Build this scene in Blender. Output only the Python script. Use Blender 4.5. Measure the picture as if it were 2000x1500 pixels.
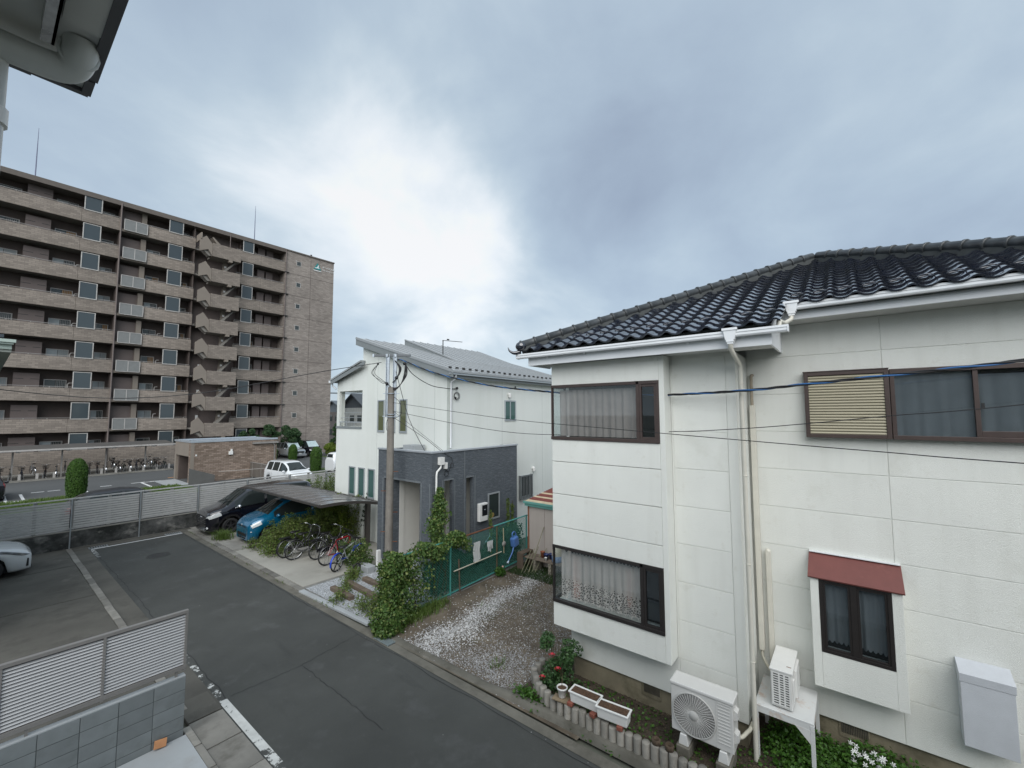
import bpy, bmesh, math, random
import numpy as np
from mathutils import Vector, Matrix
from math import sin, cos, pi, sqrt
RAD = math.radians
random.seed(11)
rng = np.random.default_rng(5)
S = bpy.context.scene
COL = S.collection
for o in list(bpy.data.objects):
    bpy.data.objects.remove(o)

# ---------------------------------------------------------------- camera
def make_camera():
    yaw, pitch, roll = RAD(38.383), RAD(3.998), RAD(-0.1847)
    f = Vector((cos(yaw)*cos(pitch), sin(yaw)*cos(pitch), sin(pitch)))
    r = Vector((sin(yaw), -cos(yaw), 0)); u = r.cross(f)
    r2 = cos(roll)*r + sin(roll)*u; u2 = -sin(roll)*r + cos(roll)*u
    cd = bpy.data.cameras.new('camera'); cd.sensor_width = 36; cd.sensor_fit = 'HORIZONTAL'
    cd.lens = 829.65/2000*36; cd.clip_start = .05; cd.clip_end = 3000
    o = bpy.data.objects.new('camera', cd); COL.objects.link(o)
    m = Matrix((r2, u2, -f)).transposed().to_4x4(); m.translation = (0, 0, 5.15)
    o.matrix_world = m; S.camera = o
make_camera()

# ---------------------------------------------------------------- sky, sun, exposure
SUN_EL, SUN_AZ = 40, 218      # degrees; azimuth counted from +x towards +y
def make_world():
    w = bpy.data.worlds.new('World'); S.world = w; w.use_nodes = True
    N, L = w.node_tree.nodes, w.node_tree.links; N.clear()
    out = N.new('ShaderNodeOutputWorld')
    sky = N.new('ShaderNodeTexSky'); sky.sky_type = 'NISHITA'; sky.sun_disc = False
    sky.sun_elevation = RAD(SUN_EL); sky.sun_rotation = RAD(90-SUN_AZ)
    b1 = N.new('ShaderNodeBackground'); b1.inputs[1].default_value = .1; L.new(sky.outputs[0], b1.inputs[0])
    tc = N.new('ShaderNodeTexCoord'); sep = N.new('ShaderNodeSeparateXYZ'); L.new(tc.outputs['Generated'], sep.inputs[0])
    def math_(op, a, b=None, clamp=False):
        n = N.new('ShaderNodeMath'); n.operation = op; n.use_clamp = clamp
        for i, x in enumerate((a, b)):
            if x is None: continue
            if isinstance(x, (int, float)): n.inputs[i].default_value = x
            else: L.new(x, n.inputs[i])
        return n.outputs[0]
    zz = math_('ADD', math_('MAXIMUM', sep.outputs[2], 0.0), .40)
    cx, cy = math_('DIVIDE', sep.outputs[0], zz), math_('DIVIDE', sep.outputs[1], zz)
    cmb = N.new('ShaderNodeCombineXYZ'); L.new(cx, cmb.inputs[0]); L.new(cy, cmb.inputs[1])
    def noise(scale, det, rough, off, dist=0.):
        mp = N.new('ShaderNodeMapping'); mp.inputs['Location'].default_value = off; L.new(cmb.outputs[0], mp.inputs[0])
        n = N.new('ShaderNodeTexNoise'); n.inputs['Scale'].default_value = scale; n.inputs['Detail'].default_value = det
        n.inputs['Roughness'].default_value = rough; n.inputs['Distortion'].default_value = dist
        L.new(mp.outputs[0], n.inputs['Vector']); return n.outputs[0]
    big = noise(.80, 4, .5, (SKYX, SKYY, 3.7), .25)
    fine = noise(2.0, 7, .56, (1.3, .2, .4), .3)
    v = math_('ADD', math_('MULTIPLY', big, .56), math_('MULTIPLY', fine, .44))
    # thicker and thinner parts of the overcast: (direction, how much light it lets through, tightness)
    wn = N.new('ShaderNodeTexNoise'); wn.inputs['Scale'].default_value = 2.4; wn.inputs['Detail'].default_value = 5; L.new(tc.outputs['Generated'], wn.inputs['Vector'])
    wv = N.new('ShaderNodeVectorMath'); wv.operation = 'MULTIPLY_ADD'; L.new(wn.outputs['Color'], wv.inputs[0]); wv.inputs[1].default_value = (.62, .62, .5); wv.inputs[2].default_value = (-.31, -.31, -.25)
    wd_ = N.new('ShaderNodeVectorMath'); wd_.operation = 'ADD'; L.new(tc.outputs['Generated'], wd_.inputs[0]); L.new(wv.outputs[0], wd_.inputs[1])
    wnm = N.new('ShaderNodeVectorMath'); wnm.operation = 'NORMALIZE'; L.new(wd_.outputs[0], wnm.inputs[0])
    for d, amp, pw in CLOUDS:
        dot = N.new('ShaderNodeVectorMath'); dot.operation = 'DOT_PRODUCT'; L.new(wnm.outputs[0], dot.inputs[0]); dot.inputs[1].default_value = Vector(d).normalized()
        v = math_('ADD', v, math_('MULTIPLY', math_('POWER', math_('MAXIMUM', dot.outputs['Value'], 0.), pw), amp))
    hor = math_('POWER', math_('SUBTRACT', 1., math_('MAXIMUM', sep.outputs[2], 0.)), 6.)
    v = math_('ADD', v, math_('MULTIPLY', hor, .08))
    ramp = N.new('ShaderNodeValToRGB'); L.new(v, ramp.inputs[0]); cr = ramp.color_ramp
    cr.interpolation = 'B_SPLINE'
    stops = [(.30, (.335, .41, .525, 1)), (.40, (.415, .51, .63, 1)), (.49, (.48, .59, .705, 1)), (.57, (.58, .69, .78, 1)), (.645, (.81, .89, .95, 1)), (.74, (1.06, 1.07, 1.08, 1))]
    cr.elements[0].position, cr.elements[0].color = stops[0]
    cr.elements[1].position, cr.elements[1].color = stops[-1]
    for p, c in stops[1:-1]:
        e = cr.elements.new(p); e.color = c
    b2 = N.new('ShaderNodeBackground'); b2.inputs[1].default_value = SKY_STRENGTH; L.new(ramp.outputs[0], b2.inputs[0])
    mix = N.new('ShaderNodeMixShader'); mix.inputs[0].default_value = .93
    L.new(b1.outputs[0], mix.inputs[1]); L.new(b2.outputs[0], mix.inputs[2]); L.new(mix.outputs[0], out.inputs[0])
CLOUDS = [((.20, .86, .45), .07, 30), ((.44, .77, .46), .09, 34), ((.60, .68, .42), .10, 50), ((.71, .64, .31), .10, 50), ((.93, .28, .25), .10, 40),
          ((.29, .65, .70), -.045, 18), ((.81, .38, .45), -.10, 50), ((.60, .42, .68), -.035, 14), ((.87, -.10, .48), -.035, 18), ((.45, .82, .28), -.04, 120)]
SKYX, SKYY, SKY_STRENGTH = 61, 3, .43
make_world()
def make_sun():
    ld = bpy.data.lights.new('sun', 'SUN'); ld.energy = 1.5; ld.angle = RAD(65); ld.color = (1, .985, .96)
    o = bpy.data.objects.new('sun', ld); COL.objects.link(o)
    d = Vector((cos(RAD(SUN_EL))*cos(RAD(SUN_AZ)), cos(RAD(SUN_EL))*sin(RAD(SUN_AZ)), sin(RAD(SUN_EL))))
    o.rotation_euler = d.to_track_quat('Z', 'Y').to_euler()
make_sun()
S.view_settings.view_transform = 'Standard'; S.view_settings.look = 'None'
S.view_settings.gamma = 1; S.view_settings.use_curve_mapping = False
S.view_settings.exposure = 1.15
S.render.engine = 'CYCLES'
S.cycles.max_bounces = 8; S.cycles.transparent_max_bounces = 24
S.cycles.caustics_reflective = False; S.cycles.caustics_refractive = False

# ---------------------------------------------------------------- materials
MATS = {}
def mat(name, col, rough=.6, metal=0., var=.12, scale=2.5, bump=0., bscale=60., dirt=None, streak=None, rnd=0.,
        coat=0., spec=.5, aniso=(1, 1, 1), island=None):
    """procedural surface: base colour, broad mottling, optional dirt blotches (col, threshold, scale),
    optional vertical streaks (col, amount, scale), relief"""
    if name in MATS: return MATS[name]
    m = bpy.data.materials.new(name); m.use_nodes = True; MATS[name] = m
    N, L = m.node_tree.nodes, m.node_tree.links
    p = N['Principled BSDF']
    p.inputs['Roughness'].default_value = rough; p.inputs['Metallic'].default_value = metal
    p.inputs['Specular IOR Level'].default_value = spec; p.inputs['Coat Weight'].default_value = coat
    p.inputs['Coat Roughness'].default_value = .05; p.inputs['Coat IOR'].default_value = 1.5
    tc = N.new('ShaderNodeTexCoord'); oi = N.new('ShaderNodeObjectInfo')
    add = N.new('ShaderNodeVectorMath'); add.operation = 'MULTIPLY_ADD'
    L.new(oi.outputs['Random'], add.inputs[0]); add.inputs[1].default_value = (17, 31, 23); L.new(tc.outputs['Object'], add.inputs[2])
    def noise(sc, det=4, rg=.6, an=(1, 1, 1)):
        mp = N.new('ShaderNodeMapping'); mp.inputs['Scale'].default_value = an; L.new(add.outputs[0], mp.inputs[0])
        n = N.new('ShaderNodeTexNoise'); n.inputs['Scale'].default_value = sc; n.inputs['Detail'].default_value = det
        n.inputs['Roughness'].default_value = rg; L.new(mp.outputs[0], n.inputs['Vector']); return n.outputs[0]
    def rampf(src, a, b):
        r = N.new('ShaderNodeMapRange'); r.inputs[1].default_value = a; r.inputs[2].default_value = b; r.clamp = True
        L.new(src, r.inputs[0]); return r.outputs[0]
    def mixc(f, a, b):
        x = N.new('ShaderNodeMix'); x.data_type = 'RGBA'
        if isinstance(f, float): x.inputs[0].default_value = f
        else: L.new(f, x.inputs[0])
        for i, c in ((6, a), (7, b)):
            if isinstance(c, tuple): x.inputs[i].default_value = (*c[:3], 1)
            else: L.new(c, x.inputs[i])
        return x.outputs[2]
    lo = tuple(c*(1-var) for c in col); hi = tuple(c*(1+var) for c in col)
    c = mixc(rampf(noise(scale, 6), .3, .7), lo, hi)
    if dirt:
        for dc, th, ds, *an in (dirt if isinstance(dirt, list) else [dirt]):
            c = mixc(rampf(noise(ds, 7, .65, an[0] if an else (1, 1, 1)), th, th+.22), c, dc)
    if streak:
        sc_, am, ss = streak
        f = rampf(noise(ss, 4, .6, (1, 1, .06)), .5, .8)
        mu = N.new('ShaderNodeMath'); mu.operation = 'MULTIPLY'; L.new(f, mu.inputs[0]); mu.inputs[1].default_value = am
        c = mixc(mu.outputs[0], c, sc_)
    if rnd or island:
        hv = N.new('ShaderNodeHueSaturation'); L.new(c, hv.inputs['Color'])
        mr = N.new('ShaderNodeMapRange'); a = rnd or island
        mr.inputs[3].default_value = 1-a; mr.inputs[4].default_value = 1+a
        if island:
            g = N.new('ShaderNodeNewGeometry'); L.new(g.outputs['Random Per Island'], mr.inputs[0])
        else: L.new(oi.outputs['Random'], mr.inputs[0])
        L.new(mr.outputs[0], hv.inputs['Value']); c = hv.outputs[0]
    L.new(c, p.inputs['Base Color'])
    if bump:
        b = N.new('ShaderNodeBump'); b.inputs['Strength'].default_value = bump; b.inputs['Distance'].default_value = .02
        L.new(noise(bscale, 5, .65, aniso), b.inputs['Height']); L.new(b.outputs[0], p.inputs['Normal'])
    return m

def glass(name, tint=(.75, .8, .8), rough=.02, solid=None):
    """window pane: fresnel reflection over a clear (or, with solid, opaque) pane"""
    if name in MATS: return MATS[name]
    m = bpy.data.materials.new(name); m.use_nodes = True; MATS[name] = m
    N, L = m.node_tree.nodes, m.node_tree.links; N.remove(N['Principled BSDF'])
    out = N['Material Output']; fr = N.new('ShaderNodeFresnel'); gm = N.new('ShaderNodeNewGeometry'); io = N.new('ShaderNodeMapRange')
    io.inputs[3].default_value = 1.52; io.inputs[4].default_value = 1/1.52; L.new(gm.outputs['Backfacing'], io.inputs[0]); L.new(io.outputs[0], fr.inputs[0])
    g = N.new('ShaderNodeBsdfGlossy'); g.inputs['Roughness'].default_value = rough; g.inputs[0].default_value = (.95, .97, .97, 1)
    if solid:
        t = N.new('ShaderNodeBsdfDiffuse'); t.inputs[0].default_value = (*solid, 1)
    else:
        t = N.new('ShaderNodeBsdfTransparent'); t.inputs[0].default_value = (*tint, 1)
    mx = N.new('ShaderNodeMixShader'); L.new(fr.outputs[0], mx.inputs[0]); L.new(t.outputs[0], mx.inputs[1]); L.new(g.outputs[0], mx.inputs[2])
    L.new(mx.outputs[0], out.inputs[0]); return m

def leafmat(name, cols, rough=.5, trans=.25):
    if name in MATS: return MATS[name]
    m = bpy.data.materials.new(name); m.use_nodes = True; MATS[name] = m
    N, L = m.node_tree.nodes, m.node_tree.links; p = N['Principled BSDF']; out = N['Material Output']
    g = N.new('ShaderNodeNewGeometry'); r = N.new('ShaderNodeValToRGB'); L.new(g.outputs['Random Per Island'], r.inputs[0])
    cr = r.color_ramp; n = len(cols)
    cr.elements[0].color = (*cols[0], 1); cr.elements[1].color = (*cols[-1], 1)
    for i in range(1, n-1):
        e = cr.elements.new(i/(n-1)); e.color = (*cols[i], 1)
    L.new(r.outputs[0], p.inputs['Base Color']); p.inputs['Roughness'].default_value = rough; p.inputs['Specular IOR Level'].default_value = .35
    t = N.new('ShaderNodeBsdfTranslucent'); L.new(r.outputs[0], t.inputs[0])
    mx = N.new('ShaderNodeMixShader'); mx.inputs[0].default_value = trans
    L.new(p.outputs[0], mx.inputs[1]); L.new(t.outputs[0], mx.inputs[2]); L.new(mx.outputs[0], out.inputs[0]); return m

# ---------------------------------------------------------------- mesh builder
def frame(d):
    d = Vector(d).normalized(); a = Vector((0, 0, 1)) if abs(d.z) < .95 else Vector((1, 0, 0))
    x = d.cross(a).normalized(); return x, d.cross(x).normalized()
class MB:
    def __init__(s): s.v, s.f, s.m, s.mi, s.sm = [], [], [], 0, []
    def add(s, v, f, smooth=False):
        b = len(s.v); s.v += [tuple(x) for x in v]
        for q in f: s.f.append(tuple(b+i for i in q)); s.m.append(s.mi); s.sm.append(smooth)
        return s
    def box(s, x0, x1, y0, y1, z0, z1):
        x0, x1 = min(x0, x1), max(x0, x1); y0, y1 = min(y0, y1), max(y0, y1); z0, z1 = min(z0, z1), max(z0, z1)
        return s.add([(x, y, z) for x in (x0, x1) for y in (y0, y1) for z in (z0, z1)],
                     [(0, 1, 3, 2), (4, 6, 7, 5), (0, 4, 5, 1), (2, 3, 7, 6), (0, 2, 6, 4), (1, 5, 7, 3)])
    def obox(s, c, size, rz=0., mtx=None):
        m = mtx or Matrix.Rotation(rz, 3, 'Z'); c = Vector(c); h = [q/2 for q in size]
        return s.add([c+m@Vector((x*h[0], y*h[1], z*h[2])) for x in (-1, 1) for y in (-1, 1) for z in (-1, 1)],
                     [(0, 1, 3, 2), (4, 6, 7, 5), (0, 4, 5, 1), (2, 3, 7, 6), (0, 2, 6, 4), (1, 5, 7, 3)])
    def bar(s, p0, p1, w, h):
        p0, p1 = Vector(p0), Vector(p1); x, y = frame(p1-p0)
        v = [p+x*a*w/2+y*b*h/2 for p in (p0, p1) for a, b in ((-1, -1), (1, -1), (1, 1), (-1, 1))]
        return s.add(v, [(0, 1, 2, 3), (7, 6, 5, 4), (0, 4, 5, 1), (1, 5, 6, 2), (2, 6, 7, 3), (3, 7, 4, 0)])
    def tube(s, pts, r, n=8, cap=True, closed=False):
        pts = [Vector(p) for p in pts]; rs = r if isinstance(r, (list, tuple)) else [r]*len(pts)
        v, f = [], []; k = len(pts); px = None
        for i, p in enumerate(pts):
            if closed: d = pts[(i+1) % k]-pts[i-1]
            else: d = pts[min(i+1, k-1)]-pts[max(i-1, 0)]
            d.normalize()
            if px is None: x, y = frame(d)
            else:
                x = (px-d*px.dot(d)); x = x.normalized() if x.length > 1e-6 else frame(d)[0]; y = d.cross(x)
            px = x
            v += [p+(x*cos(2*pi*j/n)+y*sin(2*pi*j/n))*rs[i] for j in range(n)]
        for i in range(k if closed else k-1):
            a, b = i*n, ((i+1) % k)*n
            f += [(a+j, a+(j+1) % n, b+(j+1) % n, b+j) for j in range(n)]
        s.add(v, f, n > 4)
        if cap and not closed: s.add(v[:n], [tuple(range(n))[::-1]]); s.add(v[-n:], [tuple(range(n))])
        return s
    def cyl(s, p0, p1, r0, r1=None, n=12): return s.tube([p0, p1], [r0, r0 if r1 is None else r1], n)
    def lathe(s, prof, c=(0, 0, 0), n=16, axis='z', smooth=True):
        v, f = [], []; c = Vector(c)
        for r, h in prof:
            for j in range(n):
                a, b = r*cos(2*pi*j/n), r*sin(2*pi*j/n)
                v.append(c+Vector({'z': (a, b, h), 'y': (a, h, b), 'x': (h, a, b)}[axis]))
        for i in range(len(prof)-1): f += [(i*n+j, i*n+(j+1) % n, (i+1)*n+(j+1) % n, (i+1)*n+j) for j in range(n)]
        return s.add(v, f, smooth)
    def prism(s, poly, ax, a, b):
        k = len(poly); P = {'x': lambda q, h: (h, q[0], q[1]), 'y': lambda q, h: (q[0], h, q[1]), 'z': lambda q, h: (q[0], q[1], h)}[ax]
        v = [P(q, a) for q in poly]+[P(q, b) for q in poly]
        return s.add(v, [tuple(range(k))[::-1], tuple(range(k, 2*k))]+[(i, (i+1) % k, k+(i+1) % k, k+i) for i in range(k)])
    def grid(s, rows, smooth=True):
        n = len(rows[0]); v = [p for r in rows for p in r]
        return s.add(v, [(i*n+j, i*n+j+1, (i+1)*n+j+1, (i+1)*n+j) for i in range(len(rows)-1) for j in range(n-1)], smooth)
    def ball(s, c, r, n=10, sc=(1, 1, 1)):
        c = Vector(c); v, f = [], []; m = n//2
        for i in range(m+1):
            for j in range(n):
                t, p = pi*i/m, 2*pi*j/n; v.append(c+Vector((r*sc[0]*sin(t)*cos(p), r*sc[1]*sin(t)*sin(p), r*sc[2]*cos(t))))
        for i in range(m): f += [(i*n+j, i*n+(j+1) % n, (i+1)*n+(j+1) % n, (i+1)*n+j) for j in range(n)]
        return s.add(v, f, True)
    def torus(s, c, R_, r, axis='z', n=24, m=8, a0=0., a1=2*pi):
        full = abs(a1-a0-2*pi) < 1e-6; c = Vector(c); k = n if full else n+1
        pts = []
        for i in range(k):
            t = a0+(a1-a0)*i/n; a, b = R_*cos(t), R_*sin(t)
            pts.append(c+Vector({'z': (a, b, 0), 'y': (a, 0, b), 'x': (0, a, b)}[axis]))
        return s.tube(pts, r, m, True, full)
    def build(s, name, mats, parent=None, world=True, bevel=0., smooth=None, kind=None, **tags):
        me = bpy.data.meshes.new(name); V = s.v
        if world and parent is not None:
            off = Vector((0, 0, 0)); p = parent
            while p: off += p.location; p = p.parent
            V = [(x-off[0], y-off[1], z-off[2]) for x, y, z in V]
        me.from_pydata(V, [], s.f)
        for m in (mats if isinstance(mats, (list, tuple)) else [mats]): me.materials.append(m)
        me.polygons.foreach_set('material_index', s.m)
        me.polygons.foreach_set('use_smooth', s.sm if smooth is None else [smooth]*len(s.f)); me.update()
        o = bpy.data.objects.new(name, me); COL.objects.link(o); o.parent = parent
        if bevel:
            b = o.modifiers.new('bevel', 'BEVEL'); b.width = bevel; b.segments = 2; b.limit_method = 'ANGLE'; b.angle_limit = RAD(40)
        if kind: o['kind'] = kind
        for k, x in tags.items(): o[k] = x
        return o
def tag(o, label, cat, group=None):
    o['label'] = label; o['category'] = cat
    if group: o['group'] = group
    return o
def thing(name, label, cat, loc=(0, 0, 0), rz=0., group=None):
    o = bpy.data.objects.new(name, None); COL.objects.link(o); o.location = loc; o.rotation_euler = (0, 0, rz); o.empty_display_size = .2
    return tag(o, label, cat, group)
def kids(o): return [c for c in KIDS.get(o.name, [])]
KIDS = {}
def dup(root, loc, rz, label, group=None, swap=None):
    """copy of a thing with copies of its parts and sub-parts; mesh data is shared"""
    def cp(o, par):
        c = o.copy(); COL.objects.link(c)
        if par: c.parent = par
        for ch in o.children: cp(ch, c)
        if swap and c.type == 'MESH' and c.data.materials[0].name in swap:
            c.data = c.data.copy(); c.data.materials[0] = MATS[swap[o.data.materials[0].name]]
        return c
    r = cp(root, None); r.location = loc; r.rotation_euler = (0, 0, rz); r['label'] = label
    if group: r['group'] = group
    return r
def inst(o, loc, parent=None, rot=None, name=None):
    c = o.copy(); COL.objects.link(c); c.location = loc
    if name: c.name = name
    c.parent = parent if parent is not None else o.parent
    if rot: c.rotation_euler = rot
    return c

def np_mesh(name, V, F, mats, parent=None, mi=None, kind=None, smooth=False, world=True):
    """fast mesh from arrays: V (n,3), F (m,k)"""
    if world and parent is not None:
        off = Vector((0, 0, 0)); p = parent
        while p: off += p.location; p = p.parent
        V = V-np.array(off)
    me = bpy.data.meshes.new(name); k = F.shape[1]
    me.vertices.add(len(V)); me.vertices.foreach_set('co', V.astype(np.float32).ravel())
    me.loops.add(F.size); me.loops.foreach_set('vertex_index', F.astype(np.int32).ravel())
    me.polygons.add(len(F)); me.polygons.foreach_set('loop_start', np.arange(0, F.size, k, dtype=np.int32))
    me.polygons.foreach_set('loop_total', np.full(len(F), k, dtype=np.int32))
    for m in (mats if isinstance(mats, (list, tuple)) else [mats]): me.materials.append(m)
    if mi is not None: me.polygons.foreach_set('material_index', mi.astype(np.int32))
    me.polygons.foreach_set('use_smooth', np.full(len(F), smooth)); me.update(calc_edges=True)
    o = bpy.data.objects.new(name, me); COL.objects.link(o); o.parent = parent
    if kind: o['kind'] = kind
    return o
def leaf_arrays(P, D, size, aspect=.55, jit=.6):
    """rhombic leaves folded along the midrib. P centres (n,3), D preferred normals (n,3)"""
    n = len(P); nr = D+rng.normal(0, jit, (n, 3)); nr /= np.linalg.norm(nr, axis=1)[:, None]+1e-9
    t = np.cross(nr, rng.normal(0, 1, (n, 3))); t /= np.linalg.norm(t, axis=1)[:, None]+1e-9
    b = np.cross(nr, t); sz = (size*rng.uniform(.6, 1.25, n))[:, None]
    base = P-t*sz*.5; tip = P+t*sz*.5-nr*sz*.12; l = P+b*sz*aspect*.5+nr*sz*.06; r = P-b*sz*aspect*.5+nr*sz*.06
    V = np.stack([base, l, tip, r], 1).reshape(-1, 3); i = np.arange(n)[:, None]*4
    F = np.concatenate([i, i+1, i+2, i+3], 1); return V, F
def leaves(name, P, D, size, m, parent=None, kind=None, aspect=.55, jit=.6):
    V, F = leaf_arrays(np.asarray(P, float), np.asarray(D, float), size, aspect, jit)
    return np_mesh(name, V, F, m, parent, kind=kind)
def blades(name, P, h, w, m, parent=None, kind='stuff', lean=.35):
    P = np.asarray(P, float); n = len(P); a = rng.uniform(0, 2*pi, n); hh = h*rng.uniform(.5, 1.3, n)
    d = np.stack([np.cos(a), np.sin(a), np.zeros(n)], 1); s = np.stack([-np.sin(a), np.cos(a), np.zeros(n)], 1)*w*.5
    ln = (rng.uniform(0, lean*2, n)*hh)[:, None]; up = np.zeros((n, 3)); up[:, 2] = hh
    V = np.stack([P-s, P+s, P+s*.7+up*.6+d*ln*.4, P-s*.7+up*.6+d*ln*.4, P+up+d*ln], 1).reshape(-1, 3); i = np.arange(n)[:, None]*5
    F = np.concatenate([np.concatenate([i, i+1, i+2, i+3], 1), np.concatenate([i+3, i+2, i+4, i+4], 1)])
    F3 = np.concatenate([np.concatenate([i, i+1, i+2], 1), np.concatenate([i, i+2, i+3], 1), np.concatenate([i+3, i+2, i+4], 1)])
    return np_mesh(name, V, F3, m, parent, kind=kind)
def ico(n_, r):
    """rough stones: squashed octahedra. n_ centres (n,3), r radii"""
    n = len(n_); base = np.array([(1, 0, 0), (0, 1, 0), (-1, 0, 0), (0, -1, 0), (0, 0, 1), (0, 0, -1)], float)
    V = base[None]*r[:, None, None]*rng.uniform(.6, 1.35, (n, 6, 1))
    a = rng.uniform(0, 2*pi, n); c, s = np.cos(a)[:, None], np.sin(a)[:, None]
    x, y = V[..., 0]*c-V[..., 1]*s, V[..., 0]*s+V[..., 1]*c
    V = np.stack([x, y, V[..., 2]*.7], -1)+n_[:, None]
    F = np.array([(0, 1, 4), (1, 2, 4), (2, 3, 4), (3, 0, 4), (1, 0, 5), (2, 1, 5), (3, 2, 5), (0, 3, 5)])
    return V.reshape(-1, 3), (F[None]+np.arange(n)[:, None, None]*6).reshape(-1, 3)
def catmull(pts, k=6):
    P = [Vector(p) for p in pts]; out = []
    for i in range(len(P)-1):
        a, b, c, d = P[max(i-1, 0)], P[i], P[i+1], P[min(i+2, len(P)-1)]
        for j in range(k):
            t = j/k; out.append(.5*((2*b)+(c-a)*t+(2*a-5*b+4*c-d)*t*t+(3*b-a-3*c+d)*t**3))
    return out+[P[-1]]
ORD = 'first second third fourth fifth sixth seventh eighth ninth tenth eleventh twelfth thirteenth fourteenth fifteenth sixteenth seventeenth eighteenth nineteenth twentieth twenty-first twenty-second twenty-third twenty-fourth twenty-fifth twenty-sixth twenty-seventh twenty-eighth twenty-ninth thirtieth'.split()
# ---------------------------------------------------------------- shared materials
asphalt = mat('asphalt', (.058, .061, .057), .9, var=.18, scale=.6, bump=.5, bscale=160, dirt=[((.09, .093, .092), .56, 1.1), ((.045, .047, .048), .60, .35), ((.12, .12, .115), .62, 22), ((.036, .038, .037), .62, 30), ((.085, .088, .083), .60, .55), ((.043, .045, .043), .58, 2.6, (1, .25, 1))])
asphalt_lot = mat('asphalt_lot', (.082, .086, .087), .9, var=.12, scale=.3, bump=.3, bscale=120, dirt=((.06, .064, .066), .6, .3))
conc_dark = mat('weathered_concrete', (.095, .091, .079), .9, var=.22, scale=.8, bump=.25, bscale=70, dirt=[((.05, .048, .041), .5, .9), ((.16, .152, .135), .62, 1.3), ((.05, .055, .04), .66, 4)])
conc_mid = mat('kerb_concrete', (.2, .192, .172), .9, var=.2, scale=1.6, bump=.25, bscale=80, dirt=[((.11, .105, .09), .52, 2.2), ((.09, .1, .06), .66, 5)], rnd=.28)
conc_slab = mat('pale_concrete', (.33, .32, .285), .88, var=.14, scale=.7, bump=.15, bscale=90, dirt=[((.2, .19, .16), .57, .8), ((.15, .14, .12), .66, 3)], rnd=.1)
conc_light = mat('light_concrete', (.34, .36, .37), .88, var=.08, scale=1, bump=.15, bscale=90, dirt=((.3, .3, .29), .6, 1.5))
soil = mat('soil', (.115, .092, .066), .95, var=.35, scale=2.2, bump=.9, bscale=26, dirt=[((.17, .145, .11), .52, 1.1), ((.06, .07, .03), .57, .9), ((.16, .155, .145), .56, 9)])
soil_dark = mat('garden_soil', (.055, .042, .029), .95, var=.35, scale=4, bump=1., bscale=34, dirt=((.04, .055, .018), .6, 3))
ground_m = mat('open_ground', (.09, .095, .075), .95, var=.3, scale=.05)
stone_white = mat('gravel_white', (.40, .40, .395), .85, var=.2, scale=3, island=.55)
stone_grey = mat('gravel_grey', (.25, .25, .25), .85, var=.2, scale=3, island=.5)
steel = mat('galvanised_steel', (.42, .45, .47), .45, .7, var=.12, scale=6)
alu = mat('grey_aluminium', (.38, .375, .36), .5, .25, var=.06, scale=2)
alu_pale = mat('pale_aluminium', (.56, .555, .54), .5, .25, var=.05, scale=2, streak=((.25, .24, .22), .35, 5))
black = mat('black_plastic', (.012, .012, .013), .5, var=.1)
rubber = mat('rubber', (.016, .016, .017), .8, var=.15)
chrome = mat('chrome', (.75, .76, .78), .15, 1., var=.02)
white_pl = mat('white_plastic', (.72, .72, .7), .45, var=.05, scale=4)
white_paint = mat('white_paint', (.74, .75, .75), .5, var=.04, scale=2)
iron = mat('cast_iron', (.045, .045, .044), .7, .3, var=.3, scale=8, bump=.5, bscale=50)
rust = mat('rust', (.17, .065, .03), .9, .1, var=.4, scale=9, bump=.5, bscale=60)
def worn_paint(nm='worn_white_paint', th=.50):
    m = mat(nm, (.52, .53, .51), .8, var=.15, scale=6); N, L = m.node_tree.nodes, m.node_tree.links
    p = N['Principled BSDF']; tc = N.new('ShaderNodeTexCoord'); n = N.new('ShaderNodeTexNoise'); n.inputs['Scale'].default_value = 6; n.inputs['Detail'].default_value = 9
    n.inputs['Roughness'].default_value = .72; L.new(tc.outputs['Object'], n.inputs['Vector'])
    r = N.new('ShaderNodeMapRange'); r.inputs[1].default_value = th-.02; r.inputs[2].default_value = th+.03; L.new(n.outputs[0], r.inputs[0]); L.new(r.outputs[0], p.inputs['Alpha']); return m
paint_worn = worn_paint()

# ---------------------------------------------------------------- ground, road, slabs
def sheet(name, x0, x1, y0, y1, z, m, parent=None, kind='structure', thick=.0):
    b = MB()
    if thick: b.box(x0, x1, y0, y1, z-thick, z)
    else: b.add([(x0, y0, z), (x1, y0, z), (x1, y1, z), (x0, y1, z)], [(0, 1, 2, 3)])
    return b.build(name, m, parent, kind=kind if parent is None else None)
sheet('ground', -900, 900, -900, 900, -.06, ground_m)
road = sheet('road', 2.9, 6.0, -16, 23.2, 0, asphalt)
sheet('apartment_forecourt', -40, 60, 23.95, 60, -.005, asphalt_lot)
def ribbon(pts, w, z, name, m, parent):
    b = MB(); v = []
    for i, (x, y) in enumerate(pts):
        a = Vector(pts[min(i+1, len(pts)-1)])-Vector(pts[max(i-1, 0)]); a.normalize(); n = Vector((-a.y, a.x)); ww = w*random.uniform(.5, 1.3)
        v += [(x+n.x*ww/2, y+n.y*ww/2, z), (x-n.x*ww/2, y-n.y*ww/2, z)]
    b.add(v, [(2*i, 2*i+1, 2*i+3, 2*i+2) for i in range(len(pts)-1)]); return b.build(name, m, parent)
crack_m = mat('tar_crack', (.02, .02, .021), .8)
def jag(a, b, n, j=.02):
    return [(a[0]+(b[0]-a[0])*i/n+random.uniform(-j, j), a[1]+(b[1]-a[1])*i/n+random.uniform(-j, j)) for i in range(n+1)]
ribbon(jag((5.85, 9.27), (4.48, 9.08), 24)+jag((4.44, 9.07), (3.2, 9.12), 20), .011, .004, 'crack', crack_m, road)
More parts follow.
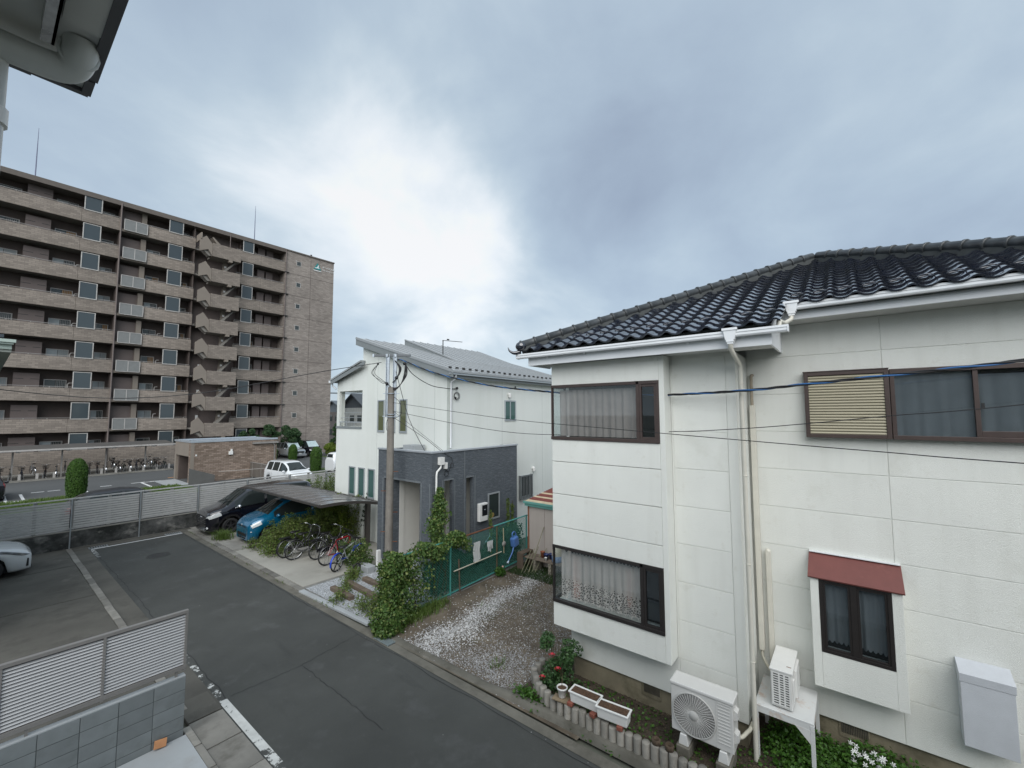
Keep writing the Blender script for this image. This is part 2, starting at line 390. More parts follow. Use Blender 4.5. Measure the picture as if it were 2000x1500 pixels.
ribbon(jag((4.46, 9.1), (4.42, 6.2), 34), .012, .0045, 'crack', crack_m, road)
ribbon(jag((3.1, 22.8), (3.13, 8.9), 60, .03), .016, .004, 'crack', crack_m, road)
ribbon(jag((5.88, 22.5), (5.86, 2), 70, .03), .014, .004, 'crack', crack_m, road)
def line(name, x0, x1, y0, y1, z=.006, m=None, parent=road): return sheet(name, x0, x1, y0, y1, z, m or paint_worn, parent)
line('edge_marking', 2.99, 3.12, 4.5, 7.3)
line('edge_marking', 2.99, 3.12, 7.3, 9.1, m=worn_paint('half_worn_paint', .40))
line('edge_marking', 3.0, 3.11, 9.1, 11.4, m=worn_paint('very_worn_paint', .56))
line('edge_marking', 3.02, 3.13, 21.6, 22.95)
line('end_marking', 3.05, 5.9, 22.98, 23.07, m=white_paint)
# left slab with its joints
slabL = thing('parking_slab', 'stained dark concrete parking slab left of the road', 'parking slab', (0, 16, 0)); slabL['kind'] = 'structure'
for y0, y1 in ((21.0, 23.7), (17.17, 20.96), (8.7, 17.13)): MB().box(-9, 2.42, y0, y1, -.05, .025).build('concrete_panel', conc_dark, slabL)
MB().box(-9, 2.40, 8.7, 23.68, -.05, .0).build('joint_filler', crack_m, slabL)
def kerb_row(name, x0, x1, y0, y1, step, z0, z1, m, gap=.012, label='', jit=.006):
    t = thing(name, label, 'kerb', ((x0+x1)/2, (y0+y1)/2, 0)); t['kind'] = 'structure'; y = y0; first = None
    while y < y1-.05:
        if first is None: first = MB().box(x0, x1, y, y+step-gap, z0, z1).build('kerb_block', m, t, bevel=.008); yb = y
        else:
            c = inst(first, (random.uniform(-jit, jit), y-yb, random.uniform(-jit, jit)), t)
        y += step
    return t
kerb_row('left_kerb', 2.43, 2.58, 9.3, 23.5, .6, -.05, .035, conc_mid, label='row of grey kerb blocks along the left parking slab')
sheet('left_gutter', 2.585, 3.0, 9.0, 23.7, .008, conc_dark)
sheet('end_gutter', 2.5, 6.3, 23.15, 23.75, .010, conc_dark)
for x0, x1 in ((3.0, 3.55), (5.35, 5.9)):
    g = thing('drain_cover', 'grey slotted drain cover at the %s end of the dead-end gutter' % ('left' if x0 < 4 else 'right'), 'drain cover', (x0, 23.25, 0))
    b = MB(); b.box(x0, x1, 23.12, 23.4, 0, .018); b.build('plate', steel, g, bevel=.004)
    b = MB(); [b.box(x0+.05+i*.07, x0+.08+i*.07, 23.16, 23.36, .016, .021) for i in range(7)]; b.build('slots', iron, g)
# right gutter, kerbs and slabs
gutm = mat('gutter_concrete', (.135, .128, .107), .92, var=.25, scale=1.4, bump=.3, bscale=60, dirt=[((.075, .07, .055), .5, 1.7), ((.22, .21, .18), .62, 2.6), ((.06, .075, .035), .66, 5)])
sheet('right_gutter', 5.93, 6.13, -16, 23.6, .009, gutm)
kerb_row('right_kerb', 6.135, 6.31, 12.75, 23.4, .56, -.05, .04, conc_mid, label='row of paving kerb blocks in front of the bicycle slab')
slabR = thing('driveway_slab', 'pale concrete driveway under the bicycles and cars', 'driveway', (8, 17, 0)); slabR['kind'] = 'structure'
for y0, y1 in ((12.95, 18.25), (18.28, 20.45), (20.55, 23.7)): MB().box(6.325, 13.5, y0, y1, -.05, .045).build('concrete_panel', conc_slab if y0 < 18 else conc_mid, slabR, bevel=.006)
b = MB(); v = [(6.1, 12.75), (6.26, 12.75), (6.33, 9.5), (6.22, 9.45)]; b.prism(v, 'z', -.02, .05); b.build('step_kerb', conc_light, kind='structure', bevel=.01)
sheet('entrance_gravel_bed', 6.3, 13.2, 9.05, 12.95, .022, mat('gravel_bed', (.2, .2, .19), .95, var=.3, scale=3, bump=.9, bscale=60))
sheet('gravel_lot', 6.16, 14.5, 3.6, 9.05, .016, soil)
sheet('garden_bed', 6.47, 9.5, -9, 4.95, .125, soil_dark)
sheet('verge_soil', 6.36, 6.5, -9, 3.6, .03, soil_dark)
# kerb in front of the neighbour house: gutter apron and a low rounded lip
b = MB(); lip = [(6.16, 9.0, .03), (6.18, 7.6, .035), (6.2, 5.6, .04), (6.24, 5.0, .10), (6.27, 4, .12), (6.28, 2.5, .12), (6.28, -9, .12)]
rows = []
for x, y, h in lip: rows.append([(x-.03, y, 0), (x, y, h*.8), (x+.03, y, h), (x+.13, y, h), (x+.17, y, h*.8), (x+.2, y, .0)])
b.grid(rows); b.build('house_kerb', gutm, kind='structure')
# sunken grating by the chain-link fence
g = thing('road_grating', 'green-grey steel bar grating in the gutter beside the overgrown fence end', 'grating', (6.1, 8.5, 0))
b = MB(); [b.box(5.97+i*.03, 5.982+i*.03, 8.26, 8.8, .005, .03) for i in range(10)]; [b.box(5.96, 6.26, y, y+.012, .004, .024) for y in (8.26, 8.53, 8.79)]
b.build('bars', mat('green_steel', (.25, .3, .31), .6, .3), g); sheet('pit', 5.96, 6.26, 8.25, 8.81, .0105, black, g)
# manhole
mh = thing('manhole_cover', 'round worn iron manhole cover in the road', 'manhole cover', (4.47, 20.12, 0))
b = MB(); b.lathe([(0, .012), (.28, .012), (.3, .010), (.3, 0)], (4.47, 20.12, .002), 32); b.build('lid', iron, mh)
b = MB(); b.lathe([(.31, .001), (.31, .012), (.36, .010), (.365, .001)], (4.47, 20.12, .002), 32); b.build('rim', asphalt, mh)
b = MB(); [b.torus((4.47, 20.12, .013), .06+.06*i, .006, 'z', 24, 4) for i in range(4)]; b.build('relief', iron, mh)
# near left: driveway slab, pavers
sheet('near_driveway', -6, 2.36, -3, 8.54, .06, conc_light, thick=.1)
pv = thing('near_pavement', 'dirty concrete paving slabs beside the white edge line', 'pavement', (2.7, 8, 0)); pv['kind'] = 'structure'
for y0, y1 in ((8.86, 9.6), (7.98, 8.83), (7.1, 7.95), (6.2, 7.08), (5.3, 6.18)):
    MB().box(2.48, 2.965, y0, y1, -.05, .02+random.uniform(-.004, .006)).build('paving_slab', conc_dark if y0 > 8.8 else conc_mid, pv, bevel=.006)
for y0, y1 in ((8.16, 8.75), (7.5, 8.13), (6.8, 7.48)): MB().box(2.365, 2.47, y0, y1, -.05, .05).build('kerb_stone', conc_mid, pv, bevel=.012)
# forecourt markings
for n, x0, x1, y0, y1 in (('bay_mark', 2.5, 3.9, 42.7, 42.85),): pass
lot = bpy.data.objects['apartment_forecourt']
for x0, x1, y in ((2.6, 3.2, 42.8), (3.35, 3.95, 42.8), (7.6, 8.4, 42.6), (8.7, 9.4, 42.6), (5.9, 6.5, 42.5), (10.4, 11.0, 43.4)):
    line('bay_mark', x0, x1, y, y+.18, .0, white_paint, lot)
for x in (1.35, 2.05, 4.9, 8.1, 9.2): line('bay_line', x, x+.14, 38.9, 42.6, .001, white_paint, lot)
line('bay_mark', 1.35, 2.2, 39.0, 39.5, .002, white_paint, lot); line('bay_mark', 8.1, 9.3, 42.45, 42.62, .002, white_paint, lot)
line('orange_mark', 10.1, 11.2, 43.9, 44.15, .001, mat('orange_paint', (.55, .25, .08), .7), lot)

# ---------------------------------------------------------------- back fence on its retaining wall
wall_old = mat('old_concrete_wall', (.12, .12, .115), .92, var=.3, scale=1.1, bump=.5, bscale=40, dirt=[((.022, .024, .022), .40, 1.3), ((.36, .35, .32), .545, 1.5, (1, 1, 1.6)), ((.02, .022, .018), .60, 3.5)], streak=((.03, .03, .03), .6, 5))
rw = thing('retaining_wall', 'mould stained concrete retaining wall across the dead end', 'wall', (4, 23.8, 0))
MB().box(-9, 13.6, 23.75, 23.93, -.1, .66).build('wall_body', wall_old, rw)
MB().box(-9, 13.6, 23.735, 23.95, .66, .69).build('coping', conc_mid, rw)
MB().box(-9, 13.6, 23.6, 23.75, -.05, .03).build('footing', conc_dark, rw)
bf = thing('boundary_fence', 'long grey louvred aluminium fence along the dead end', 'fence', (4, 23.8, .69))
slat = None
for i in range(9):
    xa = -3.6+i*2.045
    for k in range(11):
        z = .80+k*.094
        if slat is None:
            b = MB(); b.prism([(23.80, z), (23.845, z-.012), (23.85, z+.068), (23.80, z+.076)], 'x', xa+.06, xa+2.0); slat = b.build('slat', alu_pale, bf); z0, x0 = z, xa
        else: inst(slat, (xa-x0, 0, z-z0), bf)
post = MB().box(-3.6, -3.5, 23.86, 23.95, .69, 1.9).build('fence_post', alu, bf)
for i in range(1, 18): inst(post, (i*1.0225+random.uniform(-.02, .02), 0, 0), bf)
sp = MB().box(-3.63, -3.59, 23.715, 23.745, .0, 1.9).build('steel_post', steel, bf, bevel=.003)
for i in range(1, 9): inst(sp, (i*2.045-.0, 0, 0), bf)
b = MB(); b.box(-5.6, 14.8, 23.795, 23.87, 1.885, 1.925); b.build('top_rail', alu_pale, bf)
b = MB(); b.box(-5.6, 14.8, 23.80, 23.86, .745, .785); b.build('bottom_rail', alu_pale, bf)
b = MB(); b.prism([(23.82, .8), (23.83, .72), (23.84, 1.88), (23.83, 1.88)], 'x', -3.6, 14.8); 

# ---------------------------------------------------------------- near fence on concrete blocks
blockm = mat('concrete_block', (.185, .205, .21), .9, var=.12, scale=3, bump=.5, bscale=150, dirt=((.135, .15, .15), .56, 2.2), rnd=.08)
mortar = mat('mortar', (.085, .095, .095), .95, var=.15, scale=6)
bw = thing('block_wall', 'low grey concrete block wall under the near louvred fence', 'wall', (1, 8.6, 0))
first = None
for k in range(5):
    zt = .955-.2*k
    x = 2.33
    n = 0
    while x > -1.6:
        w = .4 if (n or True) else .4
        if first is None:
            first = MB().box(x-.392, x, 8.55, 8.67, zt-.191, zt).build('block', blockm, bw, bevel=.004); fx, fz = x, zt
        else: inst(first, (x-fx, random.uniform(-.0012, .0012), zt-fz), bw)
        x -= .4; n += 1
MB().box(-1.7, 2.326, 8.556, 8.664, -.05, .955).build('mortar_core', mortar, bw)
MB().box(-1.7, 2.33, 8.552, 8.668, .957, .98).build('coping', conc_light, bw, bevel=.004)
nf = thing('louvre_fence', 'grey aluminium louvre fence standing on the low concrete block wall', 'fence', (1, 8.6, .98))
nfm = mat('taupe_aluminium', (.215, .205, .195), .5, .2, var=.05); nfs = mat('pale_louvre', (.47, .475, .48), .45, .2, var=.05)
slat = None
for xa, xb in ((1.36, 2.3), (.39, 1.33), (-.58, .36), (-1.55, -.61)):
    for k in range(18):
        z = 1.145+k*.0435
        if slat is None:
            b = MB(); b.prism([(8.585, z), (8.612, z+.026), (8.617, z+.024), (8.592, z-.003)], 'x', xa, xb); slat = b.build('slat', nfs, nf); sz, sx = z, xa
        else: inst(slat, (xa-sx, 0, z-sz), nf)
for x in (2.3, 1.328, .358, -.612): MB().box(x, x+.034, 8.575, 8.635, 1.05, 1.94).build('fence_post', nfm, nf, bevel=.003)
MB().box(-1.7, 2.335, 8.572, 8.638, 1.935, 1.985).build('top_rail', nfm, nf, bevel=.003)
MB().box(-1.7, 2.335, 8.572, 8.638, 1.07, 1.13).build('bottom_rail', nfm, nf, bevel=.003)
for x in (2.2, .62): MB().box(x, x+.03, 8.59, 8.62, .98, 1.07).build('foot', nfm, nf)
MB().box(-1.7, 2.33, 8.626, 8.632, 1.13, 1.935).build('gap_shade_sheet', mat('louvre_gap_shade', (.14, .13, .135), .6, var=.1), nf)  # added dark sheet, its colour stands in for shade between the slats
wd = MB().obox((2.03, 8.49, .135), (.15, .03, .11), 0, Matrix.Rotation(RAD(-14), 3, 'X')@Matrix.Rotation(RAD(8), 3, 'Y')).build('wood_offcut', mat('fresh_wood', (.5, .24, .11), .7, var=.2, scale=6, bump=.2), bevel=.003)
tag(wd, 'small orange wooden offcut leaning on the foot of the block wall', 'wood block')
# ================================================================ neighbour house with black tiled roof
siding = mat('cream_siding', (.755, .768, .725), .75, var=.04, scale=.9, bump=.6, bscale=110, streak=((.52, .52, .47), .22, 4.2), dirt=[((.62, .63, .57), .58, .8), ((.66, .66, .6), .6, 5)])
trimw = mat('white_trim', (.78, .8, .82), .35, var=.03, scale=3, dirt=((.6, .62, .62), .68, 2))
soffm = mat('soffit_board', (.6, .6, .58), .7, var=.05, scale=2)
cream_pl = mat('cream_pipe', (.62, .6, .53), .45, var=.06, scale=5)
found = mat('mossy_foundation', (.2, .175, .12), .95, var=.25, scale=2, bump=.3, bscale=60, dirt=[((.075, .07, .04), .5, 1.8), ((.3, .27, .2), .62, 3)])
bronze = mat('bronze_frame', (.075, .055, .05), .4, .3, var=.1, scale=6)
bronze_d = mat('dark_frame', (.03, .026, .025), .4, .3, var=.1, scale=6)
slat_beige = mat('beige_slat', (.36, .33, .24), .5, var=.05)
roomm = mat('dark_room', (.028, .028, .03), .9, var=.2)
tile_m = mat('black_glazed_tile', (.008, .011, .022), .12, 0, var=.3, scale=12, rnd=.35, coat=1., spec=1., bump=.06, bscale=30)
tile_g = mat('ridge_tile', (.05, .055, .058), .38, 0, var=.25, scale=9, rnd=.2, dirt=((.1, .11, .1), .6, 6))
mendo = mat('eave_filler', (.075, .088, .085), .85, var=.2, scale=6)
clear = glass('window_glass', (.92, .94, .94))
clear_d = glass('dim_window_glass', (.8, .84, .86))
def lacem(name, col, zc=None, dens=.55):
    m = mat(name, col, .9, var=.08, scale=5); N, L = m.node_tree.nodes, m.node_tree.links; p = N['Principled BSDF']; out = N['Material Output']
    tr = N.new('ShaderNodeBsdfTransparent'); tl = N.new('ShaderNodeBsdfTranslucent'); tl.inputs[0].default_value = (*col, 1)
    a = N.new('ShaderNodeMixShader'); a.inputs[0].default_value = .3; L.new(p.outputs[0], a.inputs[1]); L.new(tl.outputs[0], a.inputs[2])
    mx = N.new('ShaderNodeMixShader'); L.new(tr.outputs[0], mx.inputs[1]); L.new(a.outputs[0], mx.inputs[2])
    if zc is None: mx.inputs[0].default_value = dens
    else:
        tc = N.new('ShaderNodeTexCoord'); sp_ = N.new('ShaderNodeSeparateXYZ'); L.new(tc.outputs['Object'], sp_.inputs[0])
        vo = N.new('ShaderNodeTexVoronoi'); vo.feature = 'DISTANCE_TO_EDGE'; vo.inputs['Scale'].default_value = 26; L.new(tc.outputs['Object'], vo.inputs['Vector'])
        r = N.new('ShaderNodeMapRange'); r.inputs[1].default_value = .05; r.inputs[2].default_value = .16; r.inputs[3].default_value = .95; r.inputs[4].default_value = .2; L.new(vo.outputs[0], r.inputs[0])
        # scalloped upper edge of the lace band
        wv = N.new('ShaderNodeMath'); wv.operation = 'MULTIPLY'; wv.inputs[1].default_value = 38; L.new(sp_.outputs[1], wv.inputs[0])
        sn = N.new('ShaderNodeMath'); sn.operation = 'SINE'; L.new(wv.outputs[0], sn.inputs[0]); ab = N.new('ShaderNodeMath'); ab.operation = 'ABSOLUTE'; L.new(sn.outputs[0], ab.inputs[0])
        s2 = N.new('ShaderNodeMath'); s2.operation = 'MULTIPLY_ADD'; s2.inputs[1].default_value = .07; s2.inputs[2].default_value = zc; L.new(ab.outputs[0], s2.inputs[0])
        lt = N.new('ShaderNodeMath'); lt.operation = 'LESS_THAN'; L.new(sp_.outputs[2], lt.inputs[0]); L.new(s2.outputs[0], lt.inputs[1])
        fx = N.new('ShaderNodeMix'); fx.inputs[2].default_value = dens; L.new(lt.outputs[0], fx.inputs[0]); L.new(r.outputs[0], fx.inputs[3]); L.new(fx.outputs[0], mx.inputs[0])
    L.new(mx.outputs[0], out.inputs[0]); return m
def frame_x(b, x0, x1, y0, y1, z0, z1, w, wb=None):
    wb = wb or w
    b.box(x0, x1, y0, y0+w, z0, z1); b.box(x0, x1, y1-w, y1, z0, z1); b.box(x0, x1, y0+w, y1-w, z1-w, z1); b.box(x0, x1, y0+w, y1-w, z0, z0+wb)
def frame_y(b, y0, y1, x0, x1, z0, z1, w, wb=None):
    wb = wb or w
    b.box(x0, x0+w, y0, y1, z0, z1); b.box(x1-w, x1, y0, y1, z0, z1); b.box(x0+w, x1-w, y0, y1, z1-w, z1); b.box(x0+w, x1-w, y0, y1, z0, z0+wb)
def curtain_x(x, y0, y1, z0, z1, amp, wl, ny=90, nz=10, fall=.0):
    b = MB(); rows = []
    ph = [random.uniform(0, 6) for _ in range(3)]
    for i in range(nz+1):
        z = z1+(z0-z1)*i/nz; a = amp*(.45+.55*i/nz)
        rows.append([(x+a*(sin(2*pi*y/wl+ph[0])+.5*sin(2*pi*y/(wl*1.7)+ph[1])+.35*sin(2*pi*y/(wl*.6)+ph[2])), y, z+fall*abs(sin(2*pi*y/wl))) for y in [y0+(y1-y0)*j/ny for j in range(ny+1)]])
    return b.grid(rows)

h1 = thing('white_house', 'cream sided house with black glazed tile roof and brown windows', 'house', (7.4, 1.4, 0))
# walls: carcass and foundation
w = MB(); w.box(8.36, 17, -8.6, 1.39, .5, 6.60); w.box(7.441, 17, 1.401, 4.41, .5, 6.13); w.box(8.39, 17, 1.40, 4.41, 6.13, 6.9)
w.build('wall', siding, h1)
f = MB(); f.box(7.475, 17, 1.42, 4.40, -.1, .5); f.box(8.40, 17, -8.6, 1.42, -.1, .5); f.build('foundation', found, h1)
for y0, y1, x, z0, z1 in ((2.72, 3.06, 7.475, .28, .5), (-.02, .34, 8.40, .28, .5), (-3.3, -2.95, 8.40, .28, .5)):
    b = MB(); b.box(x-.012, x+.02, y0, y1, z0, z1); v = b.build('vent_recess', found, h1)
    b = MB(); [b.box(x-.022, x-.01, y0+.02+i*.02, y0+.028+i*.02, z0+.07, z1-.02) for i in range(int((y1-y0-.04)/.02))]; b.build('vent_grille', iron, h1)
ZL = [.5+.62*k for k in range(11)]
def panel(x0, x1, y0, y1, z0, z1): return MB().box(x0, x1, y0, y1, z0+.0035, z1-.0035).build('siding_panel', siding, h1, bevel=.005)
for k in range(9):                                       # section beside the bay
    panel(7.43, 7.468, 1.53, 2.372, ZL[k], min(ZL[k+1], 6.1))
MB().box(7.425, 7.468, 1.385, 1.525, .5, 6.1).build('corner_trim', siding, h1, bevel=.004)
MB().box(7.428, 7.468, 2.373, 2.40, 1.13, 6.1).build('corner_trim', siding, h1, bevel=.003)
panel(7.43, 7.468, 2.375, 4.43, ZL[0], ZL[1]); panel(7.43, 7.468, 2.41, 4.43, ZL[1], 1.4)
panel(7.47, 8.38, 1.385, 1.40, .5, 6.1)                  # return into the recess
joint_y = [1.37, -.41, -2.35, -4.2, -6.1, -8.6]
for k in range(10):
    z1 = ZL[k+1] if k < 9 else 6.60
    for a in range(5):
        panel(8.35, 8.388, joint_y[a+1]+.004, joint_y[a]-.004, ZL[k], min(z1, 6.6))
# two-storey bay with corner windows
bay = MB(); 
for z0, z1 in ((1.13, 1.565), (2.62, 2.98), (4.22, 4.645), (5.70, 6.125)):
    bay.box(7.10, 7.425, 2.49, 4.62, z0+.004, z1-.004)
for z0, z1 in ((2.98, 3.6), (3.6, 4.22)): bay.box(7.10, 7.425, 2.49, 4.62, z0+.005, z1-.005)
bay.build('bay_wall', siding, h1, bevel=.006)
MB().box(7.10, 7.425, 2.40, 2.488, 1.135, 6.12).build('bay_trim', siding, h1, bevel=.005)
bs = MB(); 
for z0, z1 in ((1.135, 1.56), (2.625, 4.64), (5.705, 6.12)): bs.box(7.43, 8.6, 4.435, 4.615, z0, z1)
bs.build('bay_side', siding, h1, bevel=.005)
MB().box(7.12, 7.42, 2.5, 4.6, 1.565, 1.575).build('bay_floor', siding, h1)
for z0, z1, fm, cm, ins in ((4.645, 5.705, bronze, lacem('lace_upper', (.45, .40, .385), None, .92), 0), (1.565, 2.625, bronze_d, lacem('lace_lower', (.85, .78, .74), 1.93, .72), 1)):
    wn = MB(); wn.box(7.085, 7.15, 2.49, 4.63, z1-.055, z1); wn.box(7.08, 7.16, 2.49, 4.63, z0, z0+.06); wn.box(7.09, 7.15, 2.49, 2.535, z0, z1); wn.box(7.085, 7.155, 2.83, 2.885, z0, z1); wn.box(7.09, 7.145, 2.79, 2.828, z0+.06, z1-.055); wn.box(7.088, 7.148, 4.60, 4.628, z0, z1)
    wn.box(7.15, 7.6, 4.59, 4.63, z1-.055, z1); wn.box(7.15, 7.6, 4.585, 4.63, z0, z0+.06); wn.box(7.56, 7.6, 4.59, 4.63, z0, z1)
    wo = wn.build('bay_window', fm, h1, bevel=.004)
    sl = MB(); sl.box(7.10, 7.14, 2.535, 2.575, z0+.06, z1-.06); sl.box(7.10, 7.14, 2.575, 2.82, z1-.1, z1-.06); sl.box(7.10, 7.14, 2.575, 2.82, z0+.06, z0+.1)
    sl.build('sash', fm, wo, bevel=.003)
    g = MB(); g.box(7.118, 7.122, 2.885, 4.60, z0+.05, z1-.05); g.build('pane', clear, wo)
    g = MB(); g.box(7.118, 7.122, 2.575, 2.82, z0+.1, z1-.1); g.build('pane', clear_d, wo)
    g = MB(); g.box(7.15, 7.56, 4.608, 4.612, z0+.05, z1-.05); g.build('pane', clear, wo)
    curtain_x(7.215, 2.90, 4.50, z0+.09 if ins else z0+.07, z1-.10, .016, .13, 130, 12, -.03 if ins else 0).build('curtain', cm, wo)
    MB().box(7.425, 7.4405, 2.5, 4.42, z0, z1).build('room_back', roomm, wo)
    if ins:
        MB().box(7.3, 7.315, 2.52, 2.84, z0+.1, z0+.42).build('box_inside', mat('greyish_box', (.1, .1, .105), .8), wo)
        b = MB(); b.box(7.28, 7.3, 4.15, 4.28, z0+.1, z1-.2); b.box(7.28, 7.3, 3.12, 3.2, z0+.2, z1-.2); b.build('pink_inner_curtain', mat('pink_cloth', (.42, .2, .16), .9), wo)
# upper right window with its shutter box
b = MB(); frame_x(b, 8.2, 8.348, -.47, .55, 4.765, 5.785, .055); b.box(8.19, 8.348, -.475, .56, 5.786, 5.80); sb = b.build('shutter_box', bronze, h1, bevel=.004)
n = 21; sl = None
for k in range(n):
    z = 4.822+k*(.905/n)
    if sl is None:
        b = MB(); b.prism([(8.215, z), (8.208, z+.012), (8.225, z+.037), (8.25, z+.037), (8.25, z)], 'y', -.413, .493); sl = b.build('slat', slat_beige, sb); z0 = z
    else: inst(sl, (0, 0, z-z0), sb)
MB().box(8.25, 8.34, -.41, .49, 4.82, 5.73).build('back_panel', bronze, sb)
b = MB(); b.box(8.23, 8.346, -2.6, -.48, 5.715, 5.78); b.box(8.22, 8.346, -2.6, -.48, 4.76, 4.82); b.box(8.24, 8.346, -.53, -.48, 4.82, 5.715); b.box(8.25, 8.335, -1.36, -1.31, 4.82, 5.715); b.box(8.255, 8.335, -2.6, -1.36, 4.82, 4.9)
wo = b.build('sliding_window', bronze, h1, bevel=.004)
b = MB(); b.box(8.268, 8.272, -1.31, -.53, 4.82, 5.715); b.build('pane', clear_d, wo)
b = MB(); b.box(8.298, 8.302, -2.6, -1.36, 4.9, 5.715); b.build('pane', clear_d, wo)
b = MB(); b.box(8.24, 8.255, -1.40, -1.37, 5.2, 5.27); b.build('latch', black, wo)
gcur = lacem('grey_curtain', (.34, .34, .345), None, .95)
curtain_x(8.315, -1.31, -.53, 4.82, 5.72, .006, .16, 70, 4).build('curtain', gcur, wo)
curtain_x(8.325, -2.6, -1.36, 4.85, 5.66, .010, .2, 90, 4).build('curtain', gcur, wo)
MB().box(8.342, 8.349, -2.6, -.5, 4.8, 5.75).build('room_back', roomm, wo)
# small boxed window with red awning
b = MB(); b.box(8.05, 8.348, -.46, -.345, 1.08, 2.68); b.box(8.05, 8.348, .485, .59, 1.08, 2.68); b.box(8.05, 8.348, -.344, .484, 1.08, 1.59); b.box(8.05, 8.348, -.344, .484, 2.668, 2.69); bx = b.build('window_surround', siding, h1, bevel=.004)
b = MB(); frame_x(b, 8.045, 8.12, -.343, .483, 1.592, 2.666, .045); b.box(8.05, 8.11, .04, .115, 1.637, 2.62)
for y0, y1 in ((-.298, .04), (.115, .438)): frame_x(b, 8.06, 8.10, y0, y1, 1.637, 2.62, .03)
wo = b.build('casement_window', bronze_d, h1, bevel=.003)
b = MB(); b.box(8.078, 8.082, -.27, .41, 1.66, 2.6); b.build('pane', clear_d, wo)
cl = lacem('lace_small', (.5, .5, .5), None, .55)
curtain_x(8.15, -.27, .06, 1.76, 2.6, .01, .11, 40, 6, -.04).build('curtain', cl, wo); curtain_x(8.15, .1, .42, 1.76, 2.6, .01, .11, 40, 6, -.04).build('curtain', cl, wo)
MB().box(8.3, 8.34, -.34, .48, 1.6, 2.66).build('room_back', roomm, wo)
red = mat('red_painted_metal', (.155, .05, .043), .55, var=.12, scale=4, dirt=((.27, .1, .085), .6, 3))
b = MB(); b.add([(8.345, -.475, 2.965), (8.345, .605, 2.965), (8.005, .615, 2.675), (8.005, -.485, 2.675), (8.345, -.475, 2.945), (8.345, .605, 2.945), (8.015, .615, 2.655), (8.015, -.485, 2.655)],
    [(0, 1, 2, 3), (7, 6, 5, 4), (0, 3, 7, 4), (1, 5, 6, 2), (3, 2, 6, 7), (0, 4, 5, 1)]); aw = b.build('awning', red, h1)
b = MB(); b.box(8.30, 8.349, -.47, .6, 2.968, 2.985); b.build('flashing', trimw, aw)
# enclosed meter box on the wall
cabm = mat('pale_grey_metal', (.55, .575, .61), .5, .1, var=.05, scale=4, bump=.25, bscale=160)
b = MB(); b.prism([(8.348, .93), (8.11, .89), (8.10, 1.70), (8.348, 1.72)], 'y', -1.44, -.965); mb = b.build('wall_cabinet', cabm, h1, bevel=.004)
b = MB(); b.prism([(8.348, 1.885), (8.348, 1.70), (8.095, 1.685), (8.09, 1.79)], 'y', -1.45, -.955); b.build('lid', cabm, mb, bevel=.004)

# ---- roof: 45 degree hips, slope .45
SL = .45; ANG = math.atan(SL); EX, EZ = 6.72, 6.37; YL, YR = 5.12, -4.24; APD = (YL-YR)/2
e_ = Vector((cos(ANG), 0, sin(ANG))); n_ = Vector((-sin(ANG), 0, cos(ANG)))
def rz(x): return EZ+SL*(x-EX)
roof = MB(); ap = (EX+APD, (YL+YR)/2, rz(EX+APD)); W2 = EX+2*APD
b = roof
c = [(EX+.02, YL-.02, EZ-.03), (EX+.02, .80, EZ-.03), (7.64, .80, rz(7.64)-.04), (7.64, YR+.92, rz(7.64)-.04), (W2, YR, EZ-.03), (W2, YL-.02, EZ-.03), (ap[0], ap[1], ap[2]-.04)]
b.add(c, [(0, 1, 2, 3, 6), (3, 4, 6), (4, 5, 6), (5, 0, 6)])
ro = b.build('roof', tile_m, h1, smooth=False)
# the street slope is cut back over the recessed right part: deck only, tiles below follow it
prof = [(0, .03), (.035, .010), (.085, .0), (.135, .004), (.175, .022), (.205, .046), (.235, .058), (.265, .052), (.29, .032), (.305, .022)]
TW, TC, TLEN = .2925, .25, .29
def tile_bm():
    b = MB(); lo, up, lip = [], [], []
    rows = []
    for v, dh in ((0, .030), (.05, .028), (TLEN, .002)): rows.append([Vector((0, -u, 0))+e_*v+n_*(h+dh) for u, h in prof])
    b.grid([[p-n_*.026+e_*.0 for p in rows[0]], rows[0]], smooth=False)
    b.grid(rows); return b
t0 = tile_bm().build('roof_tile', tile_m, ro, world=False); t0.location = (0, 0, 0)
def clipped(loc, planes):
    bm = bmesh.new(); bm.from_mesh(t0.data); bmesh.ops.translate(bm, verts=bm.verts, vec=loc)
    for co, no in planes: bmesh.ops.bisect_plane(bm, geom=bm.verts[:]+bm.edges[:]+bm.faces[:], plane_co=co, plane_no=no, clear_outer=True)
    if not bm.faces: bm.free(); return None
    me = bpy.data.meshes.new('roof_tile'); bm.to_mesh(me); bm.free(); me.materials.append(tile_m); return me
tiles = []
offh = Vector(h1.location)+Vector(ro.location)
hipL = (Vector((EX, YL-.05, 0)), Vector((1, 1, 0))); hipR = (Vector((EX, YR+.05, 0)), Vector((1, -1, 0)))
for i in range(21):
    for j in range(-1, 32):
        y = 5.07-j*TW; p = Vector((EX, y, EZ))+e_*(TC*i-.03)+n_*random.uniform(0, .004)
        d = p.x-EX; yc = y-TW/2
        if yc > YL-d+.2 or yc < YR+d-.2: continue
        if y-TW*.5 < .80 and d < .84: continue
        tiles.append((p, max(yc-(YL-d-.35), (YR+d+.35)-yc) > 0))
tiles.sort(key=lambda t: (t[0]-Vector((0, 0, 5.15))).length+(0 if t[0].y > -2.6 else 50))
rest = bmesh.new(); cnt = 0; used = False
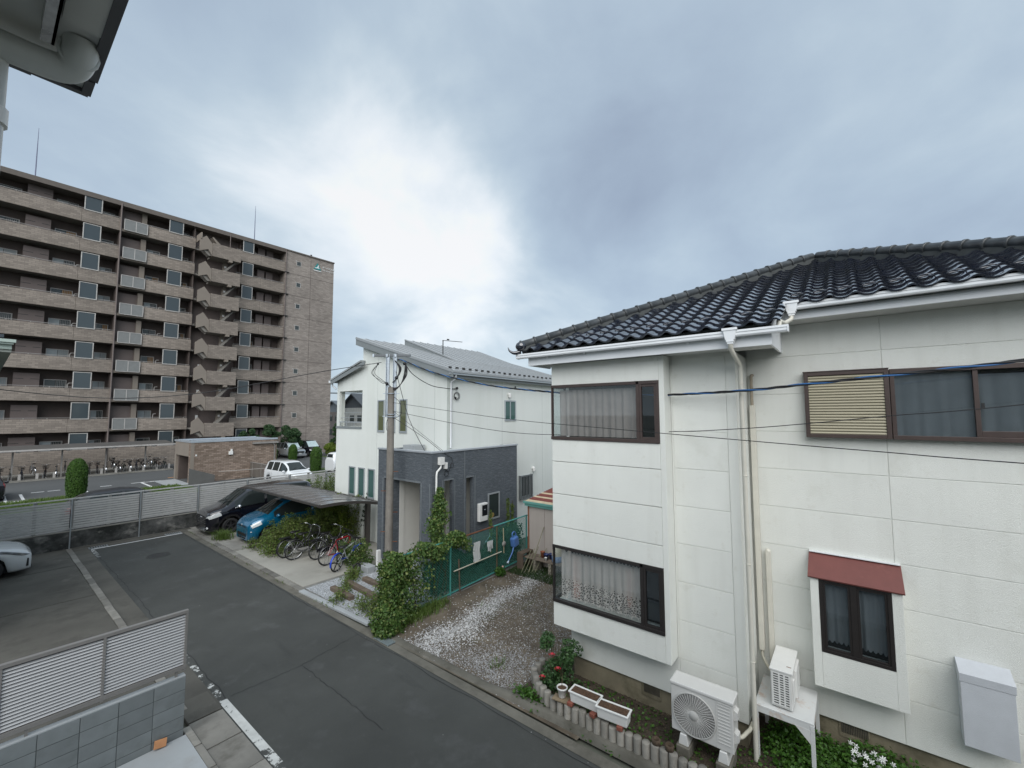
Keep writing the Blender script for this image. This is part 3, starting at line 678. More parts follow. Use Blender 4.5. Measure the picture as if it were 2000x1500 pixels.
for p, clip in tiles:
    me = clipped(p, [hipL, hipR]) if clip else None
    if clip and me is None: continue
    if cnt < 299:
        if clip: o = bpy.data.objects.new('roof_tile', me); COL.objects.link(o); o.parent = ro; o.location = -offh
        elif not used: o = t0; o.location = p-offh; used = True
        else: o = inst(t0, p-offh, ro)
        for q in (o.data.polygons if (clip or o is t0) else []): q.use_smooth = len(q.vertices) > 0
        cnt += 1
    else:
        k = len(rest.verts)
        if me is None: me = t0.data.copy(); me.transform(Matrix.Translation(p))
        rest.from_mesh(me)
me = bpy.data.meshes.new('far_tiles'); rest.to_mesh(me); rest.free(); me.materials.append(tile_m)
o = bpy.data.objects.new('far_tiles', me); COL.objects.link(o); o.parent = ro; o.location = -offh; o['kind'] = 'stuff'
# hip caps with collars
def hip(P0, P1, n0):
    P0, P1 = Vector(P0), Vector(P1); d = (P1-P0); Ln = d.length; d.normalize(); k = int(Ln/.285); first = None
    b = MB(); x, y = frame(d); side = d.cross(Vector((0, 0, 1))).normalized(); up = side.cross(d)
    b.add([P0+side*s*.085-up*.12 for s in (-1, 1)]+[P0+side*s*.06+up*.06 for s in (-1, 1)]+[P1+side*s*.085-up*.12 for s in (-1, 1)]+[P1+side*s*.06+up*.06 for s in (-1, 1)], [(0, 4, 6, 2), (1, 3, 7, 5), (0, 2, 3, 1), (4, 5, 7, 6)])
    b.build('ridge_bed', mat('ridge_mortar', (.045, .05, .05), .8, var=.25, scale=6), ro)
    for i in range(n0, k):
        a = P0+d*(.285*i)+up*.085
        if first is None:
            b = MB(); b.tube([a, a+d*.004, a+d*.035, a+d*.04, a+d*.30], [.088, .102, .102, .086, .08], 12); first = b.build('ridge_cap', tile_g, ro); a0 = a
        else: inst(first, (a-a0), ro)
apv = Vector(ap)+Vector((0, 0, .06))
hip((EX+.03, YL-.03, EZ+.06), apv, 0); hip((EX+.03, YR+.03, EZ+.06), apv, 0)
b = MB(); b.ball((EX+.02, YL-.02, EZ+.125), .12, 12, (1, 1, .85)); b.tube(catmull([(EX+.02, YL, EZ+.02), (EX-.08, YL+.08, EZ-.01), (EX-.15, YL+.14, EZ+.03), (EX-.18, YL+.16, EZ+.10)]), [.05-.0025*i for i in range(19)], 8)
b.build('corner_finial', tile_m, ro)
# loop snow guards, one per column on the second course
for j in range(26):
    y = 5.07-j*TW-.12
    low = y > .8
    d = .50 if low else 1.30
    if y > YL-d-.3: continue
    p = Vector((EX+d, y, rz(EX+d)))+n_*.05; b = MB()
    pts = [p+e_*(.05*cos(t)-.02)+Vector((0, .085*sin(t), 0))+n_*(.045*max(0, -cos(t))+.01) for t in [2*pi*i/16 for i in range(16)]]
    b.tube(pts, .009, 5, closed=True); b.build('snow_guard', tile_m, ro, smooth=True)
# eave filler, fascias, soffits, gutters
b = MB(); b.box(6.80, 6.84, .80, 5.0, 6.27, 6.40); b.box(7.71, 7.75, -8.6, .76, 6.70, 6.81); b.build('eave_filler', mendo, h1)
b = MB(); b.box(6.84, 6.88, .80, 5.0, 6.10, 6.30); b.box(6.885, 7.6, 4.96, 5.0, 6.10, 6.3); b.prism([(6.885, 6.10), (7.8, 6.10), (7.8, 6.72), (6.885, 6.36)], 'y', .80, .83); fa = b.build('fascia', trimw, h1, bevel=.004)
b = MB(); b.box(7.80, 7.84, -8.6, .80, 6.59, 6.76); b.build('fascia', trimw, h1, bevel=.004)
b = MB(); b.box(6.885, 7.47, .835, 4.955, 6.13, 6.145); b.box(7.47, 9, 4.42, 4.955, 6.13, 6.145); b.build('soffit', soffm, h1)
b = MB(); b.box(7.845, 8.39, -8.6, .80, 6.60, 6.615); b.build('soffit', soffm, h1)
b = MB(); b.prism([(7.60, 6.15), (8.39, 6.15), (8.39, 6.95), (7.60, 6.58)], 'y', .835, .86); b.build('verge_board', trimw, h1)
def gutter(x, z, y0, y1, side=0):
    b = MB(); s = [(x+.10, z+.085), (x+.105, z+.012), (x+.085, z), (x+.018, z), (x+.004, z+.02), (x+.004, z+.052), (x-.006, z+.060), (x-.006, z+.09), (x+.008, z+.09), (x+.012, z+.02), (x+.022, z+.010), (x+.082, z+.010), (x+.092, z+.085)]
    b.prism(s, 'y', y0, y1); b.box(x-.008, x+.104, y0-.012, y0, z-.003, z+.092); b.box(x-.008, x+.104, y1, y1+.012, z-.003, z+.092); return b.build('gutter', trimw, h1)
gutter(6.70, 6.245, .60, 5.19); gutter(7.62, 6.715, -8.6, .72)
for y in (1.9, 2.8, 3.7, 4.5): MB().box(6.78, 6.842, y, y+.03, 6.225, 6.24).build('gutter_bracket', trimw, h1)
def hopper(x, y, z0, z1):
    b = MB(); b.box(x-.02, x+.11, y-.10, y+.10, z1-.035, z1)
    v = []
    for zz, a, c_ in ((z1-.035, .085, .055), (z0+.06, .06, .045)): v += [(x+.045-c_, y-a, zz), (x+.045+c_, y-a, zz), (x+.045+c_, y+a, zz), (x+.045-c_, y+a, zz)]
    b.add(v, [(0, 1, 5, 4), (1, 2, 6, 5), (2, 3, 7, 6), (3, 0, 4, 7), (4, 5, 6, 7)]); b.box(x-.0, x+.09, y-.05, y+.05, z0+.03, z0+.062); b.box(x+.01, x+.08, y-.04, y+.04, z0, z0+.032)
    return b.build('rain_hopper', trimw, h1, bevel=.003)
hopper(6.675, 1.30, 6.14, 6.37); hopper(7.59, .62, 6.62, 6.84)
b = MB(); b.tube([(6.72, 1.30, 6.15), (6.73, 1.30, 6.07), (7.26, 1.29, 5.90), (7.30, 1.29, 5.83), (7.30, 1.285, .05)], .034, 8); b.build('downpipe', cream_pl, h1)
for z in (5.6, 4.2, 2.9, 1.5): MB().torus((7.30, 1.286, z), .036, .006, 'z', 12, 5).build('pipe_clip', cream_pl, h1)
b = MB(); b.tube([(7.63, .62, 6.63), (7.62, .63, 6.56), (7.2, .68, 6.44), (6.80, .70, 6.41), (6.77, .70, 6.33)], .032, 8); b.build('overflow_pipe', cream_pl, h1)
b = MB(); b.box(8.26, 8.345, 1.265, 1.345, 1.25, 5.28); b.build('pipe_cover', cream_pl, h1, bevel=.006)
b = MB(); b.box(8.27, 8.345, 1.13, 1.20, .75, 2.86); b.ball((8.305, 1.165, 2.86), .04, 10); b.build('pipe_cover', cream_pl, h1, bevel=.006)
b = MB(); b.tube(catmull([(8.35, 1.29, 5.80), (8.30, 1.30, 5.78), (8.29, 1.305, 5.68), (8.29, 1.305, 5.28)]), .026, 8); b.build('pipe_elbow', mat('tan_tape', (.3, .26, .2), .7, var=.15, scale=12), h1)
# ================================================================ second house: white render, metal roof, grey entrance block
white_s = mat('white_siding', (.7, .725, .69), .8, var=.03, scale=.6, bump=.3, bscale=70, aniso=(1, 1, 3), streak=((.45, .49, .41), .28, 1.6), dirt=((.56, .6, .53), .63, .6))
grey_s = mat('grey_stone_siding', (.085, .098, .112), .8, var=.1, scale=1.2, bump=1., bscale=7, aniso=(1, 1, 5), dirt=[((.155, .172, .19), .50, 4.5, (1, 1, 5)), ((.05, .058, .068), .54, 5.5, (1, 1, 5))])
roof_s = mat('grey_metal_roof', (.34, .355, .36), .4, .3, var=.06, scale=1.2)
fasc_s = mat('grey_fascia', (.2, .22, .225), .5, var=.05)
sash_s = mat('silver_sash', (.45, .48, .5), .35, .5, var=.05)
glass_g = glass('green_window_glass', solid=(.05, .11, .10)); glass_k = glass('dark_window_glass', solid=(.03, .04, .04))
h2 = thing('grey_roof_house', 'white two-storey house with grey metal roof and dark grey entrance', 'house', (10.2, 14, 0))
A, Bf = 10.2, 10.85; BX1 = 18.5
def rz2(y, off=0): return 6.56+(y-10.5)*.302+off           # main mono-pitch roof
w = MB()
# street face in pieces round the openings (thickness .14)
def wallA(y0, y1, z0, z1): w.box(A, A+.14, y0, y1, z0, z1)
w.prism([(Bf, 0), (16.19, 0), (16.19, rz2(16.19)-.1), (Bf, rz2(Bf)-.1)], 'x', A, A+.14)
w.box(A, A+.14, 16.19, 18.21, 0, 4.6)
w.prism([(16.19, 6.17), (18.21, 6.17), (18.21, 6.62), (16.19, 7.22)], 'x', A, A+.14)
w.box(A, A+.14, 18.03, 18.21, 4.6, 6.17)
w.box(A+.14, BX1, Bf, Bf+.14, 0, 6.42)
w.box(A+.14, A+.30, 18.07, 18.21, 0, 6.6); w.box(A+.30, 12.1, 18.07, 18.21, 0, 4.6); w.box(A+.30, 12.1, 18.07, 18.21, 6.17, 6.6); w.box(12.1, BX1, 18.07, 18.21, 0, 6.6)
w.box(A+.14, 12.1, 16.05, 16.19, 4.2, 8.0); w.box(12.0, 12.14, 16.19, 18.07, 4.2, 6.6); w.box(A+.14, 12, 16.19, 18.07, 4.1, 4.25); w.box(A+.14, 12, 16.19, 18.07, 6.18, 6.3)
w.box(A+.14, BX1, 16.05, 16.19, 6.5, 7.9)
w.build('wall', white_s, h2)
b = MB(); b.box(A-.02, A-.002, 16.19, 18.24, 4.52, 4.62); b.build('balcony_sill', fasc_s, h2)
b = MB(); b.box(A+.03, A+.06, 16.2, 18.02, 4.79, 4.83); [b.box(A+.035, A+.055, y, y+.03, 4.62, 4.79) for y in (16.25, 16.85, 17.45, 17.98)]; [b.tube([(A+.1+k*.15, 16.2, 5.0+k*.22), (A+.1+k*.15, 18.05, 5.0+k*.22)], .012, 6) for k in range(2)]
b.build('balcony_rail', sash_s, h2)
jm = mat('panel_joint', (.42, .45, .42), .9)
b = MB(); [b.box(A-.003, A, y, y+.012, .2, z1) for y, z1 in ((15.09, 7.7), (11.6, 6.7))]; [b.box(x, x+.012, Bf-.003, Bf, .2, 6.4) for x in (13.05, 15.87)]; b.box(A-.025, A-.001, Bf-.025, Bf+.09, .2, 6.45); b.build('joint_strip', jm, h2)
b = MB(); b.box(A-.02, A+.1, Bf-.02, Bf+.1, .2, 6.4); b.build('corner_trim', white_s, h2)
b = MB(); b.box(A+.02, 18, Bf+.02, 18.19, -.1, .25); b.build('foundation', conc_mid, h2)
# roofs with standing seams
rf = MB()
def mono(x0, x1, y0, y1, f, t=.07):
    rf.add([(x, y, f(y)-d) for d in (0, t) for x, y in ((x0, y0), (x1, y0), (x1, y1), (x0, y1))], [(0, 1, 2, 3), (7, 6, 5, 4), (0, 4, 5, 1), (1, 5, 6, 2), (2, 6, 7, 3), (3, 7, 4, 0)])
mono(9.93, 18.8, 10.46, 16.38, lambda y: rz2(y, .08)); mono(12.55, 17.9, 12.9, 16.5, lambda y: rz2(y, .085)+(y-12.9)*.065, .02); mono(9.95, 18.8, 16.0, 18.45, lambda y: 7.42-(y-16.0)*.285)
ro2 = rf.build('roof', roof_s, h2)
def seam(x0, ya, yb, f): 
    p, q = Vector((x0, ya, f(ya)+.012)), Vector((x0, yb, f(yb)+.012)); return MB().bar(p, q, .03, .032).build('roof_seam', roof_s, ro2)
s0 = None
for i in range(20):
    x = 9.96+i*.455
    if s0 is None: s0 = seam(x, 10.47, 16.37, lambda y: rz2(y, .08)); xs = x
    else: inst(s0, (x-xs, 0, 0), ro2)
s0 = None
for i in range(12):
    x = 12.6+i*.455
    if s0 is None: s0 = seam(x, 12.92, 16.49, lambda y: rz2(y, .085)+(y-12.9)*.065); xs = x
    else: inst(s0, (x-xs, 0, 0), ro2)
b = MB()
b.prism([(10.44, rz2(10.44, .01)), (16.38, rz2(16.38, .01)), (16.38, rz2(16.38, -.24)), (10.6, rz2(10.6, -.22)), (10.44, rz2(10.44, -.16))], 'x', 9.95, 9.99)
b.prism([(15.75, 7.44-.08), (18.42, 6.73-.07), (18.42, 6.50), (15.75, 7.20)], 'x', 9.97, 10.01)
b.prism([(12.95, rz2(12.95, .05)), (16.48, rz2(16.48, .29)), (16.48, rz2(16.48, .0))], 'x', 12.57, 17.88)
b.box(9.99, 18.8, 10.60, 10.64, 6.40, 6.56); b.build('fascia', fasc_s, h2)
b = MB(); b.add([(9.99, 10.62, 6.40), (18.8, 10.62, 6.40), (18.8, Bf, 6.42), (9.99, Bf, 6.42)], [(0, 1, 2, 3)]); b.add([(9.99, y, rz2(y, -.20)) for y in (10.62, 16.3)]+[(A, y, rz2(y, -.20)) for y in (16.3, 10.62)], [(0, 1, 2, 3)]); b.build('soffit', white_s, h2)
b = MB(); b.prism([(10.50, 6.60), (10.495, 6.50), (10.52, 6.49), (10.59, 6.49), (10.60, 6.60), (10.585, 6.60), (10.575, 6.51), (10.52, 6.51), (10.512, 6.60)], 'x', 9.93, 18.8); b.build('gutter', sash_s, h2)
sg = None
for i in range(22):
    x = 10.05+i*.33
    if sg is None: sg = MB().box(x, x+.13, 10.72, 10.75, 6.72, 6.79).build('snow_guard', iron, ro2); xs = x
    else: inst(sg, (x-xs, 0, 0), ro2)
b = MB(); b.tube([(A+.03, 10.55, 6.5), (A+.03, 10.60, 6.36), (A+.03, 10.79, 6.25), (A+.03, 10.80, 3.98)], .034, 8); b.build('downpipe', trimw, h2)
b = MB(); b.tube([(A-.1, 18.48, 6.6), (A-.1, 18.48, 6.45), (A-.02, 18.3, 6.3)], .035, 8); b.box(9.95, 18, 18.42, 18.55, 6.58, 6.68); b.build('rear_gutter', trimw, h2)
# windows on the street face and the side face
def winA(y0, y1, z0, z1, g, x=A):
    b = MB(); frame_x(b, x-.035, x+.06, y0, y1, z0, z1, .05, .07); f = b.build('window', sash_s, h2, bevel=.004); MB().box(x-.012, x-.004, y0+.05, y1-.05, z0+.07, z1-.05).build('pane', g, f); return f
def winB(x0, x1, z0, z1, g, y=Bf, mull=True):
    b = MB(); frame_y(b, y-.035, y+.06, x0, x1, z0, z1, .05, .06)
    if mull: b.box((x0+x1)/2-.025, (x0+x1)/2+.025, y-.03, y+.03, z0+.05, z1-.05)
    f = b.build('window', sash_s, h2, bevel=.004); MB().box(x0+.05, x1-.05, y-.012, y-.004, z0+.06, z1-.05).build('pane', g, f); return f
gold = glass('olive_window_glass', solid=(.10, .11, .055))
for y0 in (14.58, 13.87, 13.15): winA(y0, y0+.46, 4.43, 5.72, gold)
for y0 in (16.59, 15.88, 15.17): winA(y0, y0+.48, 1.71, 2.92, glass_g)
winB(13.2, 13.92, 4.86, 5.69, glass_g)
gw = winB(14.13, 14.93, 1.66, 2.57, glass_k, mull=False)
b = MB(); [b.box(14.17+i*.105, 14.195+i*.105, Bf-.12, Bf-.095, 1.63, 2.55) for i in range(8)]; [b.box(14.12, 14.95, Bf-.125, Bf-.09, z, z+.05) for z in (1.6, 2.53)]; b.box(14.12, 14.16, Bf-.12, Bf, 1.6, 2.58); b.box(14.92, 14.96, Bf-.12, Bf, 1.6, 2.58)
b.build('window_grille', mat('grey_grille', (.2, .215, .22), .5, .3), gw)
for x, z in ((13.46, 5.93), (15.11, 2.80)):
    b = MB(); b.ball((x, Bf-.05, z), .075, 10, (1, 1.1, 1)); b.cyl((x, Bf-.09, z-.03), (x, Bf-.07, z-.11), .06, .065, 10); b.build('vent_hood', white_pl, h2)
b = MB(); b.cyl((13.9, Bf-.03, 6.25), (13.9, Bf, 6.25), .035, None, 8); b.build('vent_cap', iron, h2)
# grey entrance block with an open porch
X0, X1, Y0, Y1, ZT = 8.8, 13.07, 10.12, 12.9, 3.93
w = MB()
w.box(X0, X0+.14, Y0, 10.67, .3, ZT); w.box(X0, X0+.14, 10.67, 12.04, 2.98, ZT); w.box(X0, X0+.14, 12.04, 12.36, .3, ZT); w.box(X0, X0+.14, 12.36, 12.53, 2.98, ZT); w.box(X0, X0+.14, 12.53, Y1, .3, ZT)
w.box(X0+.14, 9.33, Y0, Y0+.14, .3, ZT); w.box(9.33, 9.68, Y0, Y0+.14, 3.04, ZT); w.box(9.68, 10.30, Y0, Y0+.14, .3, ZT); w.box(10.30, 10.62, Y0, Y0+.14, 3.02, ZT); w.box(10.62, X1, Y0, Y0+.14, .3, ZT)
w.box(X1-.14, X1, Y0+.14, Bf, .3, ZT); w.box(X0+.14, A, Y1-.14, Y1, .3, ZT)
w.box(X0+.141, 9.06, 12.04, 12.2, .3, 2.98)
eb = w.build('entrance_wall', grey_s, h2)
porch_w = mat('porch_white', (.62, .61, .57), .8, var=.03)
b = MB(); b.box(9.06, 9.24, 12.02, 12.2, .3, 3.0); b.box(9.26, 10.16, 12.05, 12.2, .3, 3.0); b.box(10.16, 10.199, 10.27, 12.1, .3, 3.0); b.box(X0+.15, 10.9, Y0+.15, Y1-.15, 3.06, 3.1); b.box(10.9, 10.95, Y0+.14, Bf, .3, 3.02); b.build('porch_lining', porch_w, h2)
b = MB(); b.box(9.95, 10.155, 10.95, 11.9, .35, 2.5); d = b.build('front_door', mat('beige_door', (.48, .45, .39), .6, var=.05), h2, bevel=.006); MB().tube([(9.92, 11.05, 1.0), (9.92, 11.05, 1.7)], .015, 8).build('door_handle', chrome, d)
b = MB(); b.box(X0, 10.2, Y0+.02, 12.88, -.05, .3); b.box(8.35, X0, 10.5, 12.3, -.05, .17); b.box(8.1, 8.4, 12.35, 12.95, -.05, .22); b.build('porch_floor', conc_light, h2, bevel=.01)
b = MB(); b.box(X0+.02, X1, Y0+.02, Y0+.15, -.05, .3); b.box(X0+.02, X0+.1, 12.2, 12.9, -.05, .32); b.build('entrance_plinth', conc_mid, h2)
capm = mat('silver_coping', (.5, .53, .57), .4, .5, var=.04)
b = MB(); b.box(X0-.03, X0+.17, Y0-.03, Y1+.02, ZT, ZT+.055); b.box(X0+.17, X1+.03, Y0-.03, Y0+.17, ZT, ZT+.055); b.build('coping', capm, h2, bevel=.005)
b = MB(); b.add([(X0+.14, Y0+.14, ZT-.1), (A, Y0+.14, ZT-.1), (A, Y1-.1, ZT-.1), (X0+.14, Y1-.1, ZT-.1)], [(0, 1, 2, 3)]); b.add([(A, Y0+.14, ZT-.1), (X1, Y0+.14, ZT-.1), (X1, Bf, ZT-.1), (A, Bf, ZT-.1)], [(0, 1, 2, 3)]); b.box(9.6, 10.1, 12.0, 12.6, ZT-.1, ZT+.12); b.build('entrance_roof', conc_light, h2)
tr = mat('dark_trim', (.2, .22, .235), .5, .3)
b = MB(); [b.box(X0-.012, X0, y-.02, y+.02, .3, 3.0) for y in (10.60, 12.60, 10.2)]; b.box(X0-.015, X0, 10.64, 12.07, 2.98, 3.03); b.box(X0-.015, X0, 12.34, 12.55, 2.98, 3.03)
[b.box(x-.012, x+.012, Y0-.012, Y0, .3, z) for x, z in ((9.24, 3.05), (9.77, 3.05), (10.22, ZT), (10.72, 3.05), (X1-.03, ZT))]; b.box(9.3, 9.72, Y0-.015, Y0, 3.04, 3.08); b.box(10.28, 10.66, Y0-.015, Y0, 3.02, 3.06); b.build('edge_trim', tr, h2)
b = MB(); frame_y(b, Y0-.03, Y0+.05, 11.38, 12.01, 1.41, 2.34, .05, .06); f = b.build('window', sash_s, h2, bevel=.004); MB().box(11.43, 11.96, Y0-.012, Y0-.004, 1.47, 2.29).build('pane', glass_k, f); MB().ball((11.58, Y0-.0135, 1.56), .16, 10, (.9, .01, .6)).build('inner_blind', mat('yellow_cloth', (.3, .22, .07), .9), f)
b = MB(); b.box(10.84, 11.24, Y0-.13, Y0, 1.48, 2.08); m_ = b.build('meter_box', white_pl, h2, bevel=.012); b = MB(); b.box(10.95, 11.215, Y0-.136, Y0-.13, 1.66, 2.02); b.build('meter_window', glass('meter_glass', solid=(.012, .014, .018)), m_); MB().box(11.05, 11.12, Y0-.139, Y0-.136, 1.85, 1.88).build('meter_dial', sash_s, m_)
b = MB(); b.box(9.03, 9.21, Y0-.13, Y0-.01, 3.57, 3.80); b.tube([(9.12, Y0-.07, 3.58), (9.1, Y0-.07, 3.48), (8.95, Y0-.07, 3.36), (8.93, Y0-.07, 3.25), (8.93, Y0-.07, .2)], .032, 8); b.build('entrance_downpipe', white_pl, h2)
b = MB(); b.box(9.27, 9.37, Y0-.1, Y0, 3.42, 3.62); b.build('wall_lamp', white_pl, h2, bevel=.01)
loop = mat('black_cable', (.012, .012, .014), .5)
b = MB(); b.torus((9.38, Y0-.03, 3.27), .09, .008, 'y', 16, 5); b.tube(catmull([(9.36, Y0-.03, 3.42), (9.45, Y0-.04, 3.3), (9.55, Y0-.04, 3.5), (9.62, Y0-.04, 3.62), (9.6, Y0-.03, 3.75)]), .007, 5); b.torus((9.62, Y0-.03, 3.5), .07, .006, 'y', 16, 5); b.build('cable_loop', loop, h2)
b = MB(); [b.torus((A+.30, Bf-.04-.012*k, 5.78), .10+.02*k, .007, 'y', 20, 5) for k in range(3)]; b.ball((A+.3, Bf-.06, 6.05), .05, 8); b.ball((A+.24, Bf-.06, 5.72), .035, 8); b.build('cable_coil', loop, h2)
b = MB(); b.tube([(12.75, 14.0, 7.5), (12.75, 14.0, 8.42)], .022, 6); b.tube([(12.7, 13.98, 8.4), (13.65, 13.7, 8.42)], .014, 6); b.tube([(12.9, 13.9, 8.46), (13.0, 13.88, 8.46)], .03, 6); b.build('aerial', iron, h2)

# ================================================================ carport
cp = thing('cycle_carport', 'low brown carport with curved translucent roof over the cars and bicycles', 'carport', (9.8, 15, 0))
cpm = mat('brown_aluminium', (.07, .063, .058), .45, .3, var=.08)
cpp = mat('smoked_panel', (.12, .115, .115), .2, 0, var=.1, scale=3, spec=.6)
CX0, CX1, CY0, CY1 = 7.40, 9.86, 14.2, 20.3
def cz(x): t = (x-CX0)/(CX1-CX0); return 2.06+(1.76-2.06)*t+.10*sin(pi*t)
xs_ = [CX0+(CX1-CX0)*i/14 for i in range(15)]
npan = 9; pw = (CY1-CY0)/npan; p0 = None
for k in range(npan):
    if p0 is None:
        b = MB(); b.grid([[Vector((x, CY0+.03, cz(x))), Vector((x, CY0+pw-.03, cz(x)))] for x in xs_]); b.grid([[Vector((x, CY0+.03, cz(x)-.008)), Vector((x, CY0+pw-.03, cz(x)-.008))] for x in xs_]); p0 = b.build('roof_panel', cpp, cp)
    else: inst(p0, (0, k*pw, 0), cp)
ribm = mat('carport_rib', (.32, .32, .32), .35, .4)
r0 = None
for k in range(npan+1):
    if r0 is None:
        b = MB()
        for a, c_ in zip(xs_, xs_[1:]): b.bar((a, CY0, cz(a)+.0), (c_, CY0, cz(c_)+.0), .05, .045)
        r0 = b.build('roof_rib', ribm, cp)
    else: inst(r0, (0, k*pw, 0), cp)
b = MB(); b.box(CX0-.04, CX0+.03, CY0-.03, CY1+.03, cz(CX0)-.05, cz(CX0)+.035); b.box(CX1-.02, CX1+.06, CY0-.03, CY1+.03, 1.69, 1.79); b.build('edge_beam', cpm, cp, bevel=.008)
b = MB()
for y in (CY0-.02, CY1-.03):
    for a, c_ in zip(xs_, xs_[1:]): b.bar((a, y, cz(a)-.03), (c_, y, cz(c_)-.03), .05, .10)
b.build('end_beam', cpm, cp)
for y in (15.0, 19.0): MB().box(9.70, 9.87, y-.08, y+.08, 0, 1.72).build('post', cpm, cp, bevel=.01)
for y in (15.0, 19.0):
    b = MB(); [b.bar((a, y, cz(a)-.09), (c_, y, cz(c_)-.09), .09, .12) for a, c_ in zip(xs_[3:], xs_[4:])]; b.build('bracket_arm', cpm, cp)

# ================================================================ utility pole and wires
po = thing('utility_pole', 'weathered grey utility pole with a steel channel extension and cable loops', 'utility pole', (8.2, 11.4, 0))
pole_m = mat('weathered_pole', (.19, .175, .155), .9, var=.2, scale=4, bump=.5, bscale=30, aniso=(1, 1, .1), streak=((.1, .085, .07), .5, 6))
gal = mat('pale_galvanised', (.42, .47, .52), .45, .5, var=.1, scale=6, dirt=((.25, .27, .29), .6, 8))
MB().tube([(8.2, 11.4, -.1), (8.2, 11.4, 3), (8.2, 11.4, 6.0)], [.125, .115, .10], 14).build('pole', pole_m, po)
for s in (-1, 1):
    b = MB(); x, y = 8.2+s*.115*.62, 11.4-s*.115*.78
    M = Matrix.Rotation(RAD(-52), 3, 'Z'); 
    for oy, sx, sy in ((0, .085, .012), ): b.obox((x, y, 6.06), (.10, .012, 2.0), 0, M)
    for q in (-.05, .05): b.obox(Vector((x, y, 6.06))+M@Vector((q, -.03, 0)), (.010, .06, 2.0), 0, M)
    b.build('channel', gal, po)
M = Matrix.Rotation(RAD(-52), 3, 'Z')
b = MB(); b.obox((8.2, 11.4, 7.02), (1.20, .07, .075), 0, M); b.build('crossarm', mat('dark_crossarm', (.12, .13, .14), .5, .4), po, bevel=.006)
b = MB(); [b.obox(Vector((8.2, 11.4, 7.02))+M@Vector((q, -.0, 0)), (w_, .09, .095), 0, M) for q, w_ in ((-.58, .05), (-.15, .06), (.12, .06))]; b.build('clamp', gal, po)
b = MB()
for z, r in ((5.06, .125), (5.14, .125), (5.80, .115)): b.torus((8.2, 11.4, z), r, .014, 'z', 16, 6)
for z in (5.08, 5.8): b.bar(Vector((8.2, 11.4, z))-M@Vector((.26, 0, 0)), Vector((8.2, 11.4, z))+M@Vector((.26, 0, 0)), .025, .025)
b.build('band', gal, po)
b = MB(); [b.tube([Vector((8.2, 11.4, z))+M@Vector((s*.10, 0, 0)), Vector((8.2, 11.4, z))+M@Vector((s*.26, 0, 0))], .012, 6) for z, s in ((1.5, -1), (2.1, 1), (2.75, -1), (3.35, 1), (1.2, 1))]; b.build('step_bolt', rust, po)
P = lambda q, z, d=-.06: Vector((8.2, 11.4, 0))+M@Vector((q, d, 0))+Vector((0, 0, z))
b = MB()
for a, d_, c_ in ((-.50, 6.25, .0), (-.46, 6.2, .02), (-.40, 6.3, .03)): b.tube(catmull([P(-.42, 6.74), P(a-.12, 6.45), P(-.30, d_-.05), P(-.12, 6.12), P(.0, 6.02)]), .008, 5)
for k in range(4): b.tube(catmull([P(-.05, 6.02-.02*k), P(.15, 5.98-.02*k), P(.32, 6.1), P(.42+.03*k, 6.42), P(.46, 6.8)]), .014, 5)
for k in range(3): b.tube(catmull([P(.12, 6.85), P(.26+.03*k, 6.6), P(.2, 6.3), P(.05, 6.15)]), .016, 5)
b.ball(P(-.13, 6.12), .05, 8); b.ball(P(.18, 6.3), .06, 8); b.ball(P(.42, 6.75), .05, 8); b.ball(P(-.42, 6.74), .035, 8); b.build('jumper_cables', loop, po)
b = MB(); b.tube(catmull([P(.0, 5.1), P(-.1, 4.95), P(-.12, 4.7), P(-.06, 4.6)]), .008, 5); b.tube(catmull([P(.1, 5.7), P(.3, 5.5), P(.34, 5.15), P(.1, 5.0)]), .008, 5); b.build('drop_cables', loop, po)
blue = mat('blue_cable', (.03, .13, .34), .35, var=.2); 
def wire(name, label, pts, r, m, k=10): b = MB(); b.tube(catmull(pts, k), r, 6); o = b.build(name, m); tag(o, label, 'wire'); return o
big = [(8.17, 11.05, 6.86), (8.14, 10.67, 6.78), (7.97, 9.06, 6.30), (7.75, 6.9, 5.85), (7.55, 4.88, 5.60), (7.42, 3.7, 5.50), (7.31, 2.58, 5.46), (7.18, 1.25, 5.485), (7.10, .48, 5.54), (7.0, -.42, 5.61), (6.9, -1.48, 5.70), (6.7, -3.6, 5.95), (6.2, -9, 6.9)]
cb = thing('twisted_cable', 'thick twisted blue and black service cable crossing in front of the tiled house', 'cable', (7.5, 4, 5.5))
cl_ = catmull(big, 14)
for s in range(3):
    pts = []; acc = 0
    for i, p in enumerate(cl_):
        if i: acc += (p-cl_[i-1]).length
        t = acc/.75*2*pi+s*2*pi/3; pts.append(p+Vector((cos(t)*.0115, 0, sin(t)*.0115)))
    b = MB(); b.tube(pts, .0105, 6); b.build('strand', blue if s == 0 else loop, cb)
wire('thin_wire', 'thin dark wire sloping down across the tiled house from the pole', [(8.2, 11.3, 5.52), (8.14, 10.94, 5.48), (7.29, 6.06, 5.05), (6.79, 3.25, 4.89), (6.37, .84, 4.77), (6.18, -.27, 4.72), (6.01, -1.24, 4.68), (5.4, -4.5, 4.6)], .006, loop)
wire('thin_wire', 'thin dark wire rising to the right across the brown windows', [(8.2, 11.3, 5.27), (8.19, 11.1, 5.22), (7.67, 6.08, 4.72), (7.31, 2.6, 4.83), (7.18, 1.34, 4.91), (7.10, .47, 5.0), (7.01, -.4, 5.11), (6.9, -1.45, 5.23), (6.6, -4.5, 5.7)], .006, loop)
wire('thin_wire', 'dark wire from the pole to the left in front of the apartment block', [(7.86, 11.46, 6.77), (6.52, 12.09, 6.46), (5.32, 12.65, 6.14), (3.97, 13.28, 5.78), (2.8, 13.85, 5.60), (1.74, 14.32, 5.57), (.33, 14.99, 5.73), (-1.5, 15.8, 6.05)], .011, loop)
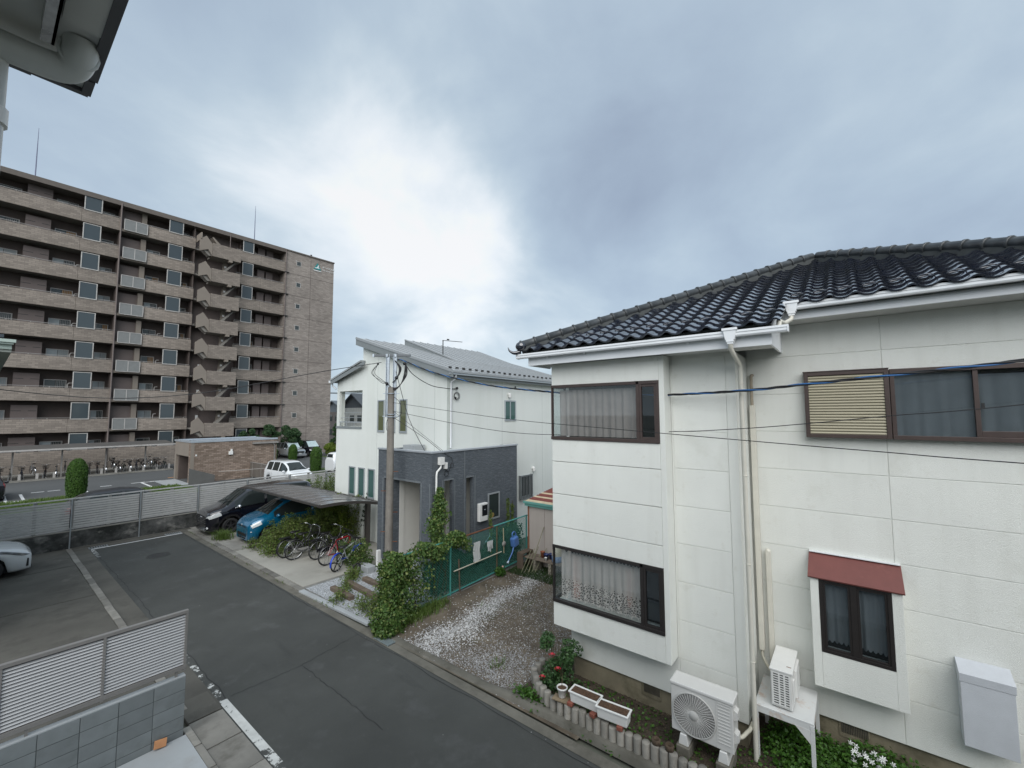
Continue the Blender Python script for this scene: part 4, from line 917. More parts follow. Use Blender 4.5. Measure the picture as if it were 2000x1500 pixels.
wire('service_drop', 'sagging black drop cable from the pole top to the white gable house', [tuple(P(.42, 6.8)), (8.75, 11.05, 6.45), (9.4, 10.95, 6.12), (10.0, 10.85, 6.03), (10.5, 10.79, 6.03)], .012, loop)
wire('guy_wire', 'straight thin guy wire from the pole top down to the entrance roof', [tuple(P(.16, 6.5)), (8.6, 11.0, 5.0), (9.0, 10.7, 3.98)], .009, loop, 3)
wire('telephone_drop', 'pair of thin cables from mid pole down to the entrance wall', [tuple(P(.08, 5.06)), (8.8, 10.6, 4.45), (9.25, 10.15, 3.95), (9.6, 10.08, 3.74)], .008, loop)
wire('telephone_drop', 'upper thin telephone cable running beside its twin to the entrance wall', [tuple(P(.12, 5.22)), (8.8, 10.62, 4.53), (9.2, 10.2, 4.06), (9.3, 10.1, 3.95)], .006, loop)

# ================================================================ chain-link fence with things on it
cf = thing('chain_link_fence', 'green chain-link fence with a rusty top rail along the gravel plot', 'fence', (9.5, 9.1, 0))
gpipe = mat('teal_pipe', (.07, .3, .27), .45, .1, var=.15, scale=8, dirt=[((.03, .13, .11), .6, 10), ((.2, .09, .05), .72, 5)])
gnet = mat('green_mesh_wire', (.03, .19, .145), .55, var=.2)
def fz(x): return .04+(x-6.7)*.014
b = MB(); b.tube([(6.62, 9.1, 1.56), (8.66, 9.1, 1.53)], .024, 8); b.build('top_rail', gpipe, cf)
b = MB(); b.tube([(8.66, 9.1, 1.53), (10.64, 9.1, 1.55)], .022, 8); b.build('rusty_rail', rust, cf, label='rusty brown middle length of top rail')
b = MB(); b.tube([(10.5, 9.1, 1.55), (12.32, 9.1, 1.57)], .026, 8); b.build('top_rail', gpipe, cf)
b = MB(); b.tube([(6.70, 9.1, .05), (8.63, 9.1, fz(8.63)), (12.3, 9.1, fz(12.3)+.03)], .022, 8); b.build('bottom_rail', gpipe, cf)
for x in (6.70, 8.64, 10.67, 12.28): MB().cyl((x, 9.1, -.05), (x, 9.1, 1.55), .026, None, 8).build('fence_post', gpipe if x != 10.67 else mat('brown_post', (.12, .1, .06), .8, .2, var=.3, scale=9), cf)
b = MB(); st = .075; zt, H = 1.53, 1.44; k = 0; x = 6.7-H
while x < 12.28:
    for s in (1, -1):
        xa, xb = (x, x+H) if s == 1 else (x+H, x); za, zb = .08, 1.52
        t0_, t1_ = 0, 1
        for lim, lo in ((6.72, True), (12.26, False)):
            pass
        d_ = xb-xa
        ts = sorted([(6.72-xa)/d_, (12.26-xa)/d_]); a_, c_ = max(0, ts[0]), min(1, ts[1])
        if c_-a_ > .02: b.tube([(xa+d_*a_, 9.1+.004*s, za+(zb-za)*a_), (xa+d_*c_, 9.1+.004*s, za+(zb-za)*c_)], .0042, 3, False)
    x += st
b.build('chain_link_mesh', gnet, cf)
bambo = mat('bamboo', (.4, .36, .24), .6, var=.2, scale=10)
o = MB().tube([(8.72, 9.04, .67), (10.82, 9.03, .70)], .017, 8).build('bamboo_pole', mat('pale_bamboo', (.55, .52, .42), .6, var=.1), smooth=True); tag(o, 'long pale bamboo pole tied across the chain-link fence', 'pole')
o = MB().cyl((8.98, 9.06, 0), (8.93, 9.06, .95), .022, .02, 8).build('wooden_stake', mat('grey_stake', (.13, .1, .07), .9, var=.3, scale=9)); tag(o, 'short weathered wooden stake against the mesh below the bamboo pole', 'stake')
cloth = mat('white_cloth', (.62, .64, .64), .9, var=.08, scale=9)
b = MB(); rows = []
for i in range(15): rows.append([Vector((9.53+.30*j/10+.012*sin(i*.7), 9.045+.012*sin(j*1.9+i*.25), 1.27-.55*i/14-(.03*sin(pi*j/10)*i/14))) for j in range(11)])
b.grid(rows); tw = b.build('white_towel', cloth); tag(tw, 'long white towel hanging on the chain-link fence', 'towel')
hg = thing('clothes_hanger', 'thin wire hanger with small white cloths clipped on the fence', 'hanger', (10.25, 9.04, 1.2))
b = MB(); b.tube([(10.05, 9.04, 1.17), (10.25, 9.04, 1.32), (10.45, 9.04, 1.17), (10.05, 9.04, 1.17)], .008, 5); b.tube(catmull([(10.25, 9.04, 1.32), (10.27, 9.04, 1.37), (10.25, 9.05, 1.40)]), .006, 5); b.build('frame', mat('teal_wire', (.12, .3, .3), .5), hg)
b = MB(); 
for x0, w_, l_ in ((10.14, .10, .3), (10.24, .06, .34), (10.31, .08, .26)): b.grid([[Vector((x0+w_*j/5+.02*i/6, 9.035+.01*sin(j*2+i), 1.17-l_*i/6)) for j in range(6)] for i in range(7)])
b.build('cloths', cloth, hg)
sc = thing('hand_scoop', 'small wooden handled scoop hanging upside down on fence mesh', 'scoop', (10.95, 9.05, 1.0))
b = MB(); b.cyl((10.93, 9.04, 1.42), (10.96, 9.04, .62), .016, None, 6); b.build('handle', bambo, sc); b = MB(); b.ball((10.95, 9.03, .92), .10, 10, (1, .35, .85)); b.build('scoop_head', mat('dull_plastic', (.3, .29, .27), .7), sc)
wcn = thing('watering_can', 'blue plastic watering can hanging on the fence, spout pointing down', 'watering can', (11.42, 9.0, .9))
wb = mat('blue_plastic', (.08, .18, .44), .4, var=.1, scale=5)
M2 = Matrix.Rotation(RAD(-12), 3, 'Y')
b = MB(); b.obox((11.42, 8.96, .90), (.27, .20, .32), 0, M2); b.build('body', wb, wcn, bevel=.05)
b = MB(); b.tube(catmull([(11.32, 8.96, 1.03), (11.30, 8.96, 1.17), (11.38, 8.96, 1.22), (11.47, 8.96, 1.16), (11.50, 8.96, 1.05)]), .022, 8); b.build('handle', wb, wcn)
b = MB(); b.tube([(11.38, 8.95, .78), (11.28, 8.94, .58), (11.08, 8.94, .36)], [.032, .024, .018], 8); b.build('spout', wb, wcn)
b = MB(); b.cyl((11.08, 8.94, .36), (11.02, 8.94, .30), .02, .04, 10); b.build('rose', mat('pale_blue_plastic', (.55, .65, .75), .5), wcn)
# ================================================================ apartment block
def tilemat(name, c1, c2, cm, sx, sy, axis='xz', var=.5):
    m = bpy.data.materials.new(name); m.use_nodes = True; MATS[name] = m
    N, L = m.node_tree.nodes, m.node_tree.links; p = N['Principled BSDF']; p.inputs['Roughness'].default_value = .8
    tc = N.new('ShaderNodeTexCoord'); sp_ = N.new('ShaderNodeSeparateXYZ'); L.new(tc.outputs['Object'], sp_.inputs[0])
    ad = N.new('ShaderNodeMath'); ad.operation = 'ADD'; L.new(sp_.outputs[0], ad.inputs[0]); L.new(sp_.outputs[1], ad.inputs[1])
    cb_ = N.new('ShaderNodeCombineXYZ'); L.new(ad.outputs[0], cb_.inputs[0]); L.new(sp_.outputs[2], cb_.inputs[1])
    br = N.new('ShaderNodeTexBrick'); br.inputs['Color1'].default_value = (*c1, 1); br.inputs['Color2'].default_value = (*c2, 1); br.inputs['Mortar'].default_value = (*cm, 1)
    br.inputs['Scale'].default_value = 1; br.inputs['Brick Width'].default_value = sx; br.inputs['Row Height'].default_value = sy; br.inputs['Mortar Size'].default_value = .012; br.inputs['Bias'].default_value = 0
    L.new(cb_.outputs[0], br.inputs[0])
    n = N.new('ShaderNodeTexNoise'); n.inputs['Scale'].default_value = .35; n.inputs['Detail'].default_value = 4; L.new(tc.outputs['Object'], n.inputs['Vector'])
    mr = N.new('ShaderNodeMapRange'); mr.inputs[1].default_value = .3; mr.inputs[2].default_value = .7; mr.inputs[3].default_value = .85; mr.inputs[4].default_value = 1.12; L.new(n.outputs[0], mr.inputs[0])
    hs = N.new('ShaderNodeHueSaturation'); L.new(br.outputs[0], hs.inputs['Color']); L.new(mr.outputs[0], hs.inputs['Value']); L.new(hs.outputs[0], p.inputs['Base Color']); return m
a_tile = tilemat('apartment_tile', (.205, .174, .147), (.29, .248, .21), (.165, .14, .12), .42, .16)
a_tile2 = tilemat('apartment_gable_tile', (.22, .19, .168), (.315, .277, .246), (.2, .175, .155), .42, .16)
b_tile = tilemat('annex_tile', (.165, .12, .09), (.33, .255, .205), (.12, .095, .075), .34, .115)
a_dark = mat('brown_corridor_wall', (.088, .068, .06), .8, var=.12, scale=.8)
a_panel = mat('brown_shaft_panel', (.135, .108, .10), .7, var=.08, scale=.8)
a_beige = mat('beige_render', (.225, .193, .162), .8, var=.08, scale=.6)
a_soff = mat('corridor_soffit', (.21, .195, .175), .9, var=.08)
a_rail = mat('corridor_rail', (.33, .31, .29), .5, .4)
a_frame = mat('pale_frame', (.46, .44, .415), .5, .2)
a_glass = glass('screen_glass', solid=(.055, .07, .078), rough=.06)
a_frost = mat('frosted_glass', (.2, .205, .2), .35, var=.08, scale=3)
w_lit = mat('pale_window', (.32, .36, .37), .4, var=.15, scale=1.5); w_dk = glass('flat_window_glass', solid=(.05, .06, .06)); w_or = mat('wooden_shutter', (.3, .16, .05), .6, var=.2)
ap_ = thing('apartment_building', 'nine-storey brown tiled apartment block with open corridors and zigzag stairs', 'apartment block', (10, 56, 0))
FY = 56.0; XL, XJ, XG, XE = -4.0, 8.05, 23.85, 30.35
FL = 2.84
random.seed(3)
body = MB(); body.box(XL, XG, 57.6, 68, 0, 26.3); body.build('corridor_wall', a_dark, ap_)
MB().box(XG, XE, FY, 68, 0, 26.4).build('gable_wall', a_tile2, ap_)
b = MB(); [b.box(XG+.01, XE+.004, FY-.012, FY+.004, 24.68-1.25-FL*k-.015, 24.68-1.25-FL*k+.015) for k in range(8)]; b.box(27.1, 27.13, FY-.012, FY+.004, 0, 26.0); b.build('gable_joint', a_dark, ap_)
b = MB(); b.box(XL, XE+.06, FY-.10, 68, 26.3, 26.46); b.box(XL, XG, FY-.12, 57.6, 25.98, 26.3); b.build('roof_slab', mat('roof_fascia', (.13, .112, .098), .8, var=.1), ap_)
def rep(name, m, mk, ks, par=None, bevel=0):
    """first of a repeated piece, then copies one storey lower each"""
    o = None
    for k in ks:
        if o is None: b = MB(); mk(b, 24.68-FL*k); o = b.build(name, m, par or ap_, bevel=bevel); k0 = k; out = [o]
        else: out.append(inst(o, Vector(o.location)+Vector((0, 0, -FL*(k-k0))), par or ap_))
    return out
K = range(8)
for x0, x1 in ((XL, 5.28), (5.30, XJ-.02), (10.2, 14.25), (18.2, 20.95), (20.97, XG-.02)):
    rep('parapet', a_tile, lambda b, z: b.box(x0, x1, FY, FY+.15, z-1.21, z), K)
rep('floor_slab', a_soff, lambda b, z: b.box(XL, XG, FY+.152, 57.6, z-1.20, z-1.02), K)
rep('corridor_beam', a_beige, lambda b, z: b.box(XJ, 10.2, FY+.05, FY+.2, z-1.21, z-.95), K)
for i in range(18):
    pass
rep('handrail', a_rail, lambda b, z: [b.bar((XL, FY+.07, z+.10), (XJ, FY+.07, z+.10), .05, .04), b.bar((10.2, FY+.07, z+.10), (14.2, FY+.07, z+.10), .05, .04), b.bar((18.3, FY+.07, z+.10), (XG, FY+.07, z+.10), .05, .04)]+[b.box(x, x+.05, FY+.05, FY+.09, z, z+.08) for x in (1.2, 2.6, 4.0, 7.2, 10.4, 13.9, 20.9, 22.2, 23.4)], K)
def screen(x0, x1, ks):
    fs = rep('glass_screen', a_frame, lambda b, z: [b.box(x0, x0+.07, FY-.06, FY+.02, z-.05, z+1.52), b.box(x1-.07, x1, FY-.06, FY+.02, z-.05, z+1.52), b.box(x0, x1, FY-.05, FY+.01, z-.05, z+.03), b.box(x0, x1, FY-.05, FY+.01, z+1.46, z+1.52)], ks)
    p = None
    for f in fs:
        if p is None: p = MB().box(x0+.06, x1-.06, FY-.03, FY-.015, 24.70-FL*ks[0], 26.16-FL*ks[0]).build('pane', a_glass, f)
        else: inst(p, (0, 0, 0), f)
for x0, x1 in ((5.43, 6.68), (11.86, 13.1), (18.92, 20.1)): screen(x0, x1, list(range(9)))
screen(-1.6, -.4, list(range(9)))
fs = rep('frosted_balustrade', a_frame, lambda b, z: [b.box(x, x+.06, FY-.14, FY-.08, z-1.08, z+.04) for x in (8.28, 9.17, 10.06)]+[b.box(8.28, 10.12, FY-.14, FY-.08, zz, zz+.05) for zz in (z-1.08, z)], K)
p = None
for f in fs:
    if p is None: p = MB().box(8.33, 10.07, FY-.12, FY-.10, 23.64, 24.68).build('pane', a_frost, f)
    else: inst(p, (0, 0, 0), f)
K9 = range(9)
for x0, x1, y in ((1.9, 3.45, 56.85), (-2.6, -1.2, 56.85), (8.2, 10.0, 56.9), (20.95, 21.75, 57.0), (22.0, 22.8, 57.2), (14.5, 15.6, 57.2)):
    rep('shaft_panel', a_panel, lambda b, z: b.box(x0, x1, y, 57.62, z-1.02, z+(1.25 if x0 < 15 else 1.35)), K9)
rep('panel_slot', black, lambda b, z: [b.box(x0, x1, 56.84, 56.85, z+.72, z+.76) for x0, x1 in ((1.9, 2.5), (2.9, 3.4), (-2.6, -2.0))], K9)
rep('pillar', a_beige, lambda b, z: b.box(9.75, 10.15, 56.6, 57.0, z-1.02, z+1.45), K9)
rep('partition', a_dark, lambda b, z: [b.box(XJ-.06, XJ+.06, FY+.2, 57.6, z-1.0, z+1.6), b.box(14.15, 14.25, FY+.2, 57.6, z-1.0, z+1.6), b.box(18.85, 18.95, 56.6, 57.6, z-1.0, z+1.6)], K9)
for k in K9:                                                    # windows facing the corridors
    z = 24.68-FL*k
    for x0, x1 in ((3.75, 5.2), (.0, 1.6), (6.9, 7.8), (10.4, 11.5), (13.2, 14.0), (20.3, 20.9)):
        if random.random() < .1: continue
        b = MB(); frame_y(b, 57.5, 57.59, x0, x1, z-.35, z+.80, .05); f = b.build('window', a_frame, ap_)
        lit = random.random(); MB().box(x0+.04, (x0+x1)/2, 57.545, 57.56, z-.31, z+.76).build('pane', w_lit if lit < .6 else w_dk, f)
        MB().box((x0+x1)/2+.03, x1-.04, 57.545, 57.56, z-.31, z+.76).build('pane', w_or if lit > .78 else (w_lit if lit < .25 else w_dk), f)
        b = MB(); [b.box(x, x+.02, 57.46, 57.48, z-.33, z+.78) for x in [(x0+x1)/2+.05+.11*i for i in range(int((x1-x0)/2/.11))]]; b.build('bars', a_rail, f)
    if k > 1 and random.random() < .7: b = MB(); b.tube([(5.25, 57.3, z-.2), (5.25, 57.3, z+.35), (5.32, 57.3, z+.5), (5.55, 57.3, z+.52)], .05, 6); b.build('duct', a_frame, ap_)
    if k > 2: b = MB(); b.tube([(11.6, 57.3, z-.2), (11.6, 57.3, z+.35), (11.66, 57.3, z+.45), (11.85, 57.3, z+.47)], .045, 6); b.build('duct', a_frame, ap_)
# ground storey: tiled wall with doors hidden behind the bicycle shelter
b = MB(); b.box(XL, 14.2, FY-.1, FY+.1, 0, 1.96); b.box(18.2, XG, FY-.1, FY+.1, 0, 1.9); b.build('ground_wall', a_tile, ap_)
# staircase tower: beige stringers zigzagging down to tiled landings
SY = 54.4
poly = lambda z: [(14.22, z-.42), (14.80, z+.08), (15.40, z-.72), (15.40, z-2.0), (15.0, z-1.38), (14.6, z-1.55), (14.22, z-1.72)]
rep('stair_stringer', a_beige, lambda b, z: b.prism(poly(z), 'y', SY, SY+.14), K)
rep('stair_landing', a_tile, lambda b, z: [b.box(15.42, 18.2, SY-.02, SY+.13, z-2.02, z-.55), b.box(18.05, 18.2, SY+.13, FY, z-2.02, z-.55), b.box(15.42, 15.55, SY+.13, 55.2, z-2.02, z-.55)], K)
rep('landing_slab', a_soff, lambda b, z: b.box(15.45, 18.15, SY+.0, 56.2, z-2.03, z-1.85), K)
rep('stair_flight', a_soff, lambda b, z: b.prism([(17.9, z-1.9), (18.05, z-1.9), (16.4, z-3.9), (16.05, z-3.9)], 'y', SY+.5, 55.6), K)
rep('stair_flight', a_soff, lambda b, z: b.prism([(14.2, z-1.15), (14.6, z-1.0), (15.5, z-1.95), (15.1, z-2.05)], 'y', SY+.14, 55.3), K)
rep('stair_steps', a_beige, lambda b, z: [b.box(14.45+.13*i, 14.62+.13*i, SY+.14, 55.3, z-1.2-.12*i, z-1.03-.12*i) for i in range(8)], K)
rep('landing_beam', a_beige, lambda b, z: b.box(17.0, 17.35, SY-.1, SY+.4, z-2.28, z-2.04), K)
rep('stair_column', a_beige, lambda b, z: b.box(16.85, 17.25, 55.6, 56.0, z-3.4, z-2.0), K)
rep('stair_lamp', white_pl, lambda b, z: b.box(16.95, 17.15, 55.55, 55.6, z-2.72, z-2.5), K)
rep('floor_number_plate', white_pl, lambda b, z: b.box(15.25, 15.5, 57.1, 57.15, z-.2-FL, z+.3-FL), range(0, 7))
b = MB(); b.box(14.2, 18.85, 57.3, 57.5, 0, 26.2); b.build('stair_back_wall', a_panel, ap_)
b = MB(); b.box(14.3, 14.42, SY, FY, 24.25, 25.0); b.prism([(15.5, 24.95), (15.62, 25.0), (16.5, 24.2), (16.5, 24.0), (16.2, 24.0)], 'y', 55.0, 55.8); b.build('top_stair_parapet', a_beige, ap_)
for x in (XJ, 17.55, XG+.02): 
    b = MB(); b.tube([(x, FY-.12, 0 if x != 17.55 else 3), (x, FY-.12, 26.2)], .065 if x != 17.55 else .04, 6); b.build('drain_pipe', mat('brown_pipe', (.16, .13, .12), .6, .1), ap_)
rep('pipe_bracket', iron, lambda b, z: b.box(XG-.1, XG+.4, FY-.2, FY-.02, z-1.3, z-1.2), K9)
# gable windows, one per storey
b0 = rep('gable_window', a_frame, lambda b, z: [frame_y(b, FY-.03, FY+.06, 25.22, 25.82, z-.06, z+.56, .05), b.box(25.1, 25.2, FY-.02, FY-.005, z+.5, z+.62)], K9)
p = None
for f in b0:
    if p is None: p = MB().box(25.27, 25.77, FY-.012, FY-.004, 24.67, 25.19).build('pane', w_dk, f)
    else: inst(p, (0, 0, 0), f)
for x, h in ((2.28, 31.4), (20.46, 31.15)):
    b = MB(); b.tube([(x, 57, 26.4), (x, 57, 29), (x, 57, h)], [.05, .04, .015], 6); b.build('lightning_rod', mat('rod_blue_grey', (.14, .15, .22), .5, .4), ap_)
b = MB(); b.cyl((27.6, 57, 26.4), (27.6, 57, 26.9), .03, None, 6); b.lathe([(0, 26.75), (.14, 27.0), (0, 27.02)], (27.6, 57, 0), 8); b.build('roof_vent', iron, ap_)
# emblem and lettering near the top of the gable
teal = mat('teal_emblem', (.02, .22, .22), .4, var=.05); wl = mat('sign_white', (.78, .8, .8), .5, var=.03)
def gp(px, pz): return (27.45+px*.001*3.0, 25.62-pz*.001*3.0)
b = MB(); b.prism([(28.0, 25.75), (28.52, 24.82), (27.48, 24.82)], 'y', FY-.05, FY-.01); b.build('sign_emblem', teal, ap_)
b = MB(); b.prism([(27.55, 24.98), (27.75, 25.09), (27.95, 25.10), (28.05, 25.42), (28.17, 25.45), (28.12, 25.12), (28.35, 25.02), (28.0, 25.0)], 'y', FY-.065, FY-.05); b.prism([(27.46, 24.70), (28.54, 24.70), (28.54, 24.61), (27.46, 24.61)], 'y', FY-.065, FY-.01); b.build('sign_bird', wl, ap_)
def lettering(txt, x, z, size, nm):
    cu = bpy.data.curves.new(nm, 'FONT'); cu.body = txt; cu.size = size; cu.extrude = .02
    o = bpy.data.objects.new(nm, cu); COL.objects.link(o); me = bpy.data.meshes.new_from_object(o.evaluated_get(bpy.context.evaluated_depsgraph_get())); bpy.data.objects.remove(o)
    o = bpy.data.objects.new(nm, me); COL.objects.link(o); me.materials.clear(); me.materials.append(wl); o.parent = ap_; o.rotation_euler = (pi/2, 0, 0); o.location = Vector((x, FY-.03, z))-Vector(ap_.location); return o
lettering('サーパス八街', 28.66, 25.22, .30, 'sign_lettering'); lettering('ウエストサイド', 28.66, 24.86, .25, 'sign_lettering')

# ================================================================ annex with opening, slatted screen
an = thing('tiled_annex', 'low brown tiled annex with a flat metal roof and dark doorway', 'annex', (13, 40, 0))
b = MB(); b.box(10.24, 16.35, 38.9, 39.1, 0, 3.02); b.box(16.15, 16.35, 39.1, 43, 0, 3.0); b.box(10.26, 16.35, 42.8, 43, 0, 3.02); b.box(10.24, 10.4, 39.1, 39.4, 0, 3.02); an_w = b.build('wall', b_tile, an)
b = MB(); b.box(10.235, 10.42, 39.4, 42.9, 1.98, 3.03); b.box(10.22, 10.45, 38.885, 38.9, 0, 3.03); b.box(10.24, 10.4, 42.6, 43.0, 0, 1.98); b.build('entry_beam', a_beige, an)
b = MB(); b.box(10.4, 13.2, 42.4, 42.8, 0, 2.1); b.box(13.2, 13.3, 39.1, 42.8, 0, 2.1); b.box(10.4, 13.2, 39.1, 42.6, 2.05, 2.1); b.build('entry_lining', a_dark, an)
capz = mat('metal_roof_pale', (.5, .55, .6), .35, .5, var=.06)
b = MB(); b.box(10.2, 16.4, 38.86, 39.05, 3.03, 3.16); b.box(10.2, 10.4, 39.05, 43.05, 3.03, 3.16); b.box(16.2, 16.4, 39.05, 43.05, 3.0, 3.1); b.box(10.4, 16.2, 42.9, 43.05, 3.03, 3.16); b.box(10.4, 16.2, 39.05, 42.9, 2.98, 3.02); b.build('roof', capz, an)
b = MB(); b.box(14.4, 16.4, 38.70, 38.87, 2.72, 2.86); b.tube([(16.0, 38.8, 2.72), (16.1, 38.82, 2.6), (16.15, 38.84, 2.5), (16.15, 38.84, .1)], .05, 8); b.build('gutter', a_rail, an)
b = MB(); b.box(12.72, 12.98, 38.72, 38.9, 1.98, 2.24); b.box(12.85, 12.95, 38.75, 38.9, 2.24, 2.4); b.build('wall_lamp', white_pl, an)
MB().box(10.52, 10.62, 38.85, 38.9, 2.02, 2.14).build('door_plate', white_pl, an)
b = MB(); b.prism([(10.0, 0), (11.62, 0), (11.62, .58), (10.0, 1.2)], 'y', 38.15, 38.25); b.build('ramp_wall', mat('grey_render', (.115, .115, .11), .85, var=.1), an)
MB().box(8.9, 10.2, 38.4, 42.4, 0, .04).build('threshold', conc_light, an)
ss = thing('slatted_screen', 'brown vertical board screen between the annex and the white car', 'screen', (14.3, 37, 0))
s0 = None
for i in range(22):
    y = 35.0+i*.24
    if s0 is None: s0 = MB().box(14.32, 14.35, y, y+.21, .1, 1.22).build('board', mat('brown_board', (.13, .115, .1), .6, var=.1, rnd=.12), ss)
    else: inst(s0, (0, i*.24, 0), ss)
b = MB(); [b.box(14.30, 14.37, y, y+.04, 0, 1.28) for y in (35.0, 36.7, 38.4, 40.1)]; b.box(14.3, 14.37, 35, 40.3, 1.22, 1.27); b.build('screen_frame', a_rail, ss)
o = MB().tube([(11.7, 37.6, .85), (14.3, 35.1, 1.05)], .022, 6).build('rope_rail', a_rail); tag(o, 'thin pale rail in front of the annex wall leading to the board screen', 'rail')

# ================================================================ bicycle shelter
sh = thing('bicycle_shelter', 'long low bicycle shelter with a thin flat roof along the apartment block', 'shelter', (5, 51, 0))
b = MB(); b.add([(x, y, z+d) for d in (0, .05) for x, y, z in ((-6, 49.7, 2.38), (11.9, 49.7, 2.38), (11.9, 53.2, 2.62), (-6, 53.2, 2.62))], [(0, 1, 2, 3), (7, 6, 5, 4), (0, 4, 5, 1), (1, 5, 6, 2), (2, 6, 7, 3), (3, 7, 4, 0)]); b.build('roof', mat('shelter_roof', (.11, .105, .1), .5, .2, var=.1), sh)
MB().box(-6, 11.9, 49.62, 49.74, 2.38, 2.50).build('roof_edge', a_frame, sh)
p0 = None
for x in (-3.4, -.7, 2.0, 4.65, 7.3, 9.95):
    if p0 is None: p0 = MB().box(x-.05, x+.05, 50.9, 51.0, 0, 2.45).build('post', a_rail, sh); xs = x
    else: inst(p0, (x-xs, 0, 0), sh)
b = MB(); [b.box(x, x+.25, 49.9, 50.05, 2.28, 2.35) for x in (2.1, 4.8, 7.5, 10.2)]; b.build('shelter_lamps', white_pl, sh)
sheet('shelter_kerb', -6, 11.9, 50.3, 55.8, .10, conc_mid, thick=.15)
b = MB(); [b.box(1.4+i*.93, 1.55+i*.93, 50.75, 50.85, .1, .55) for i in range(12)]; b.build('wheel_stands', a_frame, sh)

# ================================================================ house at the far left, own eaves, far roofs
lh = thing('neighbouring_house', 'pale green eave corner of a house with dark roof overlapping the apartment block', 'house', (-4, 14, 0))
pg = mat('pale_green_fascia', (.42, .5, .45), .5, var=.08); dk = mat('dark_slate', (.04, .05, .06), .4, var=.2)
MB().box(-8, -.3, 15.2, 23, 0, 6.5).build('wall', mat('dim_render', (.25, .27, .24), .8), lh)
b = MB(); b.prism([(-7, 6.74), (.30, 6.74), (.18, 6.92), (-7, 9.6)], 'y', 14.06, 14.2); b.add([(-7, 14.1, 6.74), (.44, 14.1, 6.74), (.44, 22, 6.74), (-4, 18, 8.6)], [(0, 1, 3), (1, 2, 3)]); b.box(-7, .30, 14.0, 14.2, 6.80, 6.87); b.build('roof', dk, lh)
b = MB(); b.box(-7, .47, 13.90, 14.02, 6.70, 6.765); b.box(-7, .44, 13.94, 14.02, 6.66, 6.70); b.box(-7, .42, 14.02, 14.06, 6.56, 6.66); b.build('eave_gutter', pg, lh); MB().box(-7, .42, 14.06, 22, 6.50, 6.56).build('soffit', mat('dim_soffit', (.3, .32, .29), .8), lh)

oe = thing('own_eaves', 'dark eave corner with grey rain pipe overhead in the upper left corner', 'eaves', (0, 2, 6.4))
em = mat('eave_soffit', (.5, .5, .47), .8, var=.06, scale=3); ed = mat('eave_edge', (.075, .075, .08), .6, var=.1); ep = mat('grey_pipe', (.5, .515, .5), .4, var=.05, scale=6)
b = MB(); b.box(-8.9, .20, -10.8, 2.165, 6.35, 6.365); b.build('soffit', em, oe)
b = MB(); b.add([(.212, -4, 6.335), (.212, 2.06, 6.335), (.185, 2.06, 6.335), (.185, -4, 6.335), (.212, -4, 6.40), (.212, 2.06, 6.40), (.185, 2.06, 6.40), (.185, -4, 6.40)], [(0, 1, 2, 3), (7, 6, 5, 4), (0, 4, 5, 1), (1, 5, 6, 2), (2, 6, 7, 3), (3, 7, 4, 0)]); b.box(.182, .206, 2.06, 2.16, 6.33, 6.40); b.box(-3, .20, 2.155, 2.18, 6.335, 6.40); b.box(-3, .06, 2.178, 2.195, 6.338, 6.37); b.build('roof_edge', ed, oe)
b = MB(); b.add([(-9, -11, 6.41), (.22, -11, 6.41), (.22, 2.19, 6.41), (-9, 2.19, 6.41), (-4.4, -4.4, 8.3)], [(0, 1, 2, 3), (0, 1, 4), (1, 2, 4), (2, 3, 4), (3, 0, 4)]); b.build('roof', ed, oe)
MB().box(-8.6, -.50, -10.5, 1.55, 0, 6.34).build('wall', mat('unseen_own_wall', (.45, .44, .4), .8, var=.05), oe)  # unseen house body, added with its roof to darken the wall opposite
b = MB(); b.tube(catmull([(-.35, 1.96, 6.262), (-.05, 1.96, 6.268), (.09, 1.96, 6.272), (.135, 1.945, 6.285), (.15, 1.91, 6.315), (.152, 1.89, 6.36)], 6), .043, 14); b.torus((.148, 1.905, 6.318), .046, .006, 'y', 16, 6); b.build('rain_pipe', ep, oe)
b = MB(); b.tube([(-.03, 1.99, 6.26), (-.03, 1.99, 6.2), (-.03, 1.99, .1)], .04, 14); b.build('downpipe', ep, oe)
b = MB(); b.tube([(-.03, 1.99, 6.03), (-.03, 1.99, 6.08)], .048, 14); b.build('pipe_bracket', white_pl, oe)
b = MB(); b.box(.062, .068, .2, 1.86, 6.29, 6.349); b.box(.085, .092, .2, 1.86, 6.28, 6.349); b.box(.062, .092, .2, 1.86, 6.28, 6.286); b.build('gutter_channel', mat('shiny_gutter', (.3, .31, .31), .2, .7, var=.3, scale=20), oe)
MB().box(.10, .185, -.5, 1.80, 6.338, 6.349).build('soffit_board', em, oe)

# distant houses and the far utility pole, seen past the gable
def far_house(nm, label, x0, x1, y0, y1, h, rh, wm, rm, cat='house'):
    t = thing(nm, label, cat, ((x0+x1)/2, (y0+y1)/2, 0)); MB().box(x0, x1, y0, y1, 0, h).build('wall', wm, t)
    ym = (y0+y1)/2; b = MB(); b.prism([(y0-.5, h-.1), (ym, h+rh), (y1+.5, h-.1), (y1+.5, h-.25), (ym, h+rh-.2), (y0-.5, h-.25)], 'x', x0-.5, x1+.5); b.prism([(y0, h), (y1, h), (ym, h+rh-.22)], 'x', x0+.02, x1-.02); b.build('roof', rm, t)
    b = MB(); [b.box(x0-.05, x0-.01, y0+1+i*2.2, y0+2.2+i*2.2, z, z+1.1) for i in range(max(1, int((y1-y0-1)/2.2))) for z in (1.2, 3.9) if z+1.1 < h]; b.box(x0+1, x0+2.4, y0-.05, y0-.01, 3.9, 5); b.build('window', w_dk, t); return t
wf = mat('far_white', (.55, .56, .53), .8); bfm = mat('far_brown', (.16, .14, .13), .8); gf = mat('far_slate', (.15, .17, .19), .6); g2 = mat('far_slate_dark', (.09, .1, .11), .6)
